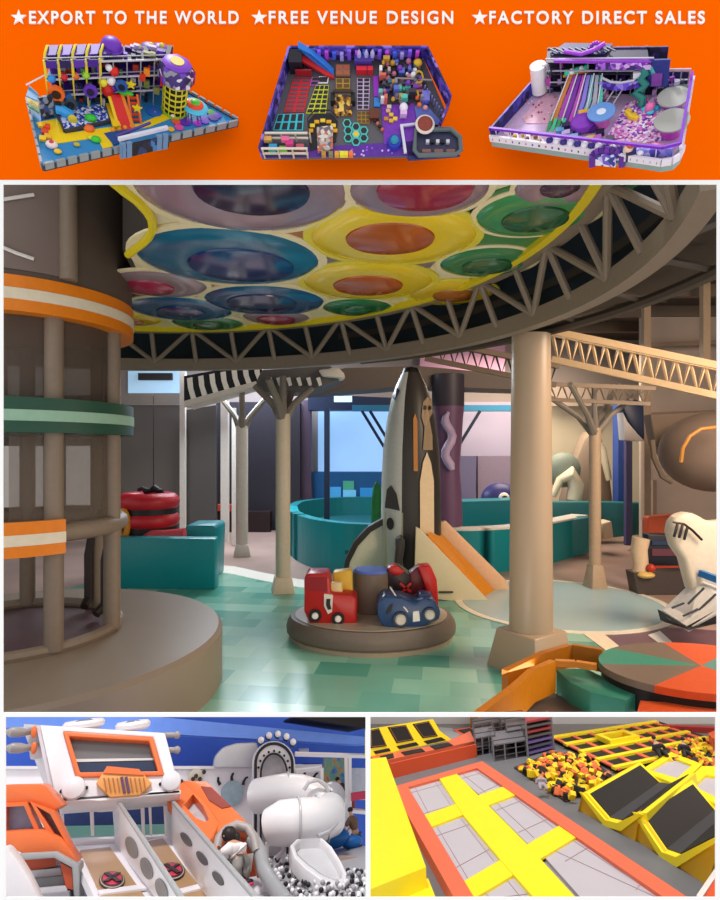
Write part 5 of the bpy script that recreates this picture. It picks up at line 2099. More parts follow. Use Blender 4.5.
qs([A_, B2, C2, D2], 0, .010, 'black_mats', padk, gt, smooth=0)
for v in (0, .16, .32, .47, .60, .72, .83, .93):
    qs([bil(0, v), bil(1, v), bil(1, v + .034), bil(0, v + .034)], .01, .014, 'orange_strip', oran, gt, smooth=0)
for u in (0, .2, .42, .66, .9):
    w_ = .055 if u else .05
    qs([bil(u, 0), bil(u + w_, 0), bil(u + w_, 1), bil(u, 1)], .01, .017, 'yellow_strip', yel, gt, smooth=0)
m = MB()
pk = [bil(.12, .35), bil(.34, .35), bil(.34, .62), bil(.12, .62)]
m.frame([qg(*p, .03) for p in pk], [qg(*p, .03) for p in (bil(.17, .39), bil(.3, .39), bil(.3, .58), bil(.17, .58))], QN * -.016)
m.build('raised_frame', yel, gt, smooth=0)
t = qs([(708, 733), (724, 727), (724, 740), (712, 738)], 0, .05, 'orange_block', oran2, smooth=0)
tag(t, 'orange block at the far right edge behind the foam pit', 'block')
t = qs([(664, 724.2), (740, 727), (740, 729), (660, 725.6)], 0, .02, 'red_barrier', M('barrier_red', 'a8302c', .5), smooth=0)
tag(t, 'long dark red barrier along the back of the trampoline field', 'barrier')

# square grey trampolines behind the troughs
for lab_, fo, fi, grey2 in (('square grey trampoline in a yellow frame behind the nearer trough', [(640, 770), (671, 752), (702, 764), (680, 786)], [(650, 770), (672, 757), (692, 765), (677, 778)], True),
                            ('yellow framed grey trampoline cut by the right edge of the park', [(680, 786), (702, 766), (730, 766), (730, 812), (712, 802)], [(693, 786), (706, 775), (730, 778), (730, 800), (716, 797)], False)):
    t = qth('square_trampoline', lab_, 'trampoline', qg(*fo[0]))
    m = MB()
    m.frame([qg(*p, .02) for p in fo], [qg(*p, .02) for p in fi], QN * -.02)
    m.build('yellow_frame', yel, t, smooth=0)
    m = MB()
    m.prism([qg(*p, .014) for p in fi], QN * -.005)
    m.build('grey_bed', bedg, t, smooth=0)
qs([(646, 781), (662, 778), (676, 786), (664, 796), (654, 797)], 0, .01, 'grey_mat', M('mat_grey', '707276', .5), smooth=0)
tag(bpy.data.objects['grey_mat'], 'small grey mat between the yellow trough and the square trampoline', 'mat')


# two yellow troughs
def trough(label, a, b_, c, d, fl, fr, back, ex=0):
    t = qth('trough_trampoline', label, 'trampoline', qg(*fl), 'yellow trough trampolines')
    f0, f1 = qg(*fl), qg(*fr)
    nrm = (f1 - f0).cross(QN).normalized()
    fpl = Plane(f0, nrm)
    A1_, B1, C1, D1 = (fpl.at(*p) for p in (a, b_, c, d))
    tgt = Plane(A1_, QN).at(*back)
    vec = tgt - A1_
    if fpl.n.dot(vec) > 0:
        inw = fpl.n
    else:
        inw = -fpl.n
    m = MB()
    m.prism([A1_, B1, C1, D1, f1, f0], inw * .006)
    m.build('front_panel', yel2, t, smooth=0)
    down = -QN

    def wall(p0, p1, nm, mat_, ins):
        q4 = [p0, p1, p1 + vec, p0 + vec]
        n_ = (p1 - p0).cross(vec).normalized()
        if n_.dot(QN) < 0:
            n_ = -n_
        cen = sum(q4, V((0, 0, 0))) / 4
        m_ = MB()
        m_.prism(q4, n_ * -.004)
        fr_ = m_.build('yellow_pad', yel, t, smooth=0)
        e0 = (p1 - p0) * ins
        e1 = vec * .05
        m_ = MB()
        m_.prism([p0 + e0 + e1, p1 + e1, p1 + vec - e1, p0 + e0 + vec - e1], n_ * .0015)
        m_.build(nm, mat_, fr_, smooth=0)
    wall(A1_, B1, 'black_mat', padk, .12)
    wall(C1, D1, 'black_mat', padk, 0.0)
    wall(B1, C1, 'grey_mat', M('trough_floor', '38393d', .6), 0)
    # right outer pad
    m = MB()
    m.prism([D1, D1 + vec, D1 + vec + X * .012, D1 + X * .012], QN * -.02)
    m.build('top_pad', yel, t, smooth=0)
    # raised yellow band along the front edge
    m = MB()
    path = [A1_, B1, C1, D1]
    mid = (f0 + f1) / 2
    off = [p + (p - (A1_ + D1) / 2).normalized() * .014 for p in path]
    m.prism(path + off[::-1], -inw * .004)
    m.build('front_band', yel, t, smooth=0)
    # outer left skirt
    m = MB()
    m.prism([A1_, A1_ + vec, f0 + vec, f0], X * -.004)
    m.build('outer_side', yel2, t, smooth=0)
    return t


trough('far yellow trough trampoline with black mats facing each other', (584, 793), (607, 820), (619, 823), (640, 813), (580, 811), (635, 841), (640, 762))
trough('near yellow trough trampoline with black mats at the right edge of the park', (638, 813), (664, 852), (678, 857), (720, 836), (633, 838), (708, 886), (692, 780))

# corner wall and people
t = qs([(703, 899), (722, 868), (732, 870), (732, 899)], 0, .03, 'corner_wall', oran2, smooth=0)
tag(t, 'orange pad with a pale rim in the lower right corner of the park', 'pad')
m = MB()
m.bar(qg(699, 899, .03), qg(721, 866, .03), .006, .006)
m.build('guard_pipe', M('rim_pale', 'd9d0cc', .5), None)
o = bpy.data.objects['guard_pipe']
tag(o, 'pale rail along the orange corner pad', 'rail')


def sitter(label, x, y, s, col, lean):
    t = qth('person', label, 'person', qg(x, y, .012))
    o_ = qg(x, y, .016)

    def w(a, b_, c_=0):
        return o_ + (X * a + QN * b_ + QF * c_) * s
    pts = [(w(0, .12), .09), (w(.06 * lean, .30), .10), (w(.12 * lean, .46), .09), (w(.14 * lean, .56), .035), (w(.16 * lean, .66), .075),
           (w(-.16, .40, -.05), .04), (w(-.24, .22, -.1), .032), (w(.2, .40, -.05), .04), (w(.26, .22, -.1), .032),
           (w(-.12, .20, -.25), .055), (w(-.14, .06, -.45), .04), (w(.12, .20, -.25), .055), (w(.15, .06, -.45), .04)]
    ed_ = [(0, 1), (1, 2), (2, 3), (3, 4), (2, 5), (5, 6), (2, 7), (7, 8), (0, 9), (9, 10), (0, 11), (11, 12)]
    skin_body('body', [(p, r_ * s) for p, r_ in pts], ed_, skin_c, t)
    cl = [(pts[i][0], r_ * s) for i, r_ in ((0, .14), (1, .15), (2, .145), (5, .075), (6, .055), (7, .075), (8, .055), (9, .09), (10, .065), (11, .09), (12, .065))]
    skin_body('dark_clothes', cl, [(0, 1), (1, 2), (2, 3), (3, 4), (2, 5), (5, 6), (0, 7), (7, 8), (0, 9), (9, 10)], M('clothes_' + col, col, .7), t)
    m_ = MB()
    m_.sph(w(.16 * lean, .69, .02), .085 * s, n=10)
    m_.build('hair', hair_c, t)


sitter('person in black clothes sitting at the edge of the square grey trampoline', 659, 757, .075, '1c1a1e', -.6)
sitter('person in dark clothes sitting in front of the far right foam pit', 684, 757, .07, '24201e', .4)
sitter('small person in a white and grey outfit sitting beside the middle foam pit', 541, 789, .05, '9a8f98', .2)
# ================================================================ BANNER: headings and three small scale models


def heading(text, x0, x1, sx, label):
    t = thing('heading_lettering', label, 'lettering', Bp((x0 + x1) / 2, 24))
    cu = bpy.data.curves.new('lettering', 'FONT')
    cu.body = text
    cu.size = .018
    cu.offset = .00035
    cu.extrude = .0008
    cu.space_character = 1.26
    tmp = bpy.data.objects.new('tmp_text', cu)
    COL.objects.link(tmp)
    bpy.context.view_layer.update()
    me = bpy.data.meshes.new_from_object(tmp.evaluated_get(bpy.context.evaluated_depsgraph_get()))
    bpy.data.objects.remove(tmp)
    xs = [v.co.x for v in me.vertices]
    ys = [v.co.y for v in me.vertices]
    a, c = Bp(x0, 24.8), Bp(x1, 12)
    kx = (c.x - a.x) / (max(xs) - min(xs))
    ky = (c.z - a.z) / (max(ys) - min(ys))
    inv = _world[t].inverted()
    for v in me.vertices:
        v.co = inv @ V((a.x + (v.co.x - min(xs)) * kx, BY - .0012 - v.co.z, a.z + (v.co.y - min(ys)) * ky))
    me.flip_normals() if False else None
    me.materials.append(M('lettering_white', 'fffdfa', .8, var=0))
    o = bpy.data.objects.new('lettering', me)
    COL.objects.link(o)
    o.parent = t
    m_ = MB()
    cx, cy = sx, 18.6
    pts = []
    for i in range(10):
        r_ = 8.0 if i % 2 == 0 else 3.2
        an = math.pi / 2 + i * math.pi / 5
        pts.append(Bp(cx + r_ * math.cos(an), cy - r_ * math.sin(an), -.0004))
    m_.prism(pts, (0, -.0016, 0))
    m_.build('star', M('lettering_white', 'fffdfa', .8, var=0), t, smooth=0)


heading('EXPORT TO THE WORLD', 30, 239, 19.5, 'white heading EXPORT TO THE WORLD with a star on the orange banner')
heading('FREE VENUE DESIGN', 269, 453, 259.5, 'white heading FREE VENUE DESIGN with a star on the orange banner')
heading('FACTORY DIRECT SALES', 489, 704, 479.5, 'white heading FACTORY DIRECT SALES with a star on the orange banner')


class Model:
    def __init__(self, name, label, cx, cy, el, back_y):
        v = ray(cx, cy).normalized()
        u = (Z - v * v.z).normalized()
        r = v.cross(u)
        e = R(el)
        self.n = u * math.cos(e) - v * math.sin(e)
        self.w = u * math.sin(e) + v * math.cos(e)
        self.r = r
        self.k = FPX / BY * 1.17 * math.cos(e) * 1.36
        self.pl = Plane(P(cx, back_y, BY - .045), self.n)
        self.t = thing(name, label, 'scale model', self.pl.at(cx, cy), 'playground scale models on the banner',
                       rot=Matrix((r, self.w, self.n)).transposed())
        self.ax = (r, self.w, self.n)

    def g(self, x, y, hp=0.0):
        """point hp picture steps above the base spot x, y"""
        return self.pl.at(x, y) + self.n * (hp / self.k)

    def slab(self, pts, h0, h1, name, mat, parent=None, **k):
        m_ = MB()
        m_.prism([self.g(x, y, h0) for x, y in pts], self.n * ((h1 - h0) / self.k))
        return m_.build(name, mat, parent or self.t, smooth=0, **k)

    def wall(self, a, b_, h0, h1, name, mat, th=.0012, parent=None):
        m_ = MB()
        p, q_ = self.g(*a, h0), self.g(*b_, h0)
        nn = (q_ - p).cross(self.n).normalized() * th
        m_.prism([p, q_, q_ + nn, p + nn], self.n * ((h1 - h0) / self.k))
        return m_.build(name, mat, parent or self.t, smooth=0)

    def bar(self, a, b_, r_, name, mat, parent=None):
        m_ = MB()
        m_.bar(self.g(*a), self.g(*b_), r_, r_, up=self.r)
        return m_.build(name, mat, parent or self.t, smooth=0)

    def tube(self, pts, r_, name, mat, parent=None, n=8):
        m_ = MB()
        m_.tube([self.g(*p) for p in pts], r_, n)
        return m_.build(name, mat, parent or self.t)

    def ball(self, x, y, hp, r_, name, mat, s=(1, 1, 1), parent=None, n=12):
        m_ = MB()
        m_.sph(self.g(x, y, hp), r_ * .00117, s, n, self.ax)
        return m_.build(name, mat, parent or self.t)

    def disc(self, x, y, h0, prof, name, mat, parent=None, n=24):
        m_ = MB()
        m_.lathe([(a * .00117, b_ / self.k) for a, b_ in prof], self.g(x, y, h0), self.n, n, ref=self.r)
        return m_.build(name, mat, parent or self.t)

    def cuboid(self, x, y, h0, wx, wy, wh, name, mat, parent=None):
        m_ = MB()
        m_.box(self.g(x, y, h0) + self.n * (wh / self.k / 2), (wx * .00117, wy * .00117, wh / self.k), self.ax)
        return m_.build(name, mat, parent or self.t, smooth=0)


def tex_voronoi(name, cols, scale):
    mm = bpy.data.materials.new(name)
    mm.use_nodes = True
    nt = mm.node_tree
    bb = nt.nodes['Principled BSDF']
    tc = nt.nodes.new('ShaderNodeTexCoord')
    vo = nt.nodes.new('ShaderNodeTexVoronoi')
    vo.inputs['Scale'].default_value = scale
    sp = nt.nodes.new('ShaderNodeSeparateColor')
    cr = nt.nodes.new('ShaderNodeValToRGB')
    cr.color_ramp.interpolation = 'CONSTANT'
    el = cr.color_ramp.elements
    while len(el) > 1:
        el.remove(el[-1])
    el[0].position = 0
    el[0].color = lin(cols[0])
    for i, c in enumerate(cols[1:]):
        e = el.new((i + 1) / len(cols))
        e.color = lin(c)
    nt.links.new(tc.outputs['Object'], vo.inputs['Vector'])
    nt.links.new(vo.outputs['Color'], sp.inputs[0])
    nt.links.new(sp.outputs[0], cr.inputs[0])
    nt.links.new(cr.outputs[0], bb.inputs['Base Color'])
    bb.inputs['Roughness'].default_value = .5
    return mm


def mm_(h, **k):
    return M('model_' + h, h, k.pop('rough', .45), var=k.pop('var', .06), scale=200, **k)


def lerp2(a, b_, t):
    return (a[0] + (b_[0] - a[0]) * t, a[1] + (b_[1] - a[1]) * t)


# ---------------------------------------------------------------- model 1: jungle gym with a yellow tower
A = Model('playground_model', 'colourful jungle gym scale model with a round yellow tower below the left heading', 132, 108, 36, 84)
B1_, B2_, B3_, B4_ = (43, 166), (238, 122), (182, 90), (28, 100)
A.slab([B1_, B2_, B3_, B4_], -6, 0, 'base', mm_('2f86c4'))
A.slab([(36, 123), (57, 119), (65, 134), (105, 128), (140, 124), (168, 112), (172, 118), (150, 127), (109, 135), (113, 147), (103, 149), (97, 138), (56, 144)], 0, .6, 'yellow_path', mm_('f4cf16'))
for a, b_, n in ((B1_, B2_, 17), (B4_, B1_, 8), (B2_, B3_, 7)):
    A.wall(a, b_, -6, 1.5, 'kerb_wall', mm_('3c3f44'))
    for k in range(n):
        p, q_ = lerp2(a, b_, (k + .12) / n), lerp2(a, b_, (k + .88) / n)
        A.wall(p, q_, -3.5, 4.5, 'fence_block', mm_('8f9498'), .0022)
A.slab([(57, 112), (65, 133), (110, 123), (103, 106)], 0, 3, 'ball_pool', tex_voronoi('model_ball_pool', ['2440b8', 'e8e8f4', '4a7ae0', '1a2a88', 'c8d4f8'], 420))
for a, b_ in (((57, 112), (65, 133)), ((65, 133), (110, 123))):
    A.wall(a, b_, 0, 5, 'pool_wall', mm_('3a3f4a'), .0015)
ma, mb_ = (50, 112), (166, 104)
tops = 58
grey_, yel_ = mm_('8a8d92'), mm_('e2cc3a')
r0 = random.Random(5)
purples = [mm_('4a2490'), mm_('2a1a58'), mm_('5f34a8')]
NP = 10
for k in range(NP):
    p = lerp2(ma, mb_, k / (NP - 1))
    for dy in (0, -14):
        A.bar((p[0] + (4 if dy else 0), p[1] + dy, 0), (p[0] + (4 if dy else 0), p[1] + dy, tops - (0 if k < 5 else 4)), .0013, 'post', yel_ if k in (0, 1, 2, 3, 4) and not dy else grey_)
for lv in (18, 36, 54):
    A.slab([(ma[0], ma[1]), (mb_[0], mb_[1]), (mb_[0] + 4, mb_[1] - 14), (ma[0] + 4, ma[1] - 14)], lv, lv + 1.2, 'deck', mm_('1f1238') if lv > 50 else purples[lv % 3])
    for dy in (0,):
        A.bar((ma[0], ma[1], lv + 1), (mb_[0], mb_[1], lv + 1), .0014, 'deck_beam', mm_('c8c4d0'))
        A.bar((ma[0], ma[1], lv + 6), (mb_[0], mb_[1], lv + 6), .0008, 'hand_rail', grey_)
A.wall((ma[0] + 4, ma[1] - 14), (mb_[0] + 4, mb_[1] - 14), 0, 54, 'rear_panel', tex_voronoi('model_rear_panel', ['2a1f4a', '3a3f55', '4a2f88', '1c1c28', '6a6480'], 220))
for k in range(4):
    p = lerp2(ma, mb_, (k + .5) / 9)
    A.wall(lerp2(ma, mb_, (k + .1) / 9), lerp2(ma, mb_, (k + .9) / 9), 50, 58, 'purple_valance', purples[k % 3])
for k in range(5):
    p, q_ = lerp2(ma, mb_, (k + .05) / 9), lerp2(ma, mb_, (k + .95) / 9)
    A.tube([(p[0], p[1], 40), (p[0], p[1], 56), (p[0] + 1, p[1] - 4, 61), (p[0] + 3, p[1] - 10, 62), (p[0] + 4, p[1] - 14, 58)], .0012, 'bay_arch', yel_)
    A.slab([(p[0] + 2, p[1] - 3), (q_[0] - 1, q_[1] - 3), (q_[0] + 2, q_[1] - 13), (p[0] + 4, p[1] - 13)], 58, 60, 'bay_roof', purples[(k % 2) * 2])
for k in range(16):
    p = lerp2(ma, mb_, .56 + .44 * r0.random())
    A.cuboid(p[0] + 2 + r0.random() * 3, p[1] - 2 - r0.random() * 10, 55.5, 3 + r0.random() * 4, 3, 2 + r0.random() * 3, 'roof_piece', mm_(r0.choice(['4a2490', '6a3ab8', '2a2440', '8a8450', 'b8a8d8', '3a2a60'])))
# things in the bays
for x, y, hp, r_, c_ in ((55, 112, 38, 3.6, '2f8fe0'), (67, 111, 39, 3.4, 'c8202c'), (78, 110, 39, 3.2, 'e06a2c'), (88, 110, 40, 3.2, '9ad02c'), (115, 108, 43, 4.2, 'd8241c'),
                         (110, 108, 47, 3, 'e8e4ec'), (104, 108, 30, 4, 'f0e23a'), (112, 108, 32, 4, 'f2ecf4'), (108, 109, 22, 5.5, 'c8201c'), (113, 108, 24, 4, '5a2fa0')):
    A.ball(x, y - 1, hp, r_, 'play_ball', mm_(c_, rough=.25))
for x, y, hp, r_, c_, hub in ((59, 114, 26, 6.5, 'f06a20', '2a1a10'), (92, 112, 27, 5.6, '6a34b8', '241a44'), (60, 114, 16, 4.5, '54565c', '1c1c20'), (72, 113, 13, 5, '4a4c54', '1c1c20'), (122, 110, 31, 5, '2f5ea8', '141c34')):
    p = A.g(x, y, hp)
    m = MB()
    m.cyl(p, p - A.w * .004, r_ * .00117, n=8)
    o = m.build('tunnel_ring', mm_(c_), A.t, smooth=0)
    m = MB()
    m.cyl(p - A.w * .004, p - A.w * .005, r_ * .55 * .00117, n=12)
    m.build('tunnel_hole', mm_(hub), o, smooth=0)
A.tube([(57, 116, 9), (62, 117, 9), (66, 118, 7), (72, 119, 4)], .0052, 'blue_tube', mm_('3aa0e8', rough=.25))
A.tube([(68, 112, 22), (71, 113, 16), (72, 114, 10)], .004, 'blue_tube', mm_('1f5a98', rough=.3))
A.ball(73, 124, 5, 4, 'yellow_hoop', mm_('d8c43a'), (1, .5, 1.2))
A.ball(91, 122, 5, 4, 'green_frog', mm_('3cc23a'), (1.3, 1, .8))
A.ball(126, 110, 21, 5, 'green_leaf', mm_('46c832'), (1.3, .6, .5))
m = MB()


def star(mb, c, r_, ax, ay, th):
    pts = []
    for i in range(10):
        rr = r_ if i % 2 == 0 else r_ * .45
        an = math.pi / 2 + i * math.pi / 5
        pts.append(c + ax * (rr * math.cos(an)) + ay * (rr * math.sin(an)))
    mb.prism(pts, th)


for x, y, hp in ((46, 116, 16), (131, 110, 32), (137, 122, 18)):
    m = MB()
    star(m, A.g(x, y, hp), .0052, A.r, A.n, -A.w * .0015)
    m.build('yellow_star', mm_('f6d820'), A.t, smooth=0)
A.wall((41, 119), (54, 116), 0, 26, 'climbing_panel', tex_voronoi('model_climb', ['2a3050', '3a4a88', '1c2030', '8890a0'], 260), .002)
for k, hp in enumerate((6, 13, 20)):
    A.slab([(29, 112 + k), (40, 119), (41, 112), (32, 104)], hp, hp + 1.5, 'side_step', mm_(('3c7a3a', 'd8b83a', '4a88b8')[k]))
A.bar((29, 104, 22), (48, 103, 32), .0014, 'white_rail', mm_('e0e4e4'))
r1 = random.Random(11)
for k in range(70):
    u = r1.random()
    p = lerp2(ma, mb_, u)
    A.cuboid(p[0] + 1, p[1] - 1 - r1.random() * 9, r1.choice([1, 19.5, 37.5]), 2 + r1.random() * 4, 2, 3 + r1.random() * 10, 'play_piece',
             mm_(r1.choice(['2a2a34', '4a4a58', '6a34b8', '2f5ea8', '8a8a90', 'c8902c', '3a7a4a', 'b8382c', '1c1a22', '6a6a78', 'd8d0d8'])))
# slide
A.slab([(106, 108), (111, 108), (121, 130), (113, 131)], 4, 6, 'slide_kerb', mm_('f2c81c'))
for dx, c_, w_ in ((0, 'f2c81c', 3), (3, 'd8201c', 10), (13, 'f0801c', 3)):
    m = MB()
    q4 = [A.g(108 + dx, 111, 20), A.g(108 + dx + w_, 110.5, 20), A.g(118 + dx * 1.1 + w_ * 1.1, 130, 1), A.g(118 + dx * 1.1, 131, 1)]
    m.prism(q4, -A.n * .002)
    m.build('slide_bed' if w_ > 5 else 'slide_side', mm_(c_, rough=.3), A.t, smooth=0)
for k in range(4):
    A.ball(113 + k * 6, 131 - k * 1.2, 1, 2.2, 'slide_toe', mm_('f2a01c'))
for x in (128, 137):
    A.bar((x, 112, 22), (x + 4, 124, 1), .0022, 'ladder_rail', mm_('e0641c'))
for k in range(5):
    A.bar((128 + k * .8, 113 + k * 2.3, 19 - 4 * k), (137 + k * .8, 113 + k * 2.3, 19 - 4 * k), .002, 'ladder_rung', mm_('d8481c'))
# domes on top
A.disc(113, 96, 54, [(9, 0), (9.5, 3), (8.5, 4), (8, 8), (6, 11), (0, 13)], 'purple_dome', mm_('6a2fb4'))
for k in range(3):
    A.ball(108 + k * 5, 101, 52, 2, 'dome_lamp', mm_('e8dcf4', rough=.3))
for x, y, r_ in ((138, 94, 8), (150, 92, 9), (160, 92, 8)):
    A.disc(x, y, 50, [(r_, 0), (r_, 3), (r_ * .7, 5), (0, 6)], 'purple_roof', purples[(x // 2) % 3])
    A.ball(x, y, 56, 2.5, 'roof_lamp', mm_('d8c860'))
for x, hp, c_ in ((146, 38, 'f08a1c'), (146, 24, '6a7a3a'), (156, 16, '8a8a50'), (142, 32, 'd83a1c')):
    A.cuboid(x, 106, hp, 5, 3, 8, 'climb_block', mm_(c_))
# round tower
A.disc(174, 112, 0, [(10.5, 0), (10.5, 2), (10, 2), (10, 38), (0, 38)], 'tower_core', mm_('1c1a14'))
for k in range(6):
    A.disc(174, 112, 1 + k * 7, [(10.1, 0), (10.8, .3), (10.8, 1.6), (10.1, 2)], 'tower_ring', mm_('dcd02c'))
for k in range(12):
    a = 2 * math.pi * k / 12
    c = A.g(174, 112, 0)
    d = (A.r * math.cos(a) + A.w * math.sin(a)) * (10.5 * .00117)
    m = MB()
    m.bar(c + d, c + d + A.n * (38 / A.k), .0011, .0011, up=A.r)
    m.build('tower_rib', mm_('dcd02c'), A.t, smooth=0)
A.disc(174, 112, 0, [(11.5, 0), (11.5, 3.5), (10, 3.5)], 'tower_foot', mm_('9cc82c'))
A.disc(174, 112, 38, [(12, 0), (16, 4), (16, 16), (13, 21), (9, 22), (0, 22)], 'tower_head', tex_voronoi('model_head', ['3a2070', '6a3ab4', 'd8d4e4', '8a8a98', '2a1a50'], 190), n=8)
A.disc(174, 112, 60, [(13, 0), (10, 2.5), (4, 2.5), (0, 3)], 'tower_cap', mm_('7a3ac0'), n=8)
A.disc(174, 112, 62, [(6, 0), (6, 1.2), (0, 1.2)], 'tower_lamp', mm_('d8b83a'), n=12)
for x in (161, 189):
    A.wall((x - 2, 114), (x + 2, 112), 36, 50, 'red_cape', mm_('d0202c'))
# ufo merry-go-round
for k in range(6):
    a = 2 * math.pi * k / 6
    A.bar((194 + 6 * math.cos(a), 117 + 3 * math.sin(a), 0), (194 + 6 * math.cos(a), 117 + 3 * math.sin(a), 12), .0012, 'saucer_leg', mm_('5a6a70'))
A.disc(194, 116, 11, [(11, 0), (12, 1.5), (11, 3), (8, 4)], 'saucer_rim', mm_('4cc4e8', rough=.25))
A.disc(194, 116, 14.5, [(8, 0), (7.5, 2), (5, 4)], 'saucer_band', mm_('e84a24'))
A.disc(194, 116, 18, [(5, 0), (3.5, 2), (0, 2.6)], 'saucer_top', mm_('4cc43a'))
for x, y, r_, c_ in ((185, 122, 6, '6a2fb4'), (204, 121, 5, '6a3ac0'), (213, 118, 5, '4a2a90'), (176, 122, 4, 'e85a3a'), (179, 128, 4, 'e04a9a'), (197, 124, 4, 'b83ad0'), (211, 113, 4, '3a9a3a'), (217, 116, 4, '5a3ab4'),
                     (171, 130, 3, 'f0b03a'), (154, 112, 7, '2f6ac8'), (155, 113, 3, 'f0a81c')):
    A.disc(x, y, .5, [(r_, 0), (r_, 1), (0, 1.4)], 'floor_pad', mm_(c_), n=14)
A.ball(173, 118, 3, 2.6, 'white_ball', mm_('f0e8e4'))
for x, y, c_ in ((42, 127, 'f0b81c'), (45, 133, 'd84a2c'), (43, 140, 'f0c41c'), (47, 128, 'e8502c'), (48, 138, 'f0b02c')):
    A.cuboid(x, y, .3, 5, 5, 3, 'soft_block', mm_(c_))
A.ball(52, 147, 3, 4, 'white_car', mm_('f0dcdc'), (1.2, 1, .8))
A.ball(52, 147, 5, 2.4, 'red_car_top', mm_('d83a4a'))
for x, y, c_, r_ in ((96, 141, '3cc83a', 3.6), (91, 139, 'e8d02c', 2.4), (89, 130, 'f0702c', 4), (90, 127, '8a4ad8', 2.6), (58, 153, 'f0c42c', 2.6), (77, 146, 'c8b03a', 2.2)):
    A.ball(x, y, 2, r_, 'soft_toy', mm_(c_), (1.2, 1, .7))
# entrance
A.slab([(104, 134), (128, 129), (132, 139), (114, 146)], .6, 1.2, 'blue_mat', mm_('1f4a90'))
A.wall((121, 153), (168, 142), -6, 10, 'entrance_panel', tex_voronoi('model_gate', ['10142a', '1c3a6a', '0c0c14', '3a78b8', '141c38'], 150), .002)
for x, y in ((122, 152), (128, 151), (158, 144), (164, 143)):
    A.wall((x - 2.5, y + .5), (x + 2.5, y - .5), -6, 13, 'entrance_pillar', mm_('6a8ab0'), .003)
A.wall((118, 150), (166, 138), 13, 17, 'entrance_banner', mm_('dcd8e8'), .003)
A.bar((117, 148, 15), (150, 139, 21), .002, 'entrance_trim', mm_('4a3a8a'))

# ---------------------------------------------------------------- model 2: trampoline hall seen from above
T2 = Model('trampoline_hall_model', 'purple walled trampoline hall scale model below the middle heading', 355, 105, 60, 56)
T2.slab([(292, 60), (424, 60), (446, 112), (436, 130), (438, 156), (262, 158), (262, 150)], -3, 0, 'base', mm_('5c5960'))
wall_t = tex_voronoi('model_galaxy', ['2a1f70', '4a38a8', '6a58d0', '1c1850', '8a78e0', '38288a'], 160)
T2.wall((292, 60), (424, 60), 0, 14, 'rear_wall', wall_t, -.002)
T2.wall((263, 158), (292, 60), 0, 15, 'left_wall', wall_t, -.002)
T2.wall((424, 60), (447, 108), 0, 15, 'right_wall', wall_t, -.002)
T2.wall((447, 108), (438, 130), 0, 14, 'right_wall', wall_t, -.002)
T2.slab([(300, 148), (440, 140), (438, 156), (264, 158)], 0, .5, 'purple_floor', mm_('5a2a9a', var=.3))
T2.slab([(381, 104), (420, 102), (424, 140), (384, 145)], .2, .8, 'violet_floor', mm_('7a34b8', var=.3))


def grid_pad(M_, a, b_, c, d, nu, nv, colr, gap_mat, h=1.0, fu=.22, fv=.3, name='trampoline_pad'):
    """pad a-b-c-d with nu x nv dark beds let into it"""
    o = M_.slab([a, b_, c, d], 0, h, name, mm_(colr))

    def bl(u, v):
        return lerp2(lerp2(a, b_, u), lerp2(d, c, u), v)
    for i in range(nu):
        for j in range(nv):
            u0, u1 = (i + fu / 2) / nu, (i + 1 - fu / 2) / nu
            v0, v1 = (j + fv / 2) / nv, (j + 1 - fv / 2) / nv
            M_.slab([bl(u0, v0), bl(u1, v0), bl(u1, v1), bl(u0, v1)], h, h + .3, 'bed', gap_mat, o)
    return o


bk = mm_('2a2730')
grid_pad(T2, (293, 80), (311, 80), (304, 113), (284, 113), 2, 8, 'd8202c', mm_('6a4a58'), fv=.5)
grid_pad(T2, (316, 86), (329, 86), (326, 114), (306, 114), 3, 6, 'dce02c', bk)
grid_pad(T2, (312, 78), (322, 78), (317, 86), (310, 86), 1, 2, 'b86ac8', bk)
grid_pad(T2, (319, 77), (329, 77), (328, 84), (318, 84), 1, 1, 'e4e0e8', bk)
grid_pad(T2, (278, 115), (304, 114), (303, 131), (273, 131), 4, 2, '3ad0e0', bk, fu=.3, fv=.2)
grid_pad(T2, (357, 79), (370, 79), (369, 110), (357, 110), 2, 8, 'd0b8e0', bk)
grid_pad(T2, (357, 112), (370, 112), (370, 124), (357, 124), 3, 3, 'a8863a', mm_('6a4a24'))
T2.slab([(310, 152), (308, 122), (315, 114), (331, 114), (338, 122), (336, 142)], 0, 1, 'dark_arena', mm_('242026'))
for k in range(7):
    a = math.pi * k / 6
    T2.cuboid(323 - 12 * math.cos(a), 132 - 10 * math.sin(a), 1, 4.5, 3, 1.5, 'arena_pad', mm_(('e8a81c', 'f0d03a')[k % 2]))
T2.slab([(317, 130), (333, 128), (333, 152), (318, 154)], 1, 4, 'arena_bridge', tex_voronoi('model_bridge', ['b8a8a0', '8a6a6a', 'd8d0c8', '6a6070', 'c86a4a'], 300))
for a, b_ in (((310, 145), (308, 122)), ((308, 122), (315, 114)), ((315, 114), (331, 114)), ((331, 114), (338, 122))):
    T2.bar((*a, 5), (*b_, 5), .0009, 'arena_rail', mm_('1c1a1e'))
T2.disc(356, 135, 0, [(4, 0), (4, 1.4), (2.6, 1.6)], 'hex_trampoline', mm_('54d0c8'), n=6)
T2.disc(356, 135, 1.5, [(2.8, 0), (2.4, .4), (0, .4)], 'yellow_bed', mm_('f2c02c'), n=6)
for k in range(7):
    if k < 6:
        a = math.pi / 6 + k * math.pi / 3
        x, y = 356 + 9 * math.cos(a) * (1 if k != 0 else 1), 135 + 7.4 * math.sin(a)
    else:
        x, y = 347, 124
    o = T2.disc(x, y, 0, [(4.3, 0), (4.3, 1.2), (0, 1.2)], 'hex_trampoline', mm_('54d0c8'), n=6)
    T2.disc(x, y, 1.2, [(3.1, 0), (3.0, .4), (0, .4)], 'bed', bk, o, n=6)
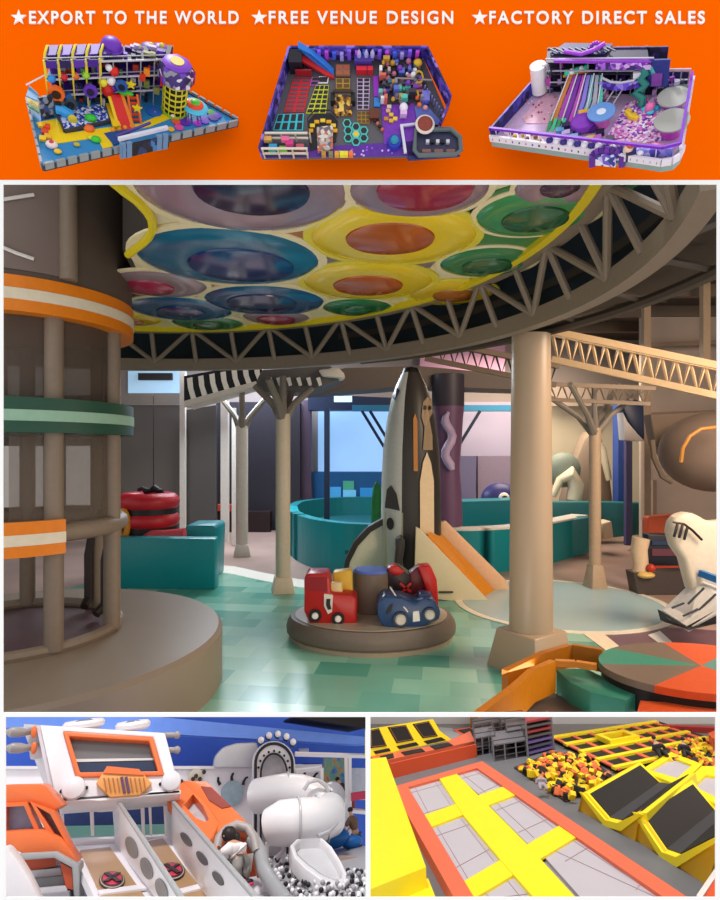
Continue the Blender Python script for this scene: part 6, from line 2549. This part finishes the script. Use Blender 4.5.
# slide tower
for k, (c_, dy) in enumerate((('2f7ad8', 0), ('c8242c', 6))):
    m = MB()
    pts = [(300, 62 + dy, 16 - dy), (312, 66 + dy, 13 - dy), (325, 72 + dy, 7 - dy / 2), (334, 77 + dy * .5, 2)]
    up_ = [T2.g(*p) for p in pts]
    lo = [p + T2.w * .007 for p in up_]
    m.add(up_ + lo, [(i, i + 1, 5 + i, 4 + i) for i in range(3)])
    m.prism([up_[0], up_[-1], lo[-1], lo[0]], -T2.n * .004)
    m.build('slide_lane', mm_(c_), T2.t, smooth=0)
T2.cuboid(297, 68, 0, 12, 12, 14, 'slide_tower', mm_('1f1c2a'))
T2.wall((296, 76), (312, 76), 0, 8, 'slide_side', mm_('a82430'))
for k in range(14):
    x = 318 + k * 7.4
    T2.wall((x, 60.5), (x + 3.5, 60.5), 2 + (k % 3), 13 - (k % 4), 'neon_panel', mm_(('8a5af0', 'c84ae0', '4a6af0', 'b8a8f8')[k % 4]), .003)
grid_pad(T2, (336, 67), (350, 67), (350, 78), (336, 78), 2, 2, '8a6a5a', mm_('b85a3a'), 3, name='climb_tower')
grid_pad(T2, (336, 80), (350, 80), (350, 90), (336, 90), 2, 2, 'b8943a', mm_('6a4a24'), 2, name='climb_tower')
T2.slab([(334, 97), (352, 97), (352, 116), (334, 116)], 0, 3, 'foam_court', tex_voronoi('model_foamcourt', ['e0a02c', 'a86a1c', '5a3a1c', 'f0c85a', '2a2020'], 330))
for x in (333, 353):
    T2.cuboid(x, 102, 0, 4, 8, 7, 'court_pillar', mm_('1f1c20'))
T2.bar((333, 98, 8), (353, 98, 8), .0025, 'court_bar', mm_('3a2a20'))
# framed house at the front left
for x in (265, 280, 294, 308):
    for y in (143, 158):
        T2.bar((x - (0 if y > 150 else -3), y, 0), (x - (0 if y > 150 else -3), y, 14), .0016, 'house_post', mm_('c8b8a8'))
for y in (143, 158):
    for hp in (7, 14):
        T2.bar((264 + (3 if y < 150 else 0), y, hp), (309, y, hp), .0018, 'house_beam', mm_('dcd0c4'))
T2.slab([(265, 157), (308, 157), (307, 144), (268, 144)], 1, 2, 'house_floor', mm_('4a4450'))
for x, y, hp, c_ in ((273, 152, 2, '5ac84a'), (275, 154, 8, '2f9ad0'), (291, 150, 8, 'd83a8a'), (296, 154, 2, '6a3a2c'), (284, 152, 2, '8ad03a'), (270, 147, 9, 'e0a85a'), (301, 152, 5, 'c85a6a'), (287, 147, 9, 'e86a9a')):
    T2.cuboid(x, y, hp, 7, 4, 4, 'house_toy', mm_(c_))
# theatre purple front of the rear wall, red seats
for x in (359, 364, 370):
    T2.cuboid(x, 73, 0, 5, 4, 6, 'red_booth', mm_('e0283a'))
T2.cuboid(363, 66, 0, 16, 6, 9, 'castle_block', mm_('4a3a9a'))
for x in (359, 366, 372):
    T2.disc(x, 64, 9, [(2, 0), (2, 3), (0, 8)], 'castle_spire', mm_('b8b0e8'), n=10)
T2.slab([(373, 78), (378, 78), (379, 98), (374, 98)], 0, 2, 'purple_lane', mm_('9a2ac8'))
T2.slab([(374, 99), (380, 99), (380, 108), (374, 108)], 0, 2, 'blue_lane', mm_('3a8ae0'))
# dense play area at the right
T2.slab([(378, 66), (420, 64), (432, 100), (436, 124), (417, 126), (414, 104), (380, 106)], 0, 1, 'play_floor', mm_('3f3d46', var=.3))
r2 = random.Random(3)
pc2 = ['4a4854', '2a2830', '6a6478', 'c8a8a0', '8a8494', '3a6a80', '5ac0b0', 'd86a5a', '7a3ab0', 'e8e4ec', '3a3440', 'b86a8a', '5a6ac8', 'c89a3a']
for k in range(95):
    x, y = r2.uniform(379, 423), r2.uniform(66, 104)
    if x > 418 and y < 75:
        continue
    c_ = r2.choice(pc2)
    if r2.random() < .45:
        T2.ball(x, y, 2 + r2.random() * 5, 1.2 + r2.random() * 1.8, 'play_piece', mm_(c_), n=8)
    else:
        T2.cuboid(x, y, .8, 2 + r2.random() * 4, 2 + r2.random() * 3, 2 + r2.random() * 8, 'play_piece', mm_(c_))
T2.slab([(379, 72), (396, 68), (396, 82), (380, 84)], 1, 4, 'black_court', mm_('141216'))
for k in range(8):
    a = 2 * math.pi * k / 8
    T2.tube([(418 + 4 * math.cos(a), 82 + 6 * math.sin(a), 6), (418 + 4 * math.cos(a + .8), 82 + 6 * math.sin(a + .8), 6)], .0011, 'gold_ring', mm_('d8b03a'))
T2.ball(417, 68, 6, 3.6, 'gold_robot_head', mm_('e0b02c'), (1.2, 1, 1))
T2.cuboid(417, 68, 3, 5, 2, 2.5, 'gold_robot_visor', mm_('1c1a1e'))
T2.bar((415, 88, 4), (418, 100, 4), .002, 'gold_robot_leg', mm_('d8a82c'))
T2.bar((396, 84, 7), (431, 86, 7), .0014, 'bridge_bar', mm_('9a8a80'))
T2.cuboid(425, 100, 1, 7, 9, 5, 'lilac_block', mm_('7a78d0'))
for x, y, c_ in ((417, 100, 'e86a3a'), (419, 107, 'e87a3a'), (425, 110, 'e8a0a0'), (426, 104, '4a5ac8')):
    T2.ball(x, y, 3, 2.4, 'play_ball', mm_(c_), n=10)
T2.slab([(414, 108), (424, 104), (440, 122), (438, 126), (418, 128)], 1, 2, 'blue_floor', mm_('5a68b8', var=.2))
for k in range(9):
    T2.bar((424 + k * 2.3, 92 + k * 3.4, 0), (424 + k * 2.3, 92 + k * 3.4, 8), .0012, 'fence_picket', mm_('8a86d0'))
T2.ball(403, 112, 6, 4, 'white_figure_head', mm_('f0e4f4'), (1, 1, 1.1))
T2.cuboid(403, 117, 1, 6, 4, 6, 'white_figure_body', mm_('e0b8e8'))
for x, y, c_ in ((388, 112, 'd8b08a'), (391, 116, 'e8c03a'), (386, 120, 'c8882c'), (391, 122, 'e0b02c'), (395, 120, 'f0d03a'), (389, 108, 'e8d0c0')):
    T2.cuboid(x, y, .8, 4, 3, 1.5, 'yellow_pad', mm_(c_))
T2.cuboid(374, 116, 0, 9, 9, 4, 'brown_hut', mm_('6a3424'))
for k in range(4):
    T2.ball(375 + k * 2.4, 122 + k * 3, 2, 1.8, 'striped_figure', mm_(('2a1c20', 'c86a4a')[k % 2]), n=8)
T2.disc(394, 144, 0, [(7, 0), (6, 5), (0, 6)], 'blue_booth', mm_('2a3ab0'), n=16)
T2.disc(394, 144, 6, [(4, 0), (3, 2), (0, 2)], 'teal_dome', mm_('2a8aa8'), n=14)
T2.bar((401, 127, 3), (405, 155, 3), .003, 'white_barrier', mm_('d8d4e4'))
T2.bar((401, 128, 3), (418, 126, 3), .0025, 'white_barrier', mm_('c8c4dc'))
T2.slab([(404, 128), (438, 128), (460, 156), (408, 160)], -2, .5, 'navy_stage', mm_('2a2f68', var=.3))
tray = [(415, 133), (450, 132), (459, 140), (460, 153), (455, 157), (418, 158), (414, 153)]
m = MB()
m.tube([T2.g(x, y, 4) for x, y in tray], .0026, 8, closed=True)
m.build('tray_rim', mm_('5f6a6c'), T2.t)
T2.slab(tray, 0, 1.5, 'tray_floor', mm_('3a3a58', var=.3))
for k in range(5):
    T2.cuboid(427 + k * 5, 144, 1.5, 3, 3, 3, 'tray_seat', mm_(('c8ccd8', '1c1c24')[k % 2]))
for k in range(3):
    T2.cuboid(426 + k * 12, 153, 1.5, 8, 3, 2, 'tray_bench', mm_('8a5a58'))
T2.disc(424, 129, 5, [(8.5, 0), (9, 1.5), (7, 2.5), (0, 2.5)], 'round_sign', mm_('e0d0c8'))
T2.disc(424, 129, 7.6, [(7, 0), (6, .8), (0, .8)], 'sign_face', mm_('8a3a2c', var=.4))
for x, c_ in ((346, 'f0d03a'), (351, 'f0782c'), (342, 'e8e02c'), (324, 'b88a2c'), (331, '8a7a5a'), (337, 'e0a02c')):
    T2.cuboid(x, 156, .5, 4, 4, 4, 'front_block', mm_(c_))
for k in range(16):
    T2.disc(372 + r2.uniform(-34, 30), r2.uniform(147, 156), .4, [(1.2, 0), (0, .6)], 'floor_light', mm_(('d8b8f8', '9a5ae0')[k % 2]), n=8)

# ---------------------------------------------------------------- model 3: lilac ball park
L3 = Model('ball_park_model', 'lilac and violet ball park scale model with grey round tables below the right heading', 590, 112, 38, 82)
fl, fr, rb, bl_ = (491, 140), (672, 166), (691, 84), (540, 82)
outline = [(491, 140), (662, 165), (674, 163), (681, 156), (684, 148), (691, 84), (540, 82)]
L3.slab(outline, -9, 0, 'base', mm_('8fa3a0'))
L3.slab([(494, 137), (660, 160), (672, 158), (678, 150), (687, 88), (542, 86)], 0, .5, 'floor_sheet', mm_('c8a8d0', var=.2))
vio, whi = mm_('7a1fc0'), mm_('e4dce8')
L3.wall((491, 140), (540, 84), 0, 16, 'side_wall', tex_voronoi('model_sidewall', ['2a2470', '3a38a0', '5a4ac0', '1c1a50'], 130), .002)
L3.wall((540, 82), (688, 84), 0, 14, 'rear_wall', tex_voronoi('model_sidewall2', ['2a2460', '4a3a90', '1c1a48', '6a4ab0'], 130), -.002)
# front fence: white dotted band with violet top rail
ff = [(491, 140), (548, 148), (604, 156.5), (661, 165)]
for a, b_ in zip(ff, ff[1:]):
    L3.wall(a, b_, 0, 8, 'front_fence', whi, .0025)
crn = [(661, 165), (671, 163.5), (678, 159), (682, 151)]
for a, b_ in zip(crn, crn[1:]):
    L3.wall(a, b_, 0, 8, 'front_fence', whi, .0025)
for k in range(26):
    p = lerp2(ff[0], ff[-1], (k + .5) / 26)
    L3.cuboid(p[0], p[1] + .8, 2.5, 2.6, 2, 2.6, 'fence_tile', mm_(('8a2fc0', '2a2440', 'c86ab0')[k % 3]))
L3.bar((491, 139, 15), (661, 163, 19), .0026, 'violet_rail', vio)
L3.bar((661, 163, 19), (678, 158, 18), .0026, 'violet_rail', vio)
L3.bar((678, 158, 18), (690, 88, 18), .0026, 'violet_rail', vio)
L3.bar((680, 156, 9), (691, 88, 12), .004, 'white_edge', whi)
for k in range(12):
    p = lerp2((497, 139), (655, 161), k / 11)
    L3.bar((p[0], p[1], 4), (p[0], p[1], 16), .001, 'fence_upright', mm_('d8d0e0'))
for k in range(14):
    p = lerp2((550, 149), (640, 161), k / 13)
    L3.ball(p[0], p[1] - 2, 9, 3.2, 'wave_scallop', mm_('e8e4f0' if k % 2 else '3a2a80'), n=10)
# entrance arch
for k in range(9):
    a0, a1 = math.pi * k / 9, math.pi * (k + 1) / 9
    L3.tube([(607 - 14 * math.cos(a0), 158, 9 * math.sin(a0) + 1), (607 - 14 * math.cos(a1), 158, 9 * math.sin(a1) + 1)], .004, 'entrance_arch', mm_(('6a2aa0', '4a2080')[k % 2]))
L3.wall((597, 158), (617, 160), -6, 8, 'entrance_panel', tex_voronoi('model_entr', ['e4e0f0', '6a5ac8', '2a3a90', 'c8b8e8'], 200), .004)
for x in (592, 622):
    L3.cuboid(x, 160, -8, 5, 4, 14, 'entrance_pillar', mm_('5a2a90'))
L3.ball(628, 158, 12, 4, 'toy_head', mm_('e8c8b0'))
L3.ball(629, 158, 15, 3, 'toy_hat', mm_('c8502c'))
L3.cuboid(630, 160, 0, 7, 4, 11, 'toy_body', mm_('2a2454'))
L3.wall((636, 158), (672, 157), 3, 13, 'wave_panel', tex_voronoi('model_wave', ['7a78d8', '9a90e8', 'c8c0f4', '5a4ab8'], 150), .003)
# ball sea
L3.slab([(606, 140), (626, 106), (664, 98), (668, 140), (640, 146)], .5, 3, 'ball_sea', tex_voronoi('model_ballsea', ['e8a8d8', 'f4dcf0', '9a4ac0', 'd870c0', 'f8f0f8', '5a2a90', 'e0b8e8'], 430))
for k in range(60):
    x, y = r2.uniform(606, 664), r2.uniform(102, 142)
    if not inside(x, y, [(606, 140), (626, 106), (664, 98), (668, 140), (640, 146)]):
        continue
    L3.ball(x, y, 3.5, 1.3, 'ball', mm_(r2.choice(['f0b0dc', 'f8e8f4', 'a04ac8', 'd868bc'])), n=8)
for x, y, c_ in ((645, 113, '3ac8e8'), (650, 116, '4ad0f0'), (656, 112, '3ab8e0'), (628, 115, 'f0c02c'), (633, 119, 'e8b02c')):
    L3.ball(x, y, 5, 2.6, 'sea_toy', mm_(c_), (1.3, 1, .7), n=10)
L3.ball(649, 114, 8, 4, 'pink_octopus', mm_('f07ab8'))
L3.tube([(627, 117, 5), (631, 121, 5), (638, 122, 4)], .0028, 'yellow_duck', mm_('f0c82c'))
# grey round tables and a blue one
for x, y, hp, r_, c_, leg in ((672, 108, 13, 12.5, 'a8a8a4', 'b03ab8'), (670, 134, 16, 13.5, 'a09f9b', 'c84ac0'), (601, 125, 16, 11.5, '6a9ae0', 'd86ac0')):
    o = L3.disc(x, y, hp, [(r_ * .7, -3), (r_, -.6), (r_, 1), (0, 1)], 'round_top', mm_(c_), n=28)
    L3.disc(x, y, 0, [(r_ * .62, 0), (r_ * .55, hp - 3)], 'round_skirt', mm_(leg, var=.3), n=20)
    if c_ == '6a9ae0':
        L3.disc(x, y, hp + 1.2, [(r_ * .35, 0), (0, .6)], 'top_motif', mm_('dce8f8'), o, n=12)
L3.disc(655, 152, 2, [(9, 0), (8, 2), (3, 6), (0, 9)], 'pink_canopy', mm_('f0a0d0'))
for k in range(8):
    a = 2 * math.pi * k / 8
    L3.bar((655, 152, 10), (655 + 8 * math.cos(a), 152 + 4.5 * math.sin(a), 4), .0008, 'canopy_rib', mm_('fae0f0'))
L3.bar((630, 146, 4), (648, 149, 4), .003, 'yellow_beam', mm_('c8982c'))
# white round screen and pink floor at the left
m = MB()
m.tube([L3.g(540, 94, 4), L3.g(540, 94, 20), L3.g(540, 94, 36)], .0085, 16)
m.build('white_screen', mm_('f4f2f6'), L3.t)
L3.cuboid(547, 93, 3, 6, 3, 34, 'screen_wing', mm_('e8e4ee'))
L3.slab([(522, 118), (548, 92), (566, 104), (548, 124), (526, 124)], .5, 1.2, 'pink_floor', mm_('dca8c0', var=.25))
for k in range(22):
    L3.ball(r2.uniform(526, 556), r2.uniform(98, 122), 1.8, 1.0, 'floor_dot', mm_(r2.choice(['c86a90', 'f4d8e4', 'a84a70'])), n=6)
for k in range(9):
    L3.disc(508 + (k % 3) * 11 + k * 1.2, 132 + (k // 3) * 3.4 + (k % 3) * 2, .5, [(4, 0), (4, 1), (0, 1.5)], 'flower_pad', mm_('f0e8f0'), n=10)
    L3.ball(508 + (k % 3) * 11 + k * 1.2, 132 + (k // 3) * 3.4 + (k % 3) * 2, 3, 2.2, 'golden_seat', mm_(('c8983a', '8a5a2c')[k % 2]), n=8)
# big steel frame with decks at the back
L3.slab([(548, 92), (672, 96), (672, 84), (552, 82)], 0, 1, 'frame_floor', mm_('2a2638'))
L3.wall((550, 84), (664, 86), 0, 44, 'frame_rear_panel', tex_voronoi('model_frame_rear', ['1c1a30', '3a2f68', '2a2440', '5a3f90', '14121e'], 170), -.0015)
xs_ = [550, 562, 574, 588, 602, 616, 630, 644, 656]
for k, x in enumerate(xs_):
    for y, hh in ((96, 42), (84, 44)):
        L3.bar((x, y, 0), (x, y, hh - (k > 7) * 14), .0011, 'frame_post', mm_('8a8a98'))
for hp in (14, 28, 42):
    L3.slab([(548, 97), (660 if hp < 40 else 646, 99), (658 if hp < 40 else 644, 84), (550, 83)], hp, hp + .8, 'frame_deck', mm_('3a3450', var=.3))
    L3.bar((548, 97, hp + 5), (650, 99, hp + 5), .0011, 'deck_rail', mm_('b8b0c8'))
L3.bar((556, 98, 46), (648, 100, 44), .003, 'violet_truss', mm_('a04ad0'))
L3.wall((596, 100), (648, 101), 38, 44, 'violet_fascia', tex_voronoi('model_fascia', ['3a2a70', 'b86ae0', '6a3aa8', 'e0b8f0'], 260), .002)
L3.wall((646, 99), (666, 99), 16, 46, 'blue_corner', mm_('2f3a88', var=.3), .002)
for k in range(10):
    L3.bar((552 + k * 6, 86, 46), (560 + k * 6, 92, 48), .0012, 'roof_bar', mm_('6a6a80'))
L3.slab([(552, 90), (604, 92), (612, 82), (566, 80)], 44, 45, 'roof_net', mm_('3a3f78', var=.4))
L3.tube([(566, 92, 49), (582, 95, 49), (594, 92, 50), (604, 88, 52)], .0022, 'violet_roof_tube', mm_('a848d8'))
for k in range(7):
    a = math.pi * k / 6
    L3.ball(596 - 5 * math.cos(a), 88, 48 + 5 * math.sin(a), 1.7, 'roof_arch', mm_('a03ad0'), n=8)
for k in range(5):
    L3.ball(568 + k * 4.6, 97 - k * .9, 30 + k * .4, 2.8, 'green_wave', mm_(('2fc8a0', 'e4f4f0')[k % 2]), n=10)
L3.bar((564, 98, 27), (592, 95, 30), .0018, 'orange_ledge', mm_('e08a2c'))
# long racing slides
for k, c_ in enumerate(('c87a3a', 'a83ab0', '7a2aa8', 'c048c0', '8a7ae0', '7ab8c8', 'a8a8b8', '4ac0b0')):
    m = MB()
    x0, x1 = 570 + k * 4.2, 553 + k * 5.6
    q4 = [L3.g(x0, 99, 24), L3.g(x0 + 2.9, 99, 24), L3.g(x1 + 14 + 3, 112, 10), L3.g(x1 + 14, 112, 10)] if False else None
    top = [L3.g(x0, 98, 28), L3.g(x0 + 3.4, 98, 28)]
    mid_ = [L3.g(x1 + 6, 113, 15), L3.g(x1 + 10, 113, 15)]
    bot = [L3.g(x1 - 2, 124, 2), L3.g(x1 + 2.6, 124, 2)]
    m.add(top + mid_ + bot, [(0, 1, 3, 2), (2, 3, 5, 4)])
    m.add([p - L3.n * .0015 for p in top + mid_ + bot], [(0, 1, 3, 2), (2, 3, 5, 4)])
    m.build('racing_lane', mm_(c_), L3.t, smooth=0)
for k in range(5):
    L3.bar((570 + k * 8, 98, 30), (551 + k * 11, 124, 4), .0011, 'lane_divider', mm_('d8d4dc'))
for k in range(4):
    m = MB()
    p = [L3.g(552 + k * 4.4, 118, 6), L3.g(555 + k * 4.4, 118, 6), L3.g(549 + k * 4.4, 132, 1), L3.g(546 + k * 4.4, 132, 1)]
    m.prism(p, -L3.n * .0012)
    m.build('green_lane', mm_(('2a9a5a', '3ac890')[k % 2]), L3.t, smooth=0)
for x in (600, 608, 616, 624):
    L3.bar((x + 4, 99, 24), (x - 16, 118, 8), .0012, 'net_cable', mm_('a8a4b0'))
for hp in (8, 13, 18):
    L3.bar((584 + hp, 117 - hp * .8, hp), (612 + hp * .4, 118 - hp * .8, hp), .001, 'net_cable', mm_('a8a4b0'))
# curved violet balcony
for k in range(8):
    a0, a1 = -2.6 + k * .3, -2.6 + (k + 1) * .3
    L3.wall((618 + 20 * math.sin(a0 + 1.5), 101 + 5 * math.cos(a0 + 1.5)), (618 + 20 * math.sin(a1 + 1.5), 101 + 5 * math.cos(a1 + 1.5)), 20, 27, 'balcony_panel', tex_voronoi('model_balc_%d' % k, ['5a3ac8', '7a5ae8', '4a2a90', 'a890f0'], 260), .0015)
L3.tube([(602, 101, 28), (610, 105, 28), (620, 106, 28), (632, 104, 28), (637, 99, 28)], .0012, 'balcony_rail', mm_('c8c4d4'))
# green tube slide
L3.tube([(641, 100, 38), (643, 101, 32), (639, 102, 27), (644, 103, 22), (640, 104, 17), (634, 105, 15), (642, 107, 10), (641, 109, 4)], .004, 'spiral_tube', mm_('2a8078', rough=.25), n=12)
L3.tube([(640, 99, 40), (648, 99, 38), (652, 99, 30)], .003, 'spiral_tube', mm_('48b0a8', rough=.25), n=10)
L3.cuboid(635, 101, 28, 6, 3, 6, 'white_panel', mm_('e8e8f0'))
L3.wall((650, 100), (660, 100), 18, 32, 'mauve_balloon', mm_('8a4aa8', var=.3), .002)
for x, y, hp, c_ in ((586, 130, 2, '7a34b0'), (580, 126, 4, '9a4ac8'), (592, 132, 2, '5a2a90'), (577, 134, 2, '2a2a70'), (566, 136, 1, 'c8b8e8'), (590, 142, 1, 'f0c82c'), (597, 141, 1, 'c06ac0'), (610, 142, 1, '6a5a70'), (620, 146, 1, 'e8b8c8'),
                     (560, 134, 2, '5a9ac8'), (566, 130, 3, '2a2450'), (574, 140, 1, '8ab8e0'), (583, 120, 6, 'f0b82c'), (590, 118, 5, 'e8c03a'), (600, 136, 2, '2a2440'), (604, 104, 8, 'e8a0d0')):
    L3.cuboid(x, y, hp, 7, 5, 5, 'play_block', mm_(c_))
L3.disc(583, 128, 5, [(11, 0), (10, 5), (6, 8), (0, 9)], 'purple_mound', mm_('8a3ac0', var=.2))
for k in range(10):
    L3.cuboid(660 + (k % 5) * 5, 94 + (k // 5) * 4, 8 + (k % 3) * 4, 4, 2, 4, 'back_toy', mm_(r2.choice(['6a5a90', 'c87a3a', '3a3a58', 'a8a0c0', '8a3ab0', 'e8d8f0'])))
for k in range(5):
    L3.bar((655 + k * 8, 90, 0), (655 + k * 8, 90, 24), .001, 'frame_post', mm_('9a98a8'))
for hp in (12, 24):
    L3.bar((655, 90, hp), (688, 90, hp), .001, 'deck_rail', mm_('c8c0d8'))
L3.cuboid(672, 118, 6, 6, 3, 7, 'lilac_clock', mm_('8a78c8'))
for k in range(30):
    x, y = r2.uniform(549, 654), r2.uniform(87, 97)
    L3.cuboid(x, y, r2.choice([2, 15, 29]), 3 + r2.random() * 4, 2, 3 + r2.random() * 6, 'frame_toy', mm_(r2.choice(['4a3a88', '2a2a44', '6a4ab8', 'b8b0c8', '3a6a90', 'b84ab0', '1c1a28', 'c8a0d8'])))
